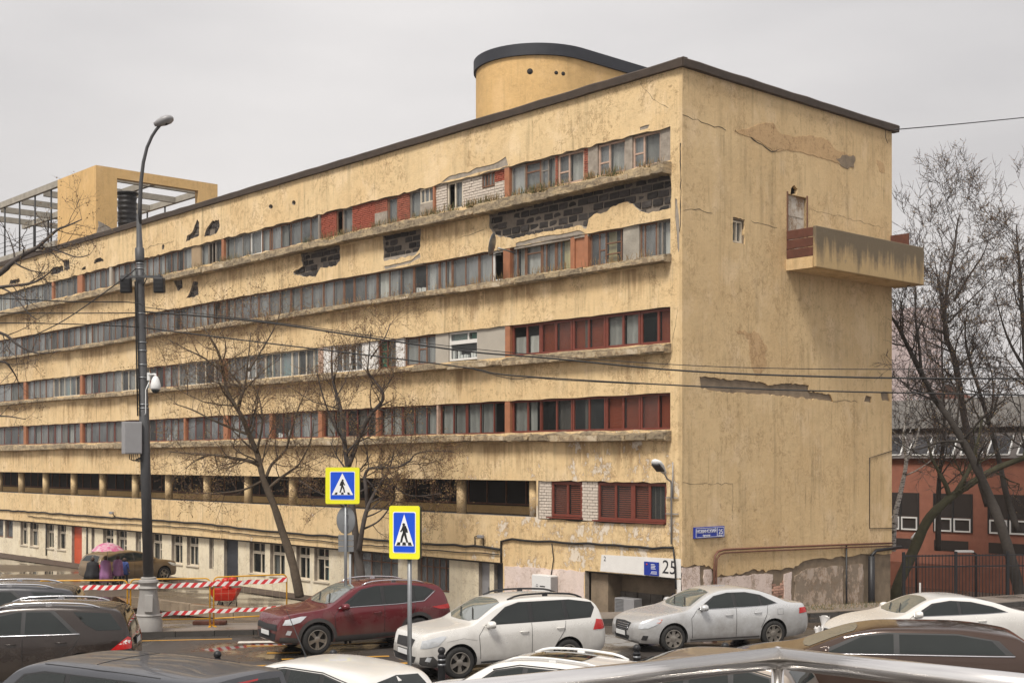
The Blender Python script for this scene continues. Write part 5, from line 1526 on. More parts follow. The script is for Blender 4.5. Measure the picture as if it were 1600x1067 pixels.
    def plate(self, view, z, w=.52, h=.112, y=0):
        q = self.hit(view, y, z); d = -1 if view == 'front' else 1
        mb = MB(); mb.box((q.x + d * .03, y, z), (.02, w, h)); pl = mb.build('licence_plate', M['plate_white'], self.t, bevel=.006)
        mb = MB(); mb.box((q.x + d * .022, y, z), (.03, w + .03, h + .025)); mb.build('plate_holder', M['car_trim'], pl)
    def finish(self, sp):
        """windows, lights, trim common to all cars, from the spec"""
        for p in sp.get('dlo', []): self.lay('window_surround', p, 'side', M['car_trim'], .004, .08)
        for p in sp.get('wins', []): self.lay('side_window', p, 'side', sp.get('glass', M['car_glass']), .009, .09)
        if 'ws' in sp: self.lay('windshield', sp['ws'], 'top', sp.get('wsglass', M['car_glass_sky']), .006, .12)
        if 'rw' in sp: self.lay('rear_window', sp['rw'][0], sp['rw'][1], M['car_glass'], .006, .1)
        for p, v, m, nm in sp.get('patches', []): self.lay(nm, p, v, M[m] if isinstance(m, str) else m, .010 if nm != 'cladding' else .005, .05)
        for p, v, m, nm, w in sp.get('lines', []): self.line(nm, p, v, M[m], w)
def sym(half): return half + [(x, -y) for x, y in reversed(half)]
def symf(half): return half + [(-y, z) for y, z in reversed(half)]
def suv_spec(L=4.6, W=.92, H=1.66, r=.36, wf=.93, wr=3.6, hood=1.05, cowl=1.2, roof0=2.05, roof1=3.7, tail=.0, belt=1.02, nose=.78, **kw):
    sp = dict(L=L, W=W, r=r, wf=wf, wr=wr)
    sp['plan'] = [(0, .70), (.06, .80), (.2, .90), (.5, .965), (1.0, 1.0), (L - 1.2, 1.0), (L - .5, .96), (L - .15, .90), (L - .03, .84), (L, .78)]
    sp['top'] = [(0, nose - .06), (.03, nose + .03), (.12, hood - .10), (.35, hood - .03), (cowl, hood + .09), (cowl + .08, hood + .13), (roof0, H - .07), (roof0 + .35, H - .015), ((roof0 + roof1) / 2, H), (roof1, H - .045), (L - .48, H - .10), (L - .33, H - .15), (L - .12, belt + .12), (L - .06, belt - .02), (L, .86)]
    sp['belt'] = [(0, nose - .1), (.15, hood - .15), (.5, hood - .10), (cowl, hood - .02), (cowl + .6, belt), (L - 1.0, belt + .05), (L - .2, belt + .05), (L, .82)]
    sp['bot'] = [(0, .34), (.15, .27), (.5, .25), (L - .6, .27), (L - .15, .34), (L, .46)]
    sp.update(kw); return sp
# ---- dark red SUV
def place(px, py_z, d, yaw):       # nose-centre position from a pixel column and depth
    return ((px - CX) / FPX * d, d)
P_RED = paint('dark_red_paint', (.13, .012, .018), .22, .35)
L = 4.6
sp = suv_spec(L=L, W=.92, H=1.64, belt=1.05, hood=1.03, nose=.74, cowl=1.25, roof0=2.1, roof1=3.6, tum=.30)
sp['dlo'] = [[(1.50, 1.09), (2.10, 1.48), (2.5, 1.545), (3.3, 1.545), (3.85, 1.47), (4.12, 1.36), (3.75, 1.13), (3.0, 1.10)]]
sp['wins'] = [[(1.62, 1.11), (2.13, 1.46), (2.52, 1.525), (2.62, 1.525), (2.62, 1.12)], [(2.72, 1.12), (2.72, 1.525), (3.25, 1.525), (3.42, 1.505), (3.46, 1.13)], [(3.54, 1.14), (3.52, 1.495), (3.82, 1.45), (4.05, 1.36), (3.72, 1.15)]]
sp['ws'] = sym([(1.30, .0), (1.32, .45), (1.42, .70), (2.02, .58), (2.08, .3), (2.1, 0)])
sp['rw'] = (symf([(.62, 1.15), (.56, 1.44), (0, 1.48)]) + [], 'rear')
sp['patches'] = [
    ([(.10, .74), (.16, .86), (.52, .93), (.66, .93), (.50, .80), (.28, .74)], 'side', 'lamp_clear', 'headlight'),
    (symf([(.66, .60), (.60, .74), (0, .72)])[::1] , 'front', 'car_trim', 'grille'),
    (symf([(.50, .36), (.60, .52), (0, .54)]), 'front', 'car_trim', 'lower_grille'),
    ([(L - .62, .97), (L - .10, 1.02), (L - .04, .90), (L - .36, .90)], 'side', 'lamp_red', 'tail_light'),
    ([(1.38, .26), (3.14, .26), (3.14, .42), (1.38, .42)], 'side', 'clad', 'cladding'),
    ([(.05, .30), (.45, .26), (.47, .42), (.2, .46), (.05, .45)], 'side', 'clad', 'cladding'),
    ([(L - .5, .28), (L - .05, .36), (L - .05, .52), (L - .5, .46)], 'side', 'clad', 'cladding'),
    ([(.16, .52), (.26, .50), (.30, .60), (.20, .62)], 'side', 'lamp_clear', 'fog_light')]
def arch(wx, r, w=.085, n=14): 
    o = [(wx + (r + .058 + w) * math.cos(math.pi * k / n), r + .01 + (r + .058 + w) * math.sin(math.pi * k / n)) for k in range(n + 1)]
    i = [(wx + (r + .058) * math.cos(math.pi * k / n), r + .01 + (r + .058) * math.sin(math.pi * k / n)) for k in range(n, -1, -1)]
    return o + i
for wx in (sp['wf'], sp['wr']): sp['patches'].append((arch(wx, .36), 'side', 'clad', 'cladding'))
sp['lines'] = [([(1.48, 1.075), (2.2, 1.085), (3.0, 1.09), (3.78, 1.125), (4.14, 1.36)], 'side', 'chrome', 'window_trim', .022),
               ([(1.40, .45), (1.36, .9), (1.50, 1.06)], 'side', 'car_trim', 'door_seam', .010), ([(2.67, .45), (2.68, 1.08)], 'side', 'car_trim', 'door_seam', .010), ([(3.28, .62), (3.50, .9), (3.52, 1.1)], 'side', 'car_trim', 'door_seam', .010),
               ([(.12, .0 + .3), (.3, .26)], 'side', 'chrome', 'skid_plate', .04)]
def by_wheel(px, py, wf, W, yaw):
    x, y = gpx(px, py)
    return (x - wf * math.cos(yaw) - (W - .12) * math.sin(yaw), y - wf * math.sin(yaw) + (W - .12) * math.cos(yaw), 0)
yaw = math.radians(31)
c = Car(sp, 'suv_car', 'dark red SUV with silver roof rails and grey wheel-arch cladding', by_wheel(494, 1022, .93, .92, yaw), yaw, P_RED)
c.finish(sp); c.mirror_pods(1.60, 1.06, P_RED); c.handles([(2.48, .92), (3.38, .95)], P_RED); c.rails(2.2, 3.9, .62, M['chrome']); c.wipers([((1.36, -.55), (1.62, .0)), ((1.36, .05), (1.6, .55))]); c.plate('front', .52, y=0)
RED = c
# ---- cream estate SUV
P_CREAM = paint('cream_paint', (.78, .76, .72), .25, .26)
L = 4.56
sp = suv_spec(L=L, W=.90, H=1.66, belt=1.06, hood=1.05, nose=.76, cowl=1.22, roof0=2.05, roof1=3.75, r=.345, wf=.90, wr=3.52, tum=.26)
sp['top'][-4:] = [(L - .30, 1.48), (L - .10, 1.12), (L - .05, 1.0), (L, .86)]
sp['dlo'] = [[(1.50, 1.10), (2.02, 1.46), (2.35, 1.545), (3.6, 1.545), (4.18, 1.46), (4.25, 1.34), (4.12, 1.13), (3.0, 1.11)]]
sp['wins'] = [[(1.62, 1.12), (2.05, 1.44), (2.36, 1.525), (2.56, 1.525), (2.56, 1.125)], [(2.66, 1.125), (2.66, 1.525), (3.40, 1.525), (3.44, 1.13)], [(3.54, 1.135), (3.50, 1.52), (3.78, 1.51), (4.14, 1.44), (4.2, 1.34), (4.08, 1.15)]]
sp['ws'] = sym([(1.27, .0), (1.29, .45), (1.40, .70), (1.96, .60), (2.03, .3), (2.05, 0)])
sp['rw'] = (symf([(.62, 1.12), (.56, 1.46), (0, 1.5)]), 'rear')
sp['patches'] = [
    ([(.06, .68), (.10, .84), (.50, .93), (.60, .92), (.42, .74), (.2, .69)], 'side', 'lamp_clear', 'headlight'),
    (symf([(.40, .66), (.46, .84), (0, .86)]), 'front', 'grille_mesh' if 'grille_mesh' in M else 'car_trim', 'grille'),
    (symf([(.50, .36), (.62, .50), (0, .50)]), 'front', 'car_trim', 'lower_grille'),
    ([(L - .40, .86), (L - .30, 1.09), (L - .08, 1.06), (L - .03, .92), (L - .1, .86)], 'side', 'lamp_red', 'tail_light'),
    ([(.05, .33), (.44, .27), (.46, .36), (.30, .52), (.05, .50)], 'side', 'clad', 'cladding'),
    ([(.14, .42), (.24, .40), (.27, .49), (.18, .51)], 'side', 'lamp_clear', 'fog_light')]
sp['lines'] = [([(1.38, .40), (1.34, .9), (1.48, 1.08)], 'side', 'car_trim', 'door_seam', .010), ([(2.61, .40), (2.61, 1.1)], 'side', 'car_trim', 'door_seam', .010), ([(3.22, .62), (3.42, .9), (3.46, 1.1)], 'side', 'car_trim', 'door_seam', .010),
               ([(1.40, .33), (3.1, .33)], 'side', 'car_trim', 'sill_trim', .05), ([(1.9, .95), (2.12, .72)], 'side', 'car_trim', 'wet_streak', .012) if False else ([(.6, .80), (.98, .86), (1.3, .80)], 'side', 'cream_line' if 'cream_line' in M else 'car_trim', 'wing_crease', .003)]
for k in range(4): sp['lines'].append(([(-.38, .68 + k * .05), (.38, .68 + k * .05)], 'front', 'chrome', 'grille_bar', .016))
yaw = math.radians(27)
CREAM = c = Car(sp, 'estate_car', 'cream crossover car with black roof rails behind the near crossing sign pole', by_wheel(716, 1060, .90, .90, yaw), yaw, P_CREAM)
c.finish(sp); c.mirror_pods(1.58, 1.07, P_CREAM); c.handles([(2.42, .92), (3.32, .95)], P_CREAM); c.rails(2.15, 4.0, .60, M['black'], .055, .022); c.wipers([((1.34, -.55), (1.6, .0)), ((1.34, .05), (1.58, .55))]); c.plate('front', .56)
# ---- silver saloon
P_SILVER = paint('silver_paint', (.60, .605, .61), .24, .40, .35)
L = 4.82
sp = dict(L=L, W=.91, r=.325, wf=.95, wr=3.72, tum=.44, style='single', spokes=7, rimf=.68)
sp['plan'] = [(0, .66), (.06, .78), (.2, .88), (.5, .96), (1.0, 1.0), (L - 1.2, 1.0), (L - .5, .95), (L - .15, .87), (L - .03, .80), (L, .74)]
sp['top'] = [(0, .60), (.04, .70), (.2, .78), (.6, .89), (1.28, .995), (1.36, 1.02), (2.15, 1.40), (2.5, 1.462), (2.9, 1.47), (3.3, 1.43), (3.75, 1.29), (4.15, 1.12), (4.3, 1.085), (4.62, 1.06), (4.74, .98), (L, .72)]
sp['belt'] = [(0, .58), (.2, .72), (.6, .83), (1.28, .93), (1.9, .96), (3.2, 1.0), (4.1, 1.02), (4.6, .99), (L, .70)]
sp['bot'] = [(0, .28), (.15, .21), (.5, .19), (L - .6, .20), (L - .15, .27), (L, .38)]
sp['dlo'] = [[(1.60, 1.0), (2.12, 1.30), (2.5, 1.365), (3.0, 1.365), (3.4, 1.29), (3.82, 1.08), (3.5, 1.03)]]
sp['wins'] = [[(1.75, 1.01), (2.15, 1.275), (2.5, 1.345), (2.60, 1.345), (2.60, 1.02)], [(2.70, 1.02), (2.70, 1.345), (3.0, 1.34), (3.32, 1.275), (3.34, 1.035)], [(3.40, 1.04), (3.39, 1.255), (3.74, 1.085), (3.5, 1.045)]]
sp['ws'] = sym([(1.38, .0), (1.41, .45), (1.50, .66), (2.08, .50), (2.14, .25), (2.16, 0)])
sp['rw'] = (sym([(3.42, 0), (3.44, .30), (3.5, .48), (4.02, .58), (4.12, .35), (4.14, 0)]), 'top')
sp['patches'] = [
    ([(.08, .58), (.12, .70), (.50, .79), (.66, .80), (.52, .68), (.3, .60)], 'side', 'lamp_clear', 'headlight'),
    ([(.50, .71), (.55, .795), (.66, .80), (.58, .71)], 'side', 'lamp_amber', 'indicator'),
    (symf([(.34, .52), (.42, .70), (0, .72)]), 'front', 'car_trim', 'grille'),
    (symf([(.36, .30), (.42, .40), (0, .40)]), 'front', 'car_trim', 'lower_grille'),
    ([(.14, .33), (.26, .31), (.30, .42), (.18, .43)], 'side', 'car_trim', 'fog_light_surround'),
    ([(L - .36, .80), (L - .34, .94), (L - .08, .95), (L - .03, .82)], 'side', 'lamp_red', 'tail_light')]
sp['lines'] = [([(1.45, .32), (1.42, .8), (1.60, 1.0)], 'side', 'car_trim', 'door_seam', .010), ([(2.65, .30), (2.66, 1.02)], 'side', 'car_trim', 'door_seam', .010), ([(3.35, .5), (3.5, .8), (3.55, 1.03)], 'side', 'car_trim', 'door_seam', .010),
               ([(1.62, .995), (2.6, 1.005), (3.5, 1.03), (3.84, 1.08)], 'side', 'chrome', 'window_trim', .014), ([(1.40, .29), (3.30, .29)], 'side', 'clad', 'sill_trim', .04),
               ([(3.82, .80), (3.98, .80), (3.98, .94), (3.82, .94), (3.82, .80)], 'side', 'car_trim', 'fuel_flap', .005)]
for k in range(3): sp['lines'].append(([(-.33, .56 + k * .05), (.33, .56 + k * .05)], 'front', 'chrome', 'grille_bar', .02))
yaw = math.radians(20)
SILVER = c = Car(sp, 'saloon_car', 'dirty silver saloon car parked in front of the bare end wall', by_wheel(1050, 1018, .95, .91, yaw), yaw, P_SILVER)
c.finish(sp); c.mirror_pods(1.72, 1.0, P_SILVER); c.handles([(2.45, .84), (3.25, .87)], P_SILVER); c.wipers([((1.44, -.5), (1.7, .0)), ((1.44, .05), (1.68, .5))]); c.plate('front', .44)
# ---- white low car at the right
P_WHITE = paint('white_paint', (.80, .78, .74), .25, .15)
L = 4.75
sp = dict(L=L, W=.92, r=.34, wf=.95, wr=3.72, tum=.42, style='double', spokes=5)
sp['plan'] = [(0, .60), (.06, .74), (.2, .85), (.5, .95), (1.0, 1.0), (L - 1.2, 1.0), (L - .5, .95), (L - .15, .87), (L, .74)]
sp['top'] = [(0, .58), (.05, .68), (.25, .80), (.7, .94), (1.30, 1.03), (1.38, 1.05), (2.2, 1.40), (2.6, 1.45), (3.0, 1.44), (3.6, 1.34), (4.2, 1.15), (4.6, 1.05), (4.7, .95), (L, .70)]
sp['belt'] = [(0, .56), (.25, .74), (.7, .87), (1.3, .95), (1.9, .99), (3.2, 1.03), (4.2, 1.05), (4.6, .98), (L, .68)]
sp['bot'] = [(0, .28), (.15, .21), (.5, .19), (L - .6, .20), (L, .38)]
sp['dlo'] = [[(1.62, 1.02), (2.15, 1.30), (2.6, 1.36), (3.1, 1.33), (3.6, 1.22), (3.95, 1.09), (3.4, 1.06)]]
sp['wins'] = [[(1.80, 1.035), (2.2, 1.275), (2.6, 1.335), (2.75, 1.335), (2.75, 1.05)], [(2.82, 1.05), (2.82, 1.33), (3.1, 1.31), (3.55, 1.21), (3.85, 1.1), (3.4, 1.07)]]
sp['ws'] = sym([(1.40, .0), (1.43, .45), (1.52, .68), (2.12, .54), (2.18, .25), (2.2, 0)])
sp['rw'] = (sym([(3.5, 0), (3.55, .45), (4.1, .58), (4.2, 0)]), 'top')
sp['patches'] = [([(.10, .66), (.16, .74), (.55, .87), (.78, .90), (.60, .78), (.35, .68)], 'side', 'lamp_clear', 'headlight'), (symf([(.4, .42), (.46, .62), (0, .64)]), 'front', 'car_trim', 'grille')]
sp['lines'] = [([(1.62, 1.015), (2.6, 1.035), (3.4, 1.06), (3.96, 1.09)], 'side', 'chrome', 'window_trim', .014), ([(1.45, .4), (1.42, .85), (1.62, 1.02)], 'side', 'car_trim', 'door_seam', .010)]
WHITE = c = Car(sp, 'saloon_car', 'white low saloon car in front of the iron fence, its lower half hidden', (7.5, 30.6, 0), math.radians(7), P_WHITE)
c.finish(sp); c.mirror_pods(1.72, 1.03, P_WHITE); c.handles([(2.5, .88), (3.3, .9)], P_WHITE); c.wipers([((1.46, -.5), (1.72, .0)), ((1.46, .05), (1.7, .5))])
# ---- brown and grey SUVs leaving to the left
P_BROWN = paint('dark_brown_paint', (.028, .019, .015), .22, .2)
P_GREY = paint('dark_grey_paint', (.04, .04, .045), .25, .2)
def ml(label, loc, yaw, pm):
    L = 4.8
    sp = suv_spec(L=L, W=.96, H=1.76, belt=1.12, hood=1.12, nose=.84, cowl=1.3, roof0=2.15, roof1=4.0, r=.38, wf=.95, wr=3.86, tum=.28)
    sp['top'][-5:] = [(L - .42, 1.66), (L - .24, 1.60), (L - .04, 1.10), (L - .02, 1.0), (L, .84)]
    sp['dlo'] = [[(1.60, 1.17), (2.2, 1.55), (2.6, 1.63), (3.3, 1.63), (3.78, 1.19), (3.2, 1.18)]]
    sp['wins'] = [[(1.74, 1.19), (2.24, 1.53), (2.62, 1.61), (2.68, 1.61), (2.68, 1.20)], [(2.76, 1.20), (2.76, 1.61), (3.22, 1.605), (3.38, 1.47), (3.66, 1.20)], [(3.66, 1.60), (4.36, 1.56), (4.60, 1.24), (4.12, 1.24), (3.90, 1.36)]]
    sp['ws'] = sym([(1.36, .0), (1.38, .45), (1.48, .74), (2.08, .64), (2.14, .3), (2.16, 0)])
    sp['rw'] = (symf([(.68, 1.18), (.58, 1.54), (0, 1.58)]), 'rear')
    sp['patches'] = [([(L - .42, .84), (L - .10, 1.10), (L - .02, 1.10), (L - .03, .86)], 'side', 'lamp_red', 'tail_light'), ([(L - .26, .95), (L - .12, 1.04), (L - .05, 1.02), (L - .06, .96)], 'side', 'lamp_white', 'reversing_light'),
                     ([(.10, .80), (.16, .92), (.60, 1.03), (.74, 1.03), (.55, .86), (.3, .80)], 'side', 'lamp_clear', 'headlight')]
    sp['patches'].append((symf([(.88, .86), (.86, 1.06), (.60, 1.04), (.62, .88)])[:4], 'rear', 'lamp_red', 'tail_light'))
    sp['lines'] = [([(1.60, 1.15), (2.6, 1.165), (3.3, 1.17), (3.80, 1.18)], 'side', 'chrome', 'window_trim', .03), ([(1.50, .5), (1.46, .9), (1.6, 1.14)], 'side', 'car_trim', 'door_seam', .010), ([(2.72, .5), (2.72, 1.16)], 'side', 'car_trim', 'door_seam', .010), ([(3.4, .7), (3.7, .95), (3.8, 1.16)], 'side', 'car_trim', 'door_seam', .010)]
    c = Car(sp, 'suv_car', label, loc, yaw, pm)
    c.finish(sp); c.mirror_pods(1.70, 1.15, pm); c.handles([(2.5, 1.0), (3.45, 1.02)], pm); c.rails(2.2, 4.15, .66, M['chrome'], .05, .02); c.plate('rear', .95)
    return c
L = 4.8
yaw = math.radians(9)
tx, ty_ = (226 - CX) / FPX * 26.8, 26.8
BROWN = ml('dark brown SUV with silver roof rails and red tail lights driving away to the left', (tx - L * math.cos(yaw) - .90 * math.sin(yaw), ty_ - L * math.sin(yaw) + .90 * math.cos(yaw) - .9, 0), yaw, P_BROWN)
yaw2 = math.radians(11)
tx, ty_ = (148 - CX) / FPX * 30.8, 30.8
GREY = ml('dark grey SUV half hidden behind the dark brown one, only its roof in view', (tx - L * math.cos(yaw2) - .9 * math.sin(yaw2), ty_ - L * math.sin(yaw2) + .9 * math.cos(yaw2) - .9, 0), yaw2, P_GREY)
# ---- parked row nearest to the camera
P_BLACK = paint('wet_black_paint', (.065, .068, .078), .34, .1, .2)
L = 5.3
sp = suv_spec(L=L, W=1.0, H=1.82, belt=1.20, hood=1.13, nose=.85, cowl=1.0, roof0=1.75, roof1=4.6, r=.38, wf=.9, wr=4.2, tum=.22)
sp['top'][-5:] = [(L - .36, 1.77), (L - .22, 1.73), (L - .10, 1.25), (L - .04, 1.1), (L, .84)]
sp['dlo'] = [[(1.35, 1.24), (1.8, 1.62), (2.2, 1.69), (4.8, 1.67), (4.98, 1.61), (5.04, 1.27)]]
sp['wins'] = [[(1.5, 1.26), (1.84, 1.60), (2.22, 1.665), (2.62, 1.67), (2.62, 1.265)], [(2.72, 1.265), (2.72, 1.67), (3.6, 1.67), (3.6, 1.27)], [(3.7, 1.27), (3.7, 1.665), (4.76, 1.65), (4.92, 1.60), (4.98, 1.29)]]
sp['ws'] = sym([(1.06, .0), (1.08, .45), (1.16, .76), (1.68, .68), (1.73, .3), (1.74, 0)])
sp['rw'] = (symf([(.72, 1.22), (.66, 1.62), (0, 1.66)]), 'rear')
sp['patches'] = [(symf([(.86, .96), (.84, 1.18), (.62, 1.16), (.62, .98)])[:4], 'rear', 'lamp_red', 'tail_light'), ([(-.22, 1.665), (.22, 1.665), (.2, 1.64), (-.2, 1.64)], 'rear', 'lamp_red', 'brake_light')]
sp['lines'] = [([(2.1, .74), (3.2, .80), (4.3, .78)], 'top', 'car_trim', 'roof_channel', .016), ([(2.1, -.74), (3.2, -.80), (4.3, -.78)], 'top', 'car_trim', 'roof_channel', .016),
               ([(2.95, .60), (2.95, -.60)], 'top', 'car_trim', 'roof_seam', .008), ([(2.67, .5), (2.67, 1.2)], 'side', 'car_trim', 'door_seam', .010), ([(3.55, .7), (3.55, 1.2)], 'side', 'car_trim', 'door_seam', .010)]
BLACK = c = Car(sp, 'suv_car', 'wet blackish SUV with a broad roof in front of the dark brown SUV', (-8.0, 19.85, 0), math.radians(-29), P_BLACK)
c.finish(sp); c.mirror_pods(1.72, 1.2, P_BLACK); c.handles([(2.45, 1.04), (3.4, 1.06)], P_BLACK)
def hatch(label, loc, yaw, pm, rails=False, sunroof=False, H=1.52, name='hatchback_car', aerial=False):
    L = 4.35
    sp = suv_spec(L=L, W=.90, H=H, belt=.98, hood=.97, nose=.70, cowl=1.15, roof0=2.0, roof1=3.5, r=.33, wf=.86, wr=3.42, tum=.36)
    sp['bot'] = [(0, .30), (.15, .23), (.5, .20), (L - .6, .22), (L, .42)]
    k = H / 1.52
    sp['dlo'] = [[(1.42, 1.02), (1.98, 1.34 * k), (2.4, 1.415 * k), (3.2, 1.40 * k), (3.9, 1.24 * k), (3.95, 1.10), (3.4, 1.05)]]
    sp['wins'] = [[(1.58, 1.035), (2.02, 1.32 * k), (2.42, 1.395 * k), (2.46, 1.395 * k), (2.46, 1.045)], [(2.55, 1.05), (2.55, 1.395 * k), (3.15, 1.38 * k), (3.2, 1.06)], [(3.28, 1.065), (3.25, 1.365 * k), (3.82, 1.23 * k), (3.85, 1.12)]]
    sp['ws'] = sym([(1.20, .0), (1.23, .45), (1.32, .70), (1.92, .56), (1.98, .3), (2.0, 0)])
    sp['rw'] = (symf([(.60, 1.08), (.50, 1.32 * k), (0, 1.36 * k)]), 'rear')
    sp['patches'] = [([(.08, .66), (.14, .76), (.52, .86), (.66, .87), (.5, .74), (.3, .67)], 'side', 'lamp_clear', 'headlight'), ([(L - .40, .80), (L - .32, .98), (L - .08, .96), (L - .04, .82)], 'side', 'lamp_red', 'tail_light')]
    sp['lines'] = [([(1.42, 1.0), (2.5, 1.02), (3.4, 1.04), (3.98, 1.1), (3.92, 1.26 * k), (3.2, 1.42 * k), (2.4, 1.435 * k), (1.96, 1.35 * k)], 'side', 'car_trim', 'window_trim', .018), ([(2.5, .4), (2.5, 1.0)], 'side', 'car_trim', 'door_seam', .010)]
    if sunroof: sp['patches'].append((sym([(2.35, 0), (2.37, .42), (3.25, .44), (3.28, 0)]), 'top', 'car_glass', 'sunroof'))
    c = Car(sp, name, label, loc, yaw, pm)
    c.finish(sp); c.mirror_pods(1.55, 1.01, pm); c.handles([(2.35, .85), (3.1, .88)], pm); c.wipers([((1.26, -.5), (1.52, .0)), ((1.26, .05), (1.5, .5))])
    if rails: c.rails(2.1, 3.7, .55, M['white_plastic'], .05, .02)
    if aerial:
        q = c.hit('top', 2.2, .0); mb = MB(); mb.tube([q, q + Vector((.0, .0, .03)), q + Vector((-.32, -.1, .75))], [.022, .012, .004], 6); mb.build('aerial', M['black'], c.t)
    return c
HOODC = hatch('white hatchback with a whip aerial on its roof, parked beside the wet blackish SUV', (-5.15, 22.0, 0), math.radians(-33), P_WHITE, aerial=True, H=1.50)
NEARW = hatch('white crossover with pale roof rails and a glass roof parked beside the near crossing sign', (-1.75, 21.35, 0), math.radians(-26), paint('white_paint_wet', (.82, .80, .77), .22, .05), rails=True, sunroof=True, H=1.60)
TAN = None
P_TAN = paint('tan_paint', (.20, .135, .07), .35, .45)
q = at(225, 905, 62)
TAN = hatch('muddy tan car parked in the yard behind the lamp post', (-16.3, 61.6, ground_z(-17.5, 60) + .01), math.radians(232), P_TAN, H=1.50, name='parked_car')
P_DKBR = paint('glossy_brown_paint', (.055, .030, .020), .12, .1, .3, droplets=False)
L = 6.0
sp = dict(L=L, W=.98, r=.36, wf=1.0, wr=4.7, tum=.34)
sp['plan'] = [(0, .62), (.06, .76), (.2, .86), (.5, .95), (1.0, 1.0), (L - 1.2, 1.0), (L - .5, .95), (L - .15, .87), (L, .74)]
sp['top'] = [(0, .62), (.05, .76), (.3, .90), (.9, 1.04), (1.55, 1.13), (1.65, 1.16), (2.7, 1.53), (3.2, 1.60), (4.3, 1.62), (5.3, 1.52), (5.8, 1.2), (5.9, 1.0), (L, .75)]
sp['belt'] = [(0, .58), (.3, .80), (.9, .95), (1.55, 1.03), (2.2, 1.08), (4.9, 1.12), (5.8, 1.1), (L, .72)]
sp['bot'] = [(0, .30), (.15, .23), (.5, .21), (L - .6, .22), (L, .42)]
sp['dlo'] = [[(1.95, 1.12), (2.7, 1.45), (3.2, 1.50), (4.4, 1.51), (5.1, 1.41), (5.35, 1.17), (3.4, 1.14)]]
sp['wins'] = [[(2.15, 1.135), (2.75, 1.42), (3.2, 1.475), (3.3, 1.475), (3.3, 1.145)], [(3.4, 1.15), (3.4, 1.475), (4.4, 1.485), (4.98, 1.40), (5.2, 1.18)]]
sp['ws'] = sym([(1.70, .0), (1.73, .45), (1.82, .74), (2.62, .60), (2.68, .3), (2.7, 0)])
sp['patches'] = [([(.10, .70), (.16, .80), (.6, .92), (.8, .94), (.6, .82), (.35, .72)], 'side', 'lamp_clear', 'headlight'), (symf([(.4, .45), (.46, .66), (0, .68)]), 'front', 'car_trim', 'grille')]
sp['lines'] = [([(1.95, 1.10), (3.4, 1.125), (5.36, 1.15)], 'side', 'chrome', 'window_trim', .03), ([(1.2, .52), (4.5, .54)], 'side', 'chrome', 'side_trim', .03), ([(1.75, .4), (1.72, .85), (1.9, 1.08)], 'side', 'car_trim', 'door_seam', .010), ([(3.35, .4), (3.35, 1.1)], 'side', 'car_trim', 'door_seam', .010)]
PASS = c = Car(sp, 'saloon_car', 'glossy dark brown car close behind the bend of the steel handrail', (3.85, 25.0, 0), math.radians(-13), P_DKBR)
c.finish(sp); c.mirror_pods(2.1, 1.12, P_DKBR); c.handles([(3.1, .95), (4.1, .97)], M['chrome'])
SLIV = hatch('brownish grey car whose roof just shows over the handrail beside the white crossover', (0.85, 22.5, 0), math.radians(-25), paint('grey_brown_paint', (.20, .165, .135), .3, .2), H=1.50)
# ------------------------------------------------------------------ street furniture
def gz(x, y):
    q = kerb_dist(x, y)
    return 0.0 if q < 0 else (.13 - .045 * q / 2.1 if q < 2.1 else ground_z(x, y))
# lamp post
lx, ly = gpx(232, 985, .13)
LP = thing('street_lamp', 'tall grey street lamp on a heavy fluted cast base, its arm curving to the right', 'street lamp', (lx, ly, .12))
kL = ly / FPX
def LZ(y): return CAMH + (HY - y) * kL - .12
def LX(px): return (px - CX) * kL - lx
mb = MB()
mb.lathe([(.36, 0), (.36, .28), (.335, .33), (.33, .40), (.35, .43), (.30, .47), (.23, 1.02), (.235, 1.10), (.27, 1.14), (.215, 1.19), (.215, 1.22), (.25, 1.26), (.265, 1.30), (.25, 1.35), (.20, 1.37), (.20, 1.41), (.17, 1.43)], 24)
base = mb.build('base', M['pole_base'], LP, sharp=35)
mb = MB(); mb.box((.09, -.285, .76), (.22, .06, .46), rot=Matrix.Rotation(-.12, 3, 'X')); mb.build('hatch', M['pole_base'], base, bevel=.015)
mb = MB()
ztop = LZ(450); zj = LZ(388); z3 = LZ(300)
def LEAN(z): return -.235 * max(0, z - 1.4) / (zj - 1.4)
def pole_part(rz): mb.tube([(LEAN(z), 0, z) for r, z in rz], [r for r, z in rz], 20)
pole_part([(.135, 1.40), (.13, LZ(640)), (.12, LZ(640) + .02), (.10, ztop), (.095, zj - .35)])
pole_part([(.115, zj - .36), (.12, zj - .30), (.12, zj), (.085, zj + .02), (.055, LZ(335))])
mb.build('pole', M['pole'], LP)
arm = [(218, 350), (219, 320), (221, 285), (225, 255), (231, 232), (239, 215), (246, 205), (254, 196)]
mb = MB(); mb.tube([(LX(x), -.02 * i, LZ(y)) for i, (x, y) in enumerate(arm)], [.06, .055, .05, .045, .042, .04, .04, .04], 10); mb.build('arm', M['pole'], LP)
hx, hz = LX(258), LZ(192)
mb = MB(); q = Matrix.Rotation(-.35, 3, 'Y')
prof = [(-.26, .06, .05), (-.15, .13, .09), (.0, .19, .12), (.15, .20, .11), (.24, .13, .07), (.27, .03, .02)]
vs_ = [Vector((hx, -.15, hz)) + q @ Vector((x, w * math.cos(2 * math.pi * k / 14), h * math.sin(2 * math.pi * k / 14))) for x, w, h in prof for k in range(14)]
mb.add(vs_, [(i * 14 + k, i * 14 + (k + 1) % 14, (i + 1) * 14 + (k + 1) % 14, (i + 1) * 14 + k) for i in range(5) for k in range(14)] + [tuple(range(14)), tuple(70 + k for k in range(14))], smooth=True)
mb.build('lamp_head', M['grey_box'], LP)
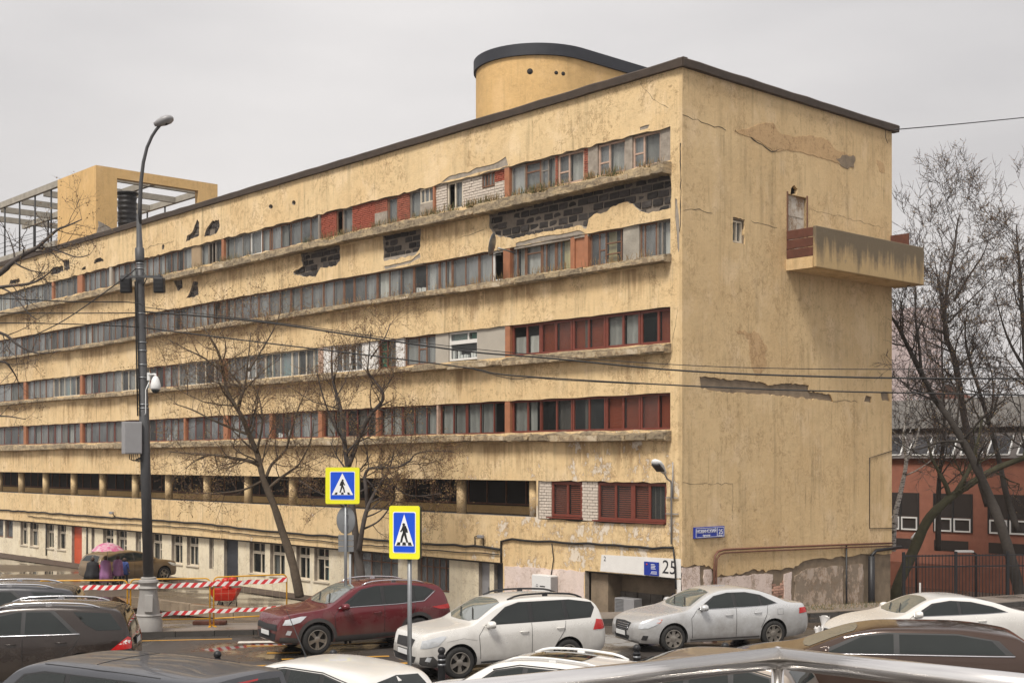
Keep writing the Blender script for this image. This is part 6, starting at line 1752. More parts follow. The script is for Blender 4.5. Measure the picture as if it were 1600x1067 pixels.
mb = MB(); vs_ = [Vector((hx, -.15, hz)) + q @ Vector((.04 + .21 * math.cos(a) * r, .18 * math.sin(a) * r, -.03 - .10 * (1 - r * r))) for r in (1, .6, 0.01) for a in [2 * math.pi * k / 16 for k in range(16)]]
mb.add(vs_, [(i * 16 + k, i * 16 + (k + 1) % 16, (i + 1) * 16 + (k + 1) % 16, (i + 1) * 16 + k) for i in range(2) for k in range(16)], smooth=True); mb.build('lens', M['black'], LP)
for y in (434, 420, 412, 490, 535, 548, 570, 590, 632, 638):
    mb = MB(); rb_ = .105 + .033 * (y - 410) / 230; mb.lathe([(rb_, LZ(y) - .015), (rb_, LZ(y) + .015)], 16, (LEAN(LZ(y)), 0, 0)); mb.build('steel_band', M['metal'], LP)
mb = MB(); mb.tube([(LEAN(LZ(y)) - .12 - .00012 * (y - 400), -.06, LZ(y)) for y in (440, 500, 560, 650)], .022, 6); mb.tube([(LEAN(LZ(y)) - .08, -.12, LZ(y)) for y in (420, 480, 560, 650)], .016, 6); mb.tube([(LEAN(LZ(425)) + .1, -.06, LZ(425)), (LEAN(LZ(425)) + .2, -.1, LZ(436)), (LEAN(LZ(425)) + .1, -.06, LZ(447))], .014, 5); mb.build('pole_cable', M['cable'], LP)
mb = MB(); mb.box((LX(224), -.17, LZ(434)), ((255 - 190) * kL, .05, .06)); mb.build('cross_arm', M['pole'], LP)
for px, lab in ((197, 'black floodlight box hung at the left end of the lamp post cross arm'), (249, 'black floodlight box hung at the right end of the lamp post cross arm')):
    p = at(px, 446, ly - .2); f = thing('floodlight', lab, 'floodlight', p)
    mb = MB(); mb.box((0, 0, 0), (.27, .24, .40), rot=Matrix.Rotation(.12, 3, 'X')); mb.build('housing', M['black'], f, bevel=.03)
    mb = MB()
    for k in range(4): mb.box((0, -.126 - .0, -.15 + k * .1), (.22, .02, .03), rot=Matrix.Rotation(.12, 3, 'X'))
    mb.build('fin', M['car_trim'], f)
    mb = MB(); mb.box((0, 0, .24), (.06, .05, .12)); mb.build('bracket', M['pole'], f)
p = at(243, 603, ly - .25)
cctv = thing('dome_camera', 'white dome camera on a bracket at the lamp post', 'camera', p)
mb = MB(); mb.lathe([(.03, .26), (.06, .24), (.10, .16), (.13, .04), (.135, -.06), (.12, -.09)], 18); mb.build('housing', M['white_plastic'], cctv)
mb = MB(); mb.lathe([(.11, -.09), (.10, -.14), (.06, -.18), (.01, -.195)], 18); mb.build('dome', M['car_glass'], cctv)
mb = MB(); mb.tube([(0, 0, .25), (0, 0, .30), (-.05, .05, .31), (-.23, .18, .30)], .028, 8); mb.box((-.23, .2, .26), (.07, .1, .2)); mb.tube([(-.2, .1, .1), (-.27, .05, -.1), (-.28, .08, -.7), (-.3, .08, -.75)], .014, 5); mb.build('bracket', M['white_plastic'], cctv)
p = at(206, 684, ly - .22)
cab = thing('control_cabinet', 'grey metal cabinet strapped to the lamp post, cables below it', 'cabinet', p)
mb = MB(); mb.box((0, 0, 0), (.46, .30, .84), rot=Matrix.Rotation(.55, 3, 'Z')); mb.build('casing', M['grey_box'], cab, bevel=.015)
mb = MB(); R_z = Matrix.Rotation(.55, 3, 'Z'); mb.box(R_z @ Vector((0, -.156, 0)), (.42, .012, .79), rot=R_z); mb.build('door', M['grey_box'], cab, bevel=.005)
mb = MB()
for k in range(5): mb.tube([(-.05 + k * .05, .0, -.42), (-.06 + k * .06, -.02, -.55 - .02 * k), (.05 + k * .05, 0, -.60), (.22, .08, -.5), (.26, .1, -.35)], .013, 5)
mb.build('cabinet_cable', M['cable'], cab)

# crossing signs
def walker(m, cx, cz, h, y):
    """the walking figure as flat strips, h is the figure's height"""
    mb = MB()
    def limb(a, b, w):
        a, b = Vector(a), Vector(b); d = (b - a).normalized(); n = Vector((-d.y, d.x)) * w * .68
        mb.slab([tuple(a - n), tuple(b - n), tuple(b + n), tuple(a + n)], [], lambda u, v, k: Vector((cx + u * h, y + k, cz + v * h)), .0, -.003)
    mb.slab([(.02 + .075 * math.cos(t), .43 + .075 * math.sin(t)) for t in [k * .63 for k in range(10)]], [], lambda u, v, k: Vector((cx + u * h, y + k, cz + v * h)), .0, -.003)
    limb((.0, .36), (-.03, .02), .15); limb((-.02, .06), (-.09, -.22), .085); limb((-.08, -.20), (-.17, -.48), .075)
    limb((-.0, .05), (.10, -.2), .085); limb((.10, -.18), (.16, -.48), .075); limb((-.06, .32), (-.14, .16), .06); limb((-.13, .18), (-.17, .02), .055)
    limb((.05, .32), (.11, .16), .06); limb((.10, .18), (.19, .06), .055)
    return mb
def crossing_sign(name, label, px, ytop, ybot, wpx, d, yaw, base_z, pole_x, flip=False, extra=None):
    w = wpx * d / FPX; h = (ybot - ytop) * d / FPX
    p = at(px, (ytop + ybot) / 2, d); gx, gy = p.x + pole_x, p.y + .06
    s = thing(name, label, 'road sign', (gx, gy, base_z), yaw)
    zc = p.z - base_z
    ox = -pole_x
    def rr(w_, h_, r, n=5):
        out = []
        for cx_, cz_, a0 in ((w_ / 2 - r, h_ / 2 - r, 0), (-w_ / 2 + r, h_ / 2 - r, 90), (-w_ / 2 + r, -h_ / 2 + r, 180), (w_ / 2 - r, -h_ / 2 + r, 270)):
            for k in range(n): a = math.radians(a0 + 90 * k / (n - 1)); out.append((cx_ + r * math.cos(a), cz_ + r * math.sin(a)))
        return out
    fn = lambda y0: (lambda a, b, n: Vector((ox + a, y0 - n, zc + b)))
    mb = MB(); mb.slab(rr(w, h, .04), [], fn(-.06), 0, .02); mb.build('board', M['sign_yellow'], s)
    mb = MB(); mb.slab(rr(w, h, .04), [], fn(-.055), -.09, 0); mb.build('backing_box', M['car_trim'], s)
    bw, bh = w * .70, h * .745
    mb = MB(); mb.slab(rr(bw + .03, bh + .03, .03), [], fn(-.081), 0, .003); mb.build('white_rim', M['sign_white'], s)
    mb = MB(); mb.slab(rr(bw, bh, .025), [], fn(-.085), 0, .003); mb.build('blue_field', M['sign_blue_bright'], s)
    th = bh * .80; tw = bw * .90
    mb = MB(); mb.slab([(-tw / 2, -bh * .34), (tw / 2, -bh * .34), (0, -bh * .34 + th)], [], fn(-.089), 0, .003); mb.build('white_triangle', M['sign_white'], s)
    wk = walker(None, 0, -bh * .34 + th * .41, th * .62, 0)
    vs2 = []
    k = -1 if flip else 1
    wk.v = [(ox + v[0] * k, -.093 + v[1], zc + v[2]) for v in wk.v]; wk.build('walking_figure', M['sign_black'], s)
    mb = MB()
    for q in (-.32, -.0, .32): mb.slab([(q * tw - .035 - .01 * q, -bh * .325), (q * tw + .035 - .01 * q, -bh * .325), (q * tw * .84 + .025, -bh * .325 + th * .10), (q * tw * .84 - .025, -bh * .325 + th * .10)], [], fn(-.092), 0, .003)
    mb.build('stripe', M['sign_black'], s)
    mb = MB(); mb.tube([(0, .02, 0), (0, .02, zc + h * .3)], .038, 12); mb.build('post', M['metal'], s)
    return s, zc, ox
M['sign_blue_bright'] = simple('sign_blue_field', (.004, .075, .62), .35, 0, .04)
sN, zN, oN = crossing_sign('crossing_sign', 'near pedestrian crossing sign with fluorescent yellow border, on a thin post before the cream car', 633.5, 790, 873, 50, 22.0, math.radians(-14), 0, .06, flip=True)
d_f = 32.0
sF_, zF_, oF_ = crossing_sign('crossing_sign', 'far pedestrian crossing sign with yellow border above the back of a round sign', 535.5, 730, 787, 53.5, d_f, math.radians(-3), .1, .06)
yr = CAMH + (HY - 813) / FPX * d_f - .1
mb = MB(); mb.lathe([(.22, .05), (.235, .055), (.235, .07), (.22, .075)], 24, (0, 0, yr), 'y'); m_ = mb.build('round_sign_back', M['metal'], sF_); m_.scale = (1, 1, 1.45); m_.location = (0, 0, -yr * .45)
for k in range(3):
    mb = MB(); z = CAMH + (HY - 840 - 9 * k) / FPX * d_f - .1; mb.box((0, .075, z), (.38, .02, .13)); mb.build('plate_back', M['metal'], sF_)
mb = MB(); mb.tube([(.1, .1, 0), (.1, .1, 2.2)], .03, 8); mb.build('stay', M['metal'], sF_)
for z in (yr - .1, yr + .15): 
    mb = MB(); mb.box((0, .03, z), (.11, .09, .03)); mb.build('clamp', M['metal'], sF_)

# bollards
boll_spots = [(340, 1016, 30.0, 'black bollard with a ball top before the kerb near the dark brown SUV'), (521, 1014, 28.6, 'black bollard with pale rings under the front wheel of the dark red SUV'), (690, 1010, 25.6, 'tall black bollard at the front wheel of the cream car'),
              (995, 1006, 28.0, 'black bollard with pale rings before the nose of the silver saloon'), (1133, 1003, 28.6, 'black bollard with pale rings before the doors of the silver saloon')]
mb = MB(); mb.lathe([(.075, 0), (.075, .62), (.082, .63), (.082, .66), (.06, .68), (.06, .70)], 18); bpost = mb.mesh('post', M['black'], sharp=40)
mb = MB(); mb.lathe([(.04, .69)] + [(.075 * math.sin(a) + .003, .765 - .075 * math.cos(a)) for a in [.5 + k * .3 for k in range(9)]], 18); bball = mb.mesh('ball', M['black'])
mb = MB(); mb.lathe([(.0785, .46), (.0785, .50)], 18); mb.lathe([(.0785, .56), (.0785, .60)], 18); bring = mb.mesh('ring', M['metal'])
for px, ytop, d, lab in boll_spots:
    d = (CAMH - .84) * FPX / (ytop - HY); x = (px - CX) / FPX * d
    b = thing('bollard', lab, 'bollard', (x, d, 0), 0, 'bollards along the parking row')
    link('post', bpost, b); link('ball', bball, b); link('ring', bring, b)

# barriers with striped tape
M['barrier_yellow'] = simple('barrier_yellow', (.60, .30, .015), .45, 0, .2, 6)
M['mesh_wire'] = simple('pale_wire', (.40, .33, .22), .6)
def barrier(x0, x1, ytop, d0, d1, label, base=True):
    a, b = at(x0, ytop, d0), at(x1, ytop, d1)
    yaw = math.atan2(b.y - a.y, b.x - a.x); w = math.hypot(b.x - a.x, b.y - a.y); h = 1.22
    zb = .1
    br_ = thing('barrier', label, 'barrier', (a.x, a.y, zb), yaw, 'yellow pipe barriers around the works')
    h = a.z - zb
    r = .12; mb = MB()
    pts = [(0, 0, .02), (0, 0, h - r)] + [(r - r * math.cos(t), 0, h - r + r * math.sin(t)) for t in (.4, .8, 1.2)] + [(r, 0, h), (w - r, 0, h)] + [(w - r + r * math.sin(t), 0, h - r + r * math.cos(t)) for t in (.4, .8, 1.2)] + [(w, 0, h - r), (w, 0, .02)]
    mb.tube(pts, .021, 8); mb.tube([(0, 0, .22), (w, 0, .22)], .018, 8); mb.build('frame', M['barrier_yellow'], br_)
    mb = MB()
    n = int(w / .2)
    for k in range(1, n): mb.tube([(w * k / n, 0, .22), (w * k / n, 0, h)], .0028, 3)
    for k in range(1, 5): mb.tube([(0, 0, .22 + (h - .22) * k / 5), (w, 0, .22 + (h - .22) * k / 5)], .0028, 3)
    mb.build('wire_mesh', M['mesh_wire'], br_)
    mb = MB()
    for x in (0, w): mb.box((x, 0, .01), (.06, .5, .03))
    mb.build('foot', M['barrier_yellow'], br_)
    return a, b, h
B3 = barrier(334, 448, 901.5, 35.4, 36.3, 'yellow pipe barrier between the red wheelbarrow and the dark red SUV')
B2 = barrier(204, 328, 905, 35.0, 35.35, 'yellow pipe barrier just behind the base of the lamp post')
B1 = barrier(60, 199, 907, 34.8, 34.95, 'yellow pipe barrier behind the grey SUV roof, left of the lamp post')
def tape_mat():
    t = NT('striped_tape'); o = t.sep()
    v = t.math('FRACT', t.math('MULTIPLY', t.math('ADD', o[0], t.math('MULTIPLY', o[2], -.9)), 4.6))
    col = t.mix(t.math('GREATER_THAN', v, .5), (.62, .035, .04), (.80, .76, .72))
    return t.out(col, .4)
M['tape'] = tape_mat()
def tape(pts, h, label):
    P = [at(x, y, d - .04) for x, y, d in pts]; mb = MB(); out = []
    for a, b in zip(P, P[1:]):
        for k in range(8): f = k / 8; out.append(a.lerp(b, f) + Vector((0, .012 * math.sin(k * 1.9), -.03 * math.sin(f * math.pi))))
    out.append(P[-1]); n = len(out)
    mb.v = [tuple(p + Vector((0, 0, h / 2))) for p in out] + [tuple(p - Vector((0, .01, h / 2))) for p in out] + [tuple(p + Vector((0, .006, h / 2))) for p in out] + [tuple(p - Vector((0, .004, h / 2))) for p in out]
    for i in range(n - 1):
        mb.f += [(i, i + 1, n + i + 1, n + i), (2 * n + i + 1, 2 * n + i, 3 * n + i, 3 * n + i + 1)]; mb.m += [0, 0]; mb.sm += [True, True]
    tag(mb.build('warning_tape', M['tape']), label, 'barrier tape', 'red and white tape on the barriers')
tape([(60, 918, 34.8), (145, 917, 34.9), (200, 915, 34.95), (240, 914, 35.1), (290, 913, 35.2), (328, 911, 35.35), (334, 911, 35.4), (390, 908.5, 35.9), (448, 904.5, 36.3)], .125, 'upper red and white striped tape strung along the tops of the yellow barriers')
tape([(205, 963, 35.0), (270, 957, 35.1), (329, 953, 35.35), (370, 952, 35.7), (440, 948, 36.2)], .11, 'lower red and white striped tape strung along the feet of the yellow barriers')
# barrier weight, red barrow
x, y = gpx(345, 975, .1)
o = MB(); o.box((0, 0, .05), (.9, .3, .1)); tag(o.build('barrier_weight', M['rust'], bevel=.02), 'rusty flat weight block lying at the foot of the yellow barrier', 'weight').location = (x - .3, y, .1)
M['red_plastic'] = simple('red_enamel', (.55, .03, .015), .45, 0, .25, 6)
p = at(352, 938, 44.0)
wz = ground_z(p.x, 44.0)
wb = thing('wheelbarrow', 'red wheelbarrow piled with red gear standing behind the striped tape', 'wheelbarrow', (p.x, 44.0, wz))
mb = MB(); prof = [(.30, .22, .42), (.42, .30, .62), (.48, .34, .80)]
vs_ = [(a * sx_, b * sy_, z) for a, b, z in prof for sx_, sy_ in ((-1, -1), (1, -1), (1, 1), (-1, 1))]
mb.add(vs_, [(i * 4 + k, i * 4 + (k + 1) % 4, (i + 1) * 4 + (k + 1) % 4, (i + 1) * 4 + k) for i in range(2) for k in range(4)] + [(0, 1, 2, 3)]); mb.build('tray', M['red_plastic'], wb, bevel=.02)
mb = MB(); rg = random.Random(6)
for k in range(5):
    a = rg.uniform(0, 6.28); mb.lathe([(.02, -.12), (.12, -.08), (.15, 0), (.11, .08), (.02, .12)], 8, (.25 * math.cos(a), .18 * math.sin(a), .85 + .07 * k))
mb.build('load', M['red_plastic'], wb)
mb = MB(); mb.lathe([(.07, -.04), (.19, -.05), (.2, 0), (.19, .05), (.07, .04)], 18, (-.1, -.2, .2), 'x'); mb.build('wheel', M['tyre'], wb)
mb = MB(); mb.tube([(-.25, -.2, .2), (-.25, .3, .45), (-.3, .9, .6)], .02, 6); mb.tube([(.1, -.2, .2), (.25, .3, .45), (.3, .9, .6)], .02, 6); mb.tube([(-.27, .4, .5), (-.3, .5, 0)], .02, 6); mb.tube([(.27, .4, .5), (.3, .5, 0)], .02, 6); mb.build('frame', M['black'], wb)

# ------------------------------------------------------------------ overhead cables
def cable(pts, r, label):
    P = []
    for x, y, d in pts: P.append(at(x, y, d))
    out = []
    for i in range(len(P) - 1):
        p0, p1, p2, p3 = P[max(0, i - 1)], P[i], P[i + 1], P[min(len(P) - 1, i + 2)]
        for k in range(6):
            t = k / 6
            out.append(.5 * ((2 * p1) + (p2 - p0) * t + (2 * p0 - 5 * p1 + 4 * p2 - p3) * t * t + (3 * p1 - p0 - 3 * p2 + p3) * t ** 3))
    out.append(P[-1])
    mb = MB(); mb.tube(out, r, 5)
    return tag(mb.build('overhead_cable', M['cable']), label, 'cable', 'overhead cables at the lamp post')
def dd(x): return 34.0 + (x - 225) / 1375 * -4.0
cable([(x, y, dd(x)) for x, y in ((225, 487), (400, 502), (600, 531), (740, 550), (852, 559), (1080, 580), (1360, 590), (1640, 591))], .022, 'thickest of the overhead cables crossing the facade below the fourth row of windows')
cable([(x, y, dd(x)) for x, y in ((225, 480), (440, 505), (740, 545), (1080, 571), (1390, 577), (1640, 572))], .010, 'thin topmost overhead cable crossing the facade and the end wall')
cable([(x, y, dd(x)) for x, y in ((225, 512), (400, 534), (625, 561), (740, 576), (806, 587), (1080, 603), (1290, 611), (1640, 618))], .018, 'lowest overhead cable crossing the facade above the red window row')
cable([(x, y, dd(x)) for x, y in ((740, 577), (800, 592), (830, 590), (880, 594), (1000, 600))], .009, 'slack thin cable tied under the lowest overhead cable')
cable([(-60, 463, 32), (100, 471, 33), (210, 473, 34), (225, 486, 34)], .014, 'upper overhead cable arriving at the lamp post from beyond the tree')
cable([(-60, 489, 32), (100, 489.5, 33), (215, 489, 34)], .014, 'level overhead cable arriving at the lamp post')
cable([(-60, 504, 32), (100, 506, 33), (217, 511, 34)], .014, 'lowest overhead cable arriving at the lamp post')
cable([(40, 530, 40), (101, 500, 38), (187, 440, 34), (212, 420, 34)], .016, 'slanting overhead cable rising to the cross arm of the lamp post')
cable([(1397, 203, 47.5), (1500, 194, 50), (1660, 178, 55)], .02, 'single cable running from the roof corner of the end wall into the sky')

# ------------------------------------------------------------------ red brick building, fence, far tower
RB0 = at(1500, 720, 62); RB0.z = 0
M['red_building'] = simple('red_brick_wall', (.29, .115, .075), .9, 0, .3, 3, bump=.2)
M['dark_panel'] = simple('dark_window_glass', (.03, .028, .03), .1, 0, .3, 1, spec=.8)
rb = thing('brick_building', 'red brick building with dark windows and white window panels behind the bare trees', 'building', RB0, BROT)
def rbx(px): # facade x (to the right) for a pixel column
    k = (px - CX) / FPX; Xd = -U
    return (k * RB0.y - RB0.x) / (Xd.x - k * Xd.y)
def rbz(px, py):
    return CAMH + (HY - py) / FPX * (RB0.y - U.y * rbx(px))
zE = rbz(1500, 716)
mb = MB(); mb.box2((-40, 0, -1.6), (14, 10, zE)); mb.build('wall', M['red_building'], rb)
mb = MB(); zr1 = rbz(1500, 668)
mb.add([(-40, -.25, zE + .01), (14, -.25, zE + .01), (14, .55, zr1), (-40, .55, zr1), (-40, 10, zr1 + .3), (14, 10, zr1 + .3), (-40, 10, zE + .01), (14, 10, zE + .01)], [(0, 1, 2, 3), (3, 2, 5, 4), (4, 5, 7, 6), (6, 7, 1, 0), (0, 3, 4, 6), (1, 7, 5, 2)])
mb.build('roof', simple('dark_grey_roof', (.12, .105, .10), .6, .1, .3, 2), rb)
mb = MB(); mb.box2((-40, .2, zr1 + .02), (14, .9, zr1 + .2)); mb.box2((-40, 2, zr1 + .2), (14, 5, zr1 + 1.5)); mb.build('roof_ridge', simple('grey_ridge', (.25, .24, .23), .7), rb)
k = -30.0; i = 0
xw = rbx(1545) - rbx(1467)
for i in range(-5, 3):
    xa = rbx(1380) + (i) * (rbx(1545) - rbx(1380)) * .5
    xb = xa + (rbx(1465) - rbx(1408)) * 1.0
    if xb > 13: continue
    za, zb_ = rbz(1440, 770), rbz(1440, 829)
    zm_ = rbz(1440, 807)
    mb = MB(); mb.box2((xa, -.02, za), (xb, .3, zm_ + .02)); mb.box2((xa, -.02, zb_), (xb, .3, zm_ + .0)); w = mb.build('window', M['dark_panel'], rb)
    mb = MB()
    for q in (xa, (xa + xb) / 2, xb): mb.box2((q - .035, -.06, zb_), (q + .035, -.02, za))
    mb.build('frame', M['car_trim'], w)
    mb = MB()
    for x0_, x1_ in ((xa + .06, (xa + xb) / 2 - .06), ((xa + xb) / 2 + .06, xb - .06)):
        for a, b, c_, e in ((x0_, x1_, zm_ - .09, zm_ - .02), (x0_, x1_, zb_ + .02, zb_ + .09), (x0_, x0_ + .06, zb_ + .09, zm_ - .09), (x1_ - .06, x1_, zb_ + .09, zm_ - .09)): mb.box2((a, -.08, c_), (b, -.03, e))
    mb.build('white_panel', M['white_plastic'], w)
    mb = MB(); z0g, z1g = rbz(1440, 858), rbz(1440, 842)
    mb.box2((xa, -.02, z0g), (xb - .2, .3, z1g)); mb.build('window', M['dark_panel'], rb)
    # roof windows
    for j in range(2):
        x0_ = xa + j * (xb - xa) * .75; x1_ = x0_ + (xb - xa) * .55
        zq0, zq1 = zE + (zr1 - zE) * .12, zE + (zr1 - zE) * .72
        yq = lambda z: -.25 + .8 * (z - zE) / (zr1 - zE)
        mb = MB(); mb.add([(x0_, yq(zq0) - .02, zq0), (x1_, yq(zq0) - .02, zq0), (x1_, yq(zq1) - .02, zq1), (x0_, yq(zq1) - .02, zq1)], [(0, 1, 2, 3)]); w = mb.build('roof_window', M['dark_panel'], rb)
        mb = MB()
        for (a, za_), (b, zb2) in (((x0_, zq0), (x0_ + .1, zq1)), ((x1_, zq0), (x1_, zq1)), ((x0_, zq0), (x1_, zq0))):
            mb.tube([(a, yq(za_) - .04, za_), (b, yq(zb2) - .04, zb2)], .05, 4, smooth=False)
        mb.build('frame', M['white_plastic'], w)
mb = MB(); mb.box2((-20, -3.0, -1.6), (12, -2.8, rbz(1500, 868) - .2)); mb.build('yard_wall', M['red_building'], rb)
# iron fence: from the rear corner of the end wall to the right
f0 = EW(TW + .3, .3, 0); f1 = Vector((22.5, 49.0, 0))
fdir = (f1 - f0); flen = fdir.length; fyaw = math.atan2(fdir.y, fdir.x)
fz = ground_z(f0.x + 3, f0.y) - .05
fen = thing('iron_fence', 'black iron railing fence between the end wall and the white car', 'fence', (f0.x, f0.y, fz), fyaw)
fh = CAMH + (HY - 866) / FPX * 48 - fz
mb = MB(); 
for z in (.15, fh - .45, fh - .05): mb.box((flen / 2, 0, z), (flen, .035, .05))
mb.build('rail', M['black'], fen)
bar = MB(); bar.box((0, 0, fh / 2), (.022, .022, fh)); bar_me = bar.mesh('bar', M['black'])
n = min(int(flen / .13), 150)
for k in range(n): link('bar', bar_me, fen, (flen * (k + .5) / n, 0, 0))
for k in range(5):
    mb = MB(); mb.box((flen * k / 4, 0, fh / 2 + .05), (.09, .09, fh + .1)); mb.build('post', M['black'], fen)
mb = MB(); mb.box((flen / 2, 0, .02), (flen, .3, .35)); mb.build('footing', M['concrete'], fen)
for px, dq, lab in ((1361, 46.8, 'pale concrete gate post beside the black down-pipe'),):
    p = at(1372, 930, 49.0); mb = MB(); z0 = ground_z(p.x, p.y) - .1; zt_ = CAMH + (HY - 884) / FPX * 49
    mb.box((p.x, p.y, (z0 + zt_) / 2), (.32, .3, zt_ - z0)); tag(mb.build('gate_post', M['cream'], bevel=.02), lab, 'post')
p = at(1437, 940, 50.5)
mb = MB(); mb.tube([(p.x, p.y, ground_z(p.x, p.y)), (p.x, p.y, CAMH + (HY - 910) / FPX * 50.5)], .05, 8); o = mb.build('striped_post', None or simple('striped_post_white', (.6, .58, .55), .6)); tag(o, 'thin white marker post behind the iron fence', 'post')
p = at(1432, 844, 58)
yl = thing('yard_lamp', 'small white lantern lamp on a thin post behind the fence, left of the mossy trunk', 'lamp', (p.x, p.y, ground_z(p.x, p.y)))
hh_ = p.z - yl.location.z
mb = MB(); mb.tube([(0, 0, 0), (0, 0, hh_)], .05, 8); mb.build('post', M['black'], yl)
mb = MB(); mb.lathe([(.10, hh_), (.26, hh_ + .04), (.24, hh_ + .14), (.12, hh_ + .3), (.05, hh_ + .36)], 14); mb.build('lantern', M['white_plastic'], yl)
p = at(1525, 862, 55)
yl = thing('yard_lamp', 'dark street lantern with a flat white arm head behind the fence', 'lamp', (p.x, p.y, ground_z(p.x, p.y)))
hh_ = p.z - yl.location.z
mb = MB(); mb.tube([(0, 0, 0), (0, 0, hh_ - .1), (-.15, 0, hh_)], .06, 8); mb.build('post', M['black'], yl)
mb = MB(); mb.box((-.5, 0, hh_ + .02), (.75, .25, .1)); mb.build('lamp_head', M['white_plastic'], yl, bevel=.03)
# far pinkish tower in the haze
p = at(1428, 720, 600)
tw = thing('tower_block', 'hazy pinkish tower block far behind the bare trees', 'building', (p.x, p.y, -2), .3)
M['tower'] = simple('pink_tower', (.52, .40, .38), .9, 0, .1, .2)
zt_ = CAMH + (HY - 485) / FPX * 600 + 2
mb = MB(); mb.box((0, 0, zt_ / 2), (17, 20, zt_)); mb.build('wall', M['tower'], tw)
mb = MB()
for j in range(int(zt_ / 3)):
    for k in range(6): mb.box((-6.7 + k * 2.7, -10.01, 1.8 + j * 3), (1.5, .06, 1.5))
    
mb.build('window', simple('tower_window', (.30, .27, .28), .4), tw)['kind'] = 'stuff'
p = at(1482, 720, 150)
sp_ = thing('brown_tower', 'blurred brown pointed roof behind the trees above the red brick building', 'building', (p.x, p.y, -2))
zt_ = CAMH + (HY - 600) / FPX * 150 + 2
mb = MB(); mb.box((0, 0, zt_ * .44), (4.4, 4.4, zt_ * .88)); mb.build('wall', M['render_brown'], sp_)
mb = MB(); mb.add([(-2.3, -2.3, zt_ * .88), (2.3, -2.3, zt_ * .88), (2.3, 2.3, zt_ * .88), (-2.3, 2.3, zt_ * .88), (0, 0, zt_)], [(0, 1, 4), (1, 2, 4), (2, 3, 4), (3, 0, 4), (0, 3, 2, 1)]); mb.build('roof', M['rust'], sp_)
# bags and rubbish behind the silver saloon
M['bag'] = simple('white_plastic_bag', (.78, .76, .74), .5, 0, .06)
for k, (px, py, d, s, lab) in enumerate([(1290, 984, 33.0, .26, 'crumpled white plastic bag standing open behind the silver saloon'), (1278, 991, 32.3, .18, 'small white bag lying behind the rear wheel of the silver saloon'), (1310, 990, 33.2, .20, 'white bag slumped beside the nose of the white saloon')]):
    rg = random.Random(k + 40); p = at(px, py, d); mb = MB(); prof = [(.5, 0), (.75, .15), (.7, .45), (.45, .7), (.35, .85), (.55, 1.1)]
    vs_ = []
    for r_, h_ in prof:
        for q in range(12): a = 2 * math.pi * q / 12; rr_ = r_ * rg.uniform(.75, 1.2) * s; vs_.append((p.x + rr_ * math.cos(a), p.y + rr_ * math.sin(a), .02 + h_ * s * 2.1 + rg.uniform(-.03, .03) + (rg.uniform(0, .3) * s if h_ > 1 else 0)))
    mb.add(vs_, [(i * 12 + q, i * 12 + (q + 1) % 12, (i + 1) * 12 + (q + 1) % 12, (i + 1) * 12 + q) for i in range(5) for q in range(12)] + [tuple(range(12))], smooth=True)
    tag(mb.build('plastic_bag', M['bag'], recalc=True), lab, 'bag', 'white bags behind the silver saloon')
rg = random.Random(77); mb = MB()
for k in range(5200):
    px = rg.uniform(1255, 1420); t = rg.random(); d = 34.5 + 10.5 * t; x = (px - CX) / FPX * d
    if kerb_dist(x, d) < .6: continue
    z = ground_z(x, d); h = rg.uniform(.05, .17); w_ = .008; a = rg.uniform(0, 6.28)
    p0 = Vector((x, d, z)); mb.add([p0 - Vector((w_, 0, 0)), p0 + Vector((w_, 0, 0)), p0 + Vector((.06 * math.cos(a), .06 * math.sin(a), h))], [(0, 1, 2)], mi=0 if rg.random() < .6 else 1)
tag(mb.build('verge_grass', [M['grass'], M['dry_grass']], recalc=False), kind='stuff')

# ------------------------------------------------------------------ handrail in front of the camera
_t = NT('wet_steel')
_t.bump(_t.ramp(_t.vor(55, None, 'Distance'), [(.10, 1), (.22, 0)]), .07, .0015)
M['steel'] = _t.out(_t.mix(_t.noise(9, 5, .7), (.86, .83, .80), (.96, .94, .91)), _t.math('ADD', _t.math('MULTIPLY', _t.noise(5, 5, .7), .10), .17), 1.0)
zr = at(1215, 1027, 4.3)
rail = thing('handrail', 'wet stainless steel handrail bending at its post', 'handrail', (zr.x, zr.y, 0))
L0 = at(560, 1112, 3.6) - Vector((zr.x, zr.y, 0)); J = Vector((0, 0, zr.z)); L1 = at(1700, 1072, 4.15) - Vector((zr.x, zr.y, 0))
L0.z = zr.z; 
# both bars are level: find where their axis meets the pixel rows
def level(px, py, z): d = (CAMH - z) * FPX / (py - HY); return Vector(((px - CX) / FPX * d, d, z))
A = level(730, 1082, zr.z) - Vector((zr.x, zr.y, 0)); B = level(1600, 1071, zr.z) - Vector((zr.x, zr.y, 0))
A = J + (A - J) * 1.6; B = J + (B - J) * 1.6
mb = MB(); mb.tube([A, J + (A - J).normalized() * .0], .0365, 24); mb.build('top_tube', M['steel'], rail)
mb = MB(); mb.tube([J + (B - J).normalized() * .0, B], .036, 24); mb.build('top_tube', M['steel'], rail)
mb = MB(); mb.lathe([(.002, -.038)] + [(.038 * math.cos(a), .038 * math.sin(a)) for a in [-1.2 + k * .3 for k in range(9)]] + [(.002, .038)], 18, tuple(J)); mb.build('joint', M['steel'], rail)
mb = MB(); mb.tube([(0, 0, zr.z - .03), (0, 0, zr.z - 1.05)], .021, 14); mb.build('post', M['steel'], rail)
for E_ in (A, B):
    q = J + (E_ - J) * .95; mb = MB(); mb.tube([q - Vector((0, 0, .03)), q - Vector((0, 0, 1.05))], .021, 14); mb.build('post', M['steel'], rail)
deck_z = zr.z - 1.05
mb = MB(); mb.box((0.6, 2.2, deck_z - .1), (9, 4.4, .2)); tag(mb.build('walkway', M['asphalt']), kind='structure')
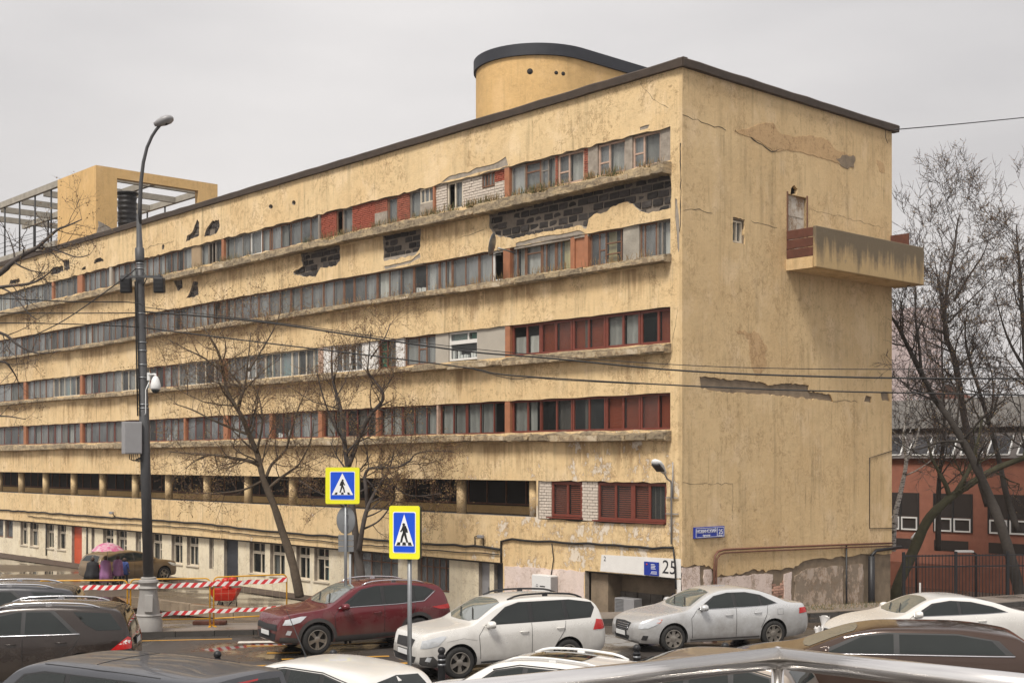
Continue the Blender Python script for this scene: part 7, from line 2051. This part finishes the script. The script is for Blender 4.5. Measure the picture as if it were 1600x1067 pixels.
# ------------------------------------------------------------------ trees
M['bark'] = simple('dark_bark', (.10, .075, .052), .95, 0, .5, 9, bump=.8)
M['bark_dark'] = simple('dark_wet_bark', (.048, .040, .034), .95, 0, .55, 9, bump=.9)
M['bark_grey'] = simple('grey_bark', (.075, .062, .055), .95, 0, .5, 9, bump=.6)
M['bark_moss'] = simple('mossy_bark', (.062, .058, .032), .95, 0, .55, 5, bump=.6)
M['twig'] = simple('twig', (.095, .062, .045), .9, 0, .3, 9)
M['twig_dark'] = simple('dark_twig', (.055, .042, .038), .9, 0, .3, 9)
M['bud'] = simple('opening_bud', (.30, .20, .075), .8, 0, .35, 12)
M['dry_leaf'] = simple('dry_seed_cluster', (.20, .105, .055), .85, 0, .4, 12)
def birch_mat():
    t = NT('birch_bark'); v = t.noise(2.2, 5, .7, t.mapping((2, 2, 7)))
    return t.out(t.mix(t.ramp(v, [(.50, 0), (.58, 1)]), (.62, .60, .57), (.05, .045, .04)), .8)
M['birch'] = birch_mat()
class Tree:
    def __init__(self, seed): self.rg = random.Random(seed); self.rmin = .004; self.wood = MB(); self.tw = MB(); self.bud = MB(); self.n = 0
    def limb(self, pts, r0, r1, n=8, jit=.5):
        P = []
        for i in range(len(pts) - 1):
            p0, p1, p2, p3 = pts[max(0, i - 1)], pts[i], pts[i + 1], pts[min(len(pts) - 1, i + 2)]
            for k in range(4):
                t = k / 4
                P.append(.5 * ((2 * p1) + (p2 - p0) * t + (2 * p0 - 5 * p1 + 4 * p2 - p3) * t * t + (3 * p1 - p0 - 3 * p2 + p3) * t ** 3))
        P.append(pts[-1]); m = len(P)
        R = [r0 + (r1 - r0) * (i / (m - 1)) for i in range(m)]
        self.wood.tube(P, [r * self.rg.uniform(.93, 1.07) for r in R], n)
        return P, R
    def grow(self, p, d, L, r, lev, up=.10, spread=.9, budp=1.0, kids=5, plane=1.0):
        rg = self.rg; n = 4 if lev > 0 else 3
        pts = [p.copy()]; d = d.normalized()
        for k in range(n):
            w = Vector((rg.uniform(-1, 1), rg.uniform(-1, 1) * plane, rg.uniform(-1, 1))) * .28
            d = (d + w + Vector((0, 0, up))).normalized(); pts.append(pts[-1] + d * L / n)
        rr = [r * (1 - .75 * k / n) for k in range(n + 1)]
        (self.wood if r > .02 else self.tw).tube(pts, rr, 5 if r > .02 else 3, cap=False)
        self.n += 1
        if lev > 0:
            for k in range(kids):
                f = rg.uniform(.2, 1.0); i = min(int(f * n), n - 1); q = pts[i].lerp(pts[i + 1], f * n - i)
                dv = (pts[i + 1] - pts[i]).normalized()
                side = dv.cross(Vector((rg.uniform(-1, 1), rg.uniform(-1, 1) * plane, rg.uniform(-1, 1)))).normalized()
                self.grow(q, dv * rg.uniform(.5, .9) + side * spread, L * rg.uniform(.42, .66), max(r * .48, self.rmin), lev - 1, up, spread, budp, kids, plane)
        if lev <= 1 and budp > 0:
            for k in range(1, n + 1):
                if rg.random() < budp:
                    s = rg.uniform(.016, .036); c = pts[k] + Vector((rg.uniform(-1, 1), rg.uniform(-1, 1), rg.uniform(-1, .5))) * .03
                    a = Vector((rg.uniform(-1, 1), rg.uniform(-1, 1), rg.uniform(-1, 1))).normalized(); b = a.orthogonal().normalized()
                    self.bud.add([c - a * s, c + b * s * .6, c + a * s, c - b * s * .6, c + a.cross(b) * s * .5], [(0, 1, 4), (1, 2, 4), (2, 3, 4), (3, 0, 4)], mi=0 if rg.random() < .5 else 1)
    def along(self, P, R, f0, f1, count, L, lev, up=.1, spread=1.0, budp=1.0, kids=5, rmul=.42, plane=1.0):
        rg = self.rg; m = len(P)
        for k in range(count):
            f = f0 + (f1 - f0) * (k + rg.random()) / count; i = min(int(f * (m - 1)), m - 2)
            q = P[i].lerp(P[i + 1], f * (m - 1) - i); dv = (P[i + 1] - P[i]).normalized()
            side = dv.cross(Vector((rg.uniform(-1, 1), rg.uniform(-1, 1) * plane, rg.uniform(-1, 1)))).normalized()
            self.grow(q, dv * rg.uniform(.3, .8) + side * spread, L * rg.uniform(.6, 1.2), max(R[i] * rmul, .008), lev, up, spread, budp, kids, plane)
    def done(self, name, label, loc, bark, twig, group=None):
        t = thing(name, label, 'tree', loc, 0, group)
        off = Vector(loc)
        for mb, nm, mm in ((self.wood, 'trunk', bark), (self.tw, 'twigs', twig), (self.bud, 'buds', [M['bud'], M['dry_leaf']])):
            if not mb.v: continue
            mb.v = [(p[0] - off.x, p[1] - off.y, p[2] - off.z) for p in mb.v]
            o = mb.build(nm, mm, t, recalc=False)
            if nm != 'trunk': o['kind'] = 'stuff'
        return t
def tp(pts, d, seed=0, amp=.5):
    rg = random.Random(seed); out = []; dy = 0
    for i, (x, y) in enumerate(pts):
        if i: dy += rg.uniform(-amp, amp)
        out.append(at(x, y, d + dy))
    return out
# tree in front of the middle of the facade
T = Tree(5); d = 47.0
trunk = tp([(468, 932), (463, 905), (453, 865), (441, 830), (430, 795), (418, 765), (412, 750), (407, 730), (401, 706), (389, 679), (379, 653), (368, 635), (355, 611), (349, 582), (342, 553), (330, 530), (318, 510)], d, 1, .12)
P, R = T.limb(trunk, .165, .03, 10); T.along(P, R, .42, 1, 17, 2.2, 2, kids=5)
for pts, r0, L, c in [([(372, 640), (376, 622), (381, 606), (371, 595), (358, 580), (350, 560)], .09, 1.6, 6), ([(376, 622), (383, 600), (388, 560), (392, 520)], .06, 1.6, 6),
                      ([(405, 727), (390, 720), (368, 716), (345, 712), (326, 711), (305, 720), (290, 732)], .10, 1.7, 12), ([(326, 711), (290, 708), (262, 705)], .045, 1.4, 6),
                      ([(416, 745), (425, 725), (444, 706), (450, 690), (448, 670)], .08, 1.5, 8), ([(418, 765), (434, 750), (455, 735), (468, 724), (485, 690), (490, 660)], .08, 1.7, 10),
                      ([(401, 706), (410, 660), (404, 620), (392, 600)], .06, 1.7, 8), ([(448, 700), (462, 650), (478, 610)], .05, 1.6, 8), ([(389, 679), (360, 668), (330, 655), (300, 640), (270, 630)], .07, 1.8, 11),
                      ([(349, 582), (320, 560), (290, 545), (262, 530)], .05, 1.7, 9), ([(388, 580), (410, 545), (430, 510), (440, 480)], .05, 1.7, 9), ([(412, 750), (380, 765), (340, 770), (300, 770)], .06, 1.5, 8)]:
    P, R = T.limb(tp(pts, d, len(pts) + int(pts[0][0]), .35), r0 * .8, .015, 7); T.along(P, R, .15, 1, int(c * 1.1), L, 2, kids=5)
b0 = trunk[0]
tree1 = T.done('bare_tree', 'bare budding tree with a bent trunk between yellow barrier and dark red SUV', (b0.x, b0.y, ground_z(b0.x, b0.y)), M['bark'], M['twig'])
# two-stemmed tree behind the far crossing sign
T = Tree(9); d = 46.0
st = tp([(566, 935), (564, 900), (560, 870), (557, 850), (555, 831), (551, 800), (548, 770), (545, 740), (541, 715), (538, 690), (534, 648), (527, 620), (520, 593), (518, 564), (519, 540)], d, 2, .12)
P, R = T.limb(st, .17, .03, 9); T.along(P, R, .40, 1, 15, 1.9, 2, budp=1.0)
for pts, r0, L, c in [([(561, 860), (566, 827), (574, 794), (589, 764), (602, 743), (611, 724), (615, 705)], .13, 1.5, 10), ([(574, 794), (572, 765), (570, 745), (577, 732), (598, 731), (619, 730), (630, 726), (641, 719), (650, 709), (677, 704), (710, 706)], .09, 1.5, 16),
                      ([(545, 728), (563, 679), (579, 648), (597, 627), (597, 611), (584, 593), (575, 580), (576, 560), (579, 519)], .11, 1.6, 14), ([(597, 611), (608, 597), (616, 586)], .05, 1.2, 4), ([(584, 640), (603, 630), (612, 625)], .05, 1.1, 4),
                      ([(538, 690), (520, 660), (505, 620), (495, 580)], .06, 1.7, 10), ([(579, 560), (600, 530), (610, 505)], .04, 1.3, 6), ([(551, 800), (520, 780), (490, 765), (468, 750)], .05, 1.5, 8), ([(602, 743), (630, 770), (655, 775), (690, 770)], .05, 1.4, 9), ([(566, 827), (590, 815), (607, 795), (620, 770)], .05, 1.3, 7)]:
    P, R = T.limb(tp(pts, d, len(pts) + int(pts[0][0]), .3), r0 * .8, .014, 7); T.along(P, R, .2, 1, int(c * 1.15), L, 2, budp=1.0, kids=5)
b0 = st[0]
T.done('bare_tree', 'bare two-stemmed tree hung with dry seed clusters behind the far crossing sign', (b0.x, b0.y, ground_z(b0.x, b0.y)), M['bark_grey'], M['twig'])
# tree standing beyond the frame at the left, its limbs reaching in
T = Tree(21); d = 38.0
st = tp([(-190, 960), (-180, 800), (-160, 650), (-130, 540), (-90, 470), (-40, 445), (0, 427), (18, 411), (34, 400), (56, 388), (74, 373), (90, 359), (108, 352), (128, 343)], d, 3, .12)
P, R = T.limb(st, .15, .014, 9); T.along(P, R, .52, 1, 13, 1.1, 2, budp=.25, kids=4)
for pts, r0, L, c in [([(-100, 480), (-50, 460), (0, 449), (34, 445), (56, 440), (76, 427), (84, 418)], .065, 1.0, 9), ([(60, 388), (90, 392), (120, 402), (140, 398)], .03, .8, 5), ([(-130, 560), (-60, 520), (0, 520), (30, 540), (60, 552), (95, 548)], .07, 1.1, 9),
                      ([(-150, 640), (-60, 590), (0, 565), (20, 580), (30, 600)], .06, 1.0, 6), ([(-160, 700), (-60, 660), (0, 650), (40, 655)], .05, 1.0, 6), ([(0, 449), (20, 460), (45, 490), (60, 500)], .03, .8, 5)]:
    P, R = T.limb(tp(pts, d, len(pts), .3), r0, .012, 6); T.along(P, R, .35, 1, c, L, 2, budp=.25, kids=4)
b0 = st[0]
T.done('bare_tree', 'dark bare tree whose limbs reach across the roof corner from beyond the lamp post', (b0.x, b0.y, gz(b0.x, b0.y)), M['bark_grey'], M['twig_dark'])
# trees behind the building at the right
def right_tree(seed, label, d, stems, bark, twig, budp=.35, lev=3, kids=4, name='bare_tree', up=.12):
    T = Tree(seed); T.rmin = .010; first = None
    for pts, r0, r1, L, c, f0 in stems:
        P, R = T.limb(tp(pts, d, seed + len(pts), .25), r0, r1, 8); first = first or P[0]
        T.along(P, R, f0, 1, c, L, lev - 1 if L < 2.1 else lev, up=up, spread=.75, budp=budp, kids=kids, rmul=.38)
    return T.done(name, label, (first.x, first.y, ground_z(first.x, first.y)), bark, twig)
right_tree(31, 'mossy leaning trunk rising from behind the fence to the right', 52, [
    ([(1392, 965), (1403, 915), (1425, 865), (1448, 815), (1470, 790), (1492, 772), (1525, 750), (1560, 730), (1610, 712)], .26, .10, 2.2, 6, .5),
    ([(1484, 778), (1478, 758), (1466, 735), (1456, 715), (1450, 690)], .11, .04, 2.2, 5, .4), ([(1492, 772), (1508, 745), (1516, 728), (1528, 690), (1535, 650)], .11, .05, 2.4, 6, .3)], M['bark_moss'], M['twig_dark'], .2)
right_tree(32, 'tall slender bare tree with a feathery crown above the mossy trunk', 54, [
    ([(1545, 790), (1532, 745), (1520, 705), (1508, 660), (1500, 610), (1491, 560), (1478, 525), (1476, 490), (1481, 440), (1490, 395), (1496, 350), (1500, 335)], .20, .02, 2.2, 30, .30),
    ([(1478, 525), (1472, 480), (1466, 440), (1460, 405)], .08, .015, 1.7, 10, .1), ([(1491, 470), (1515, 430), (1535, 400), (1545, 375)], .06, .012, 1.7, 10, .1), ([(1481, 505), (1505, 480), (1530, 455), (1555, 430)], .05, .012, 2.0, 9, .1)], M['bark_grey'], M['twig_dark'], .5)
right_tree(33, 'dark bare tree leaning left over the white car towards the end wall', 49, [
    ([(1600, 950), (1588, 905), (1576, 860), (1562, 815), (1548, 780), (1528, 735), (1505, 690), (1484, 655), (1462, 625), (1440, 585), (1420, 545), (1403, 510), (1392, 495)], .24, .05, 2.3, 20, .42),
    ([(1440, 585), (1436, 540), (1431, 500), (1430, 450), (1432, 400)], .07, .012, 2.2, 12, .1), ([(1505, 690), (1470, 690), (1440, 700), (1410, 705)], .06, .012, 1.8, 8, .2)], M['bark_dark'], M['twig_dark'], .3)
right_tree(34, 'thin straight bare tree before the white window panels of the brick building', 55, [
    ([(1466, 860), (1466, 800), (1468, 740), (1475, 680), (1474, 620), (1472, 560), (1470, 500)], .13, .02, 2.2, 18, .25)], M['bark_dark'], M['twig_dark'], .3)
right_tree(35, 'white birch standing close to the rear corner of the end wall', 56, [
    ([(1395, 860), (1398, 810), (1408, 765), (1416, 720), (1412, 680), (1420, 640), (1418, 600), (1424, 560)], .13, .02, 2.0, 16, .35), ([(1416, 720), (1432, 690), (1438, 660), (1450, 620)], .07, .015, 1.8, 8, .2)], M['birch'], M['twig_dark'], .2, name='birch_tree')
right_tree(36, 'bare tree with a forked thin crown between the slender tree and the picture edge', 53, [
    ([(1590, 830), (1572, 770), (1560, 715), (1545, 660), (1530, 610), (1514, 560), (1508, 520), (1512, 480)], .14, .02, 2.4, 18, .35), ([(1545, 660), (1552, 620), (1549, 580), (1540, 560)], .06, .015, 1.8, 8, .2)], M['bark_dark'], M['twig_dark'], .3)
right_tree(37, 'dense bare tree cut by the edge of the picture above the yard lantern', 51, [
    ([(1640, 900), (1625, 820), (1615, 740), (1610, 660), (1604, 580), (1598, 500), (1594, 430), (1590, 385), (1588, 350)], .20, .02, 2.3, 32, .25), ([(1604, 580), (1580, 540), (1565, 500), (1555, 460)], .07, .015, 2.2, 10, .15)], M['bark_dark'], M['twig_dark'], .5)

# ------------------------------------------------------------------ people under the umbrella
M['skin'] = simple('skin', (.45, .25, .17), .6, 0, .1)
M['hair_brown'] = simple('brown_hair', (.06, .032, .018), .7)
M['coat_black'] = simple('black_coat', (.014, .014, .016), .8, 0, .3)
M['cape_purple'] = simple('purple_rain_cape', (.30, .13, .28), .45, 0, .2, 4)
M['trouser'] = simple('dark_trousers', (.03, .032, .05), .8)
M['jacket_blue'] = simple('blue_jacket', (.03, .06, .22), .7)
def person(label, loc, yaw, h, coat, coat_len, wide=1.0, stride=.12, bag=None):
    p = thing('person', label, 'person', loc, yaw)
    k = h / 1.70
    J = {'pel': (0, 0, .92), 'sp': (0, .0, 1.15), 'ch': (0, .01, 1.36), 'nk': (0, .0, 1.48), 'hd': (0, -.015, 1.58), 'top': (0, -.01, 1.69),
         'lh': (-.09, 0, .88), 'lk': (-.10, -.05 - stride * .3, .48), 'la': (-.10, .02 - stride, .08), 'lf': (-.10, -.13 - stride, .035),
         'rh': (.09, 0, .88), 'rk': (.10, -.02 + stride * .2, .48), 'ra': (.10, .06 + stride, .08), 'rf': (.10, -.07 + stride, .035),
         'ls': (-.19, 0, 1.40), 'le': (-.25, .02, 1.12), 'lw': (-.24, -.10, .88), 'lp': (-.235, -.13, .80), 'rs': (.19, 0, 1.40), 're': (.25, .02, 1.12), 'rw': (.22, -.14, .92), 'rp': (.215, -.18, .85)}
    Rr = {'pel': .13, 'sp': .125, 'ch': .13, 'nk': .055, 'hd': .095, 'top': .06, 'lh': .095, 'lk': .06, 'la': .045, 'lf': .035, 'rh': .095, 'rk': .06, 'ra': .045, 'rf': .035, 'ls': .07, 'le': .045, 'lw': .03, 'lp': .035, 'rs': .07, 're': .045, 'rw': .03, 'rp': .035}
    E_ = [('pel', 'sp'), ('sp', 'ch'), ('ch', 'nk'), ('nk', 'hd'), ('hd', 'top'), ('pel', 'lh'), ('lh', 'lk'), ('lk', 'la'), ('la', 'lf'), ('pel', 'rh'), ('rh', 'rk'), ('rk', 'ra'), ('ra', 'rf'), ('ch', 'ls'), ('ls', 'le'), ('le', 'lw'), ('lw', 'lp'), ('ch', 'rs'), ('rs', 're'), ('re', 'rw'), ('rw', 'rp')]
    ks = list(J); me = bpy.data.meshes.new('body')
    me.from_pydata([Vector(J[q]) * k for q in ks], [(ks.index(a), ks.index(b)) for a, b in E_], [])
    o = link('body', me, p)
    sk = o.modifiers.new('skin', 'SKIN'); sb = o.modifiers.new('sub', 'SUBSURF'); sb.levels = 2; sb.render_levels = 2
    for i, q in enumerate(ks):
        me.skin_vertices[0].data[i].radius = (Rr[q] * k, Rr[q] * k); me.skin_vertices[0].data[i].use_root = (q == 'pel')
    dg = bpy.context.evaluated_depsgraph_get(); dg.update()
    nm = bpy.data.meshes.new_from_object(o.evaluated_get(dg)); o.modifiers.clear(); o.data = nm; nm.name = 'body'
    nm.materials.clear(); nm.materials.append(M['skin']); nm.materials.append(M['trouser']); nm.materials.append(coat)
    for f in nm.polygons:
        z = f.center.z / k; f.use_smooth = True
        f.material_index = 1 if z < .9 and abs(f.center.x) < .2 * k else (0 if z > 1.47 or (z < .88 and abs(f.center.x) > .17 * k) else 2)
    mb = MB(); b = 1.46; n = 20
    prof = [(.06, 1.52, .8), (.11, 1.48, .75), (.215 * wide, 1.40, .6), (.24 * wide, 1.2, .66), (.225 * wide, 1.0, .72), (.27 * wide, .75 if coat_len < .7 else coat_len + .1, .8), (.31 * wide, coat_len, .85), (.29 * wide, coat_len + .01, .82)]
    vs_ = []
    for i, (r, z, fl) in enumerate(prof):
        for q in range(n): a = 2 * math.pi * q / n; rr_ = r * (1 + (.11 * math.sin(5 * a + i * .4 + wide * 7) + .06 * math.sin(9 * a + i) if i > 3 else 0)); vs_.append((rr_ * math.cos(a) * k, rr_ * fl * math.sin(a) * k, z * k))
    mb.add(vs_, [(i * n + q, i * n + (q + 1) % n, (i + 1) * n + (q + 1) % n, (i + 1) * n + q) for i in range(len(prof) - 1) for q in range(n)], smooth=True)
    mb.build('coat', coat, p)
    mb = MB(); mb.lathe([(.02, .115), (.07, .10), (.105, .05), (.112, 0), (.105, -.06), (.06, -.10), (.03, -.11)], 14)
    mb.v = [(v[0] * k, (v[1] + .025) * k, (v[2] + 1.60) * k) for v in mb.v]; mb.build('hair', M['hair_brown'], p)
    return p
def ppl(px, d): x = (px - CX) / FPX * d; return (x, d, ground_z(x, d))
away = math.radians(180)
person('person in a long purple rain cape walking under the pink umbrella', ppl(165, 56.0), away + .2, 1.36, M['cape_purple'], .30, 1.15)
person('person in a shorter purple cape and dark trousers beside the muddy tan car', ppl(184, 56.4), away - .1, 1.38, M['cape_purple'], .62, 1.05)
person('person in a wide black coat at the left of the pink umbrella', ppl(145, 56.2), away + .1, 1.28, M['coat_black'], .45, 1.5)
person('small person in a blue jacket between the purple capes and the tan car', ppl(195, 57), away - .2, 1.25, M['jacket_blue'], .70, .75)
M['umb'] = None
t = NT('pink_flowered_fabric'); v_ = t.vor(9, None, 'Color'); n_ = t.noise(5, 4, .6)
M['umb'] = t.out(t.mix(t.ramp(n_, [(.4, 0), (.6, 1)]), (.55, .42, .44), (.48, .10, .22)), .5)
x, d, z = ppl(168, 55.7); ztop = CAMH + (HY - 847) / FPX * d
um = thing('umbrella', 'pink patterned umbrella held above the purple rain capes', 'umbrella', (x, d, z))
mb = MB(); hz_ = ztop - z; n = 16; prof = [(.005, hz_), (.25, hz_ - .05), (.48, hz_ - .17), (.70, hz_ - .36)]
vs_ = []
for i, (r, zz) in enumerate(prof):
    for q in range(n): a = 2 * math.pi * q / n; vs_.append((r * (1 - (.05 if q % 2 else 0) * i / 3) * math.cos(a), r * (1 - (.05 if q % 2 else 0) * i / 3) * math.sin(a), zz + (.03 if q % 2 else 0) * i / 3))
mb.add(vs_, [(i * n + q, i * n + (q + 1) % n, (i + 1) * n + (q + 1) % n, (i + 1) * n + q) for i in range(3) for q in range(n)], smooth=False)
mb.build('canopy', M['umb'], um)
mb = MB()
for q in range(0, n, 2): a = 2 * math.pi * q / n; mb.tube([(.0, 0, hz_ - .02), (.25 * math.cos(a), .25 * math.sin(a), hz_ - .07), (.70 * math.cos(a), .70 * math.sin(a), hz_ - .37)], .006, 4)
mb.build('ribs', M['metal'], um)
mb = MB(); mb.tube([(0, 0, hz_ + .06), (0, 0, hz_ - .8)], .012, 6); mb.build('shaft', M['metal'], um)

# ------------------------------------------------------------------ light haze over the far trees and tower
hz = MB(); hz.box2((-350, -60, -3.5), (450, 700, 90.0))
ho = hz.build('haze', M['well']); ho['kind'] = 'stuff'
hm = bpy.data.materials.new('haze'); hm.use_nodes = True
hn, hl_ = hm.node_tree.nodes, hm.node_tree.links; hn.clear()
o_ = hn.new('ShaderNodeOutputMaterial'); v = hn.new('ShaderNodeVolumePrincipled'); v.inputs['Color'].default_value = (.95, .93, .93, 1); v.inputs['Density'].default_value = .0004; v.inputs['Anisotropy'].default_value = .2
hl_.new(v.outputs['Volume'], o_.inputs['Volume'])
ho.data.materials.clear(); ho.data.materials.append(hm)
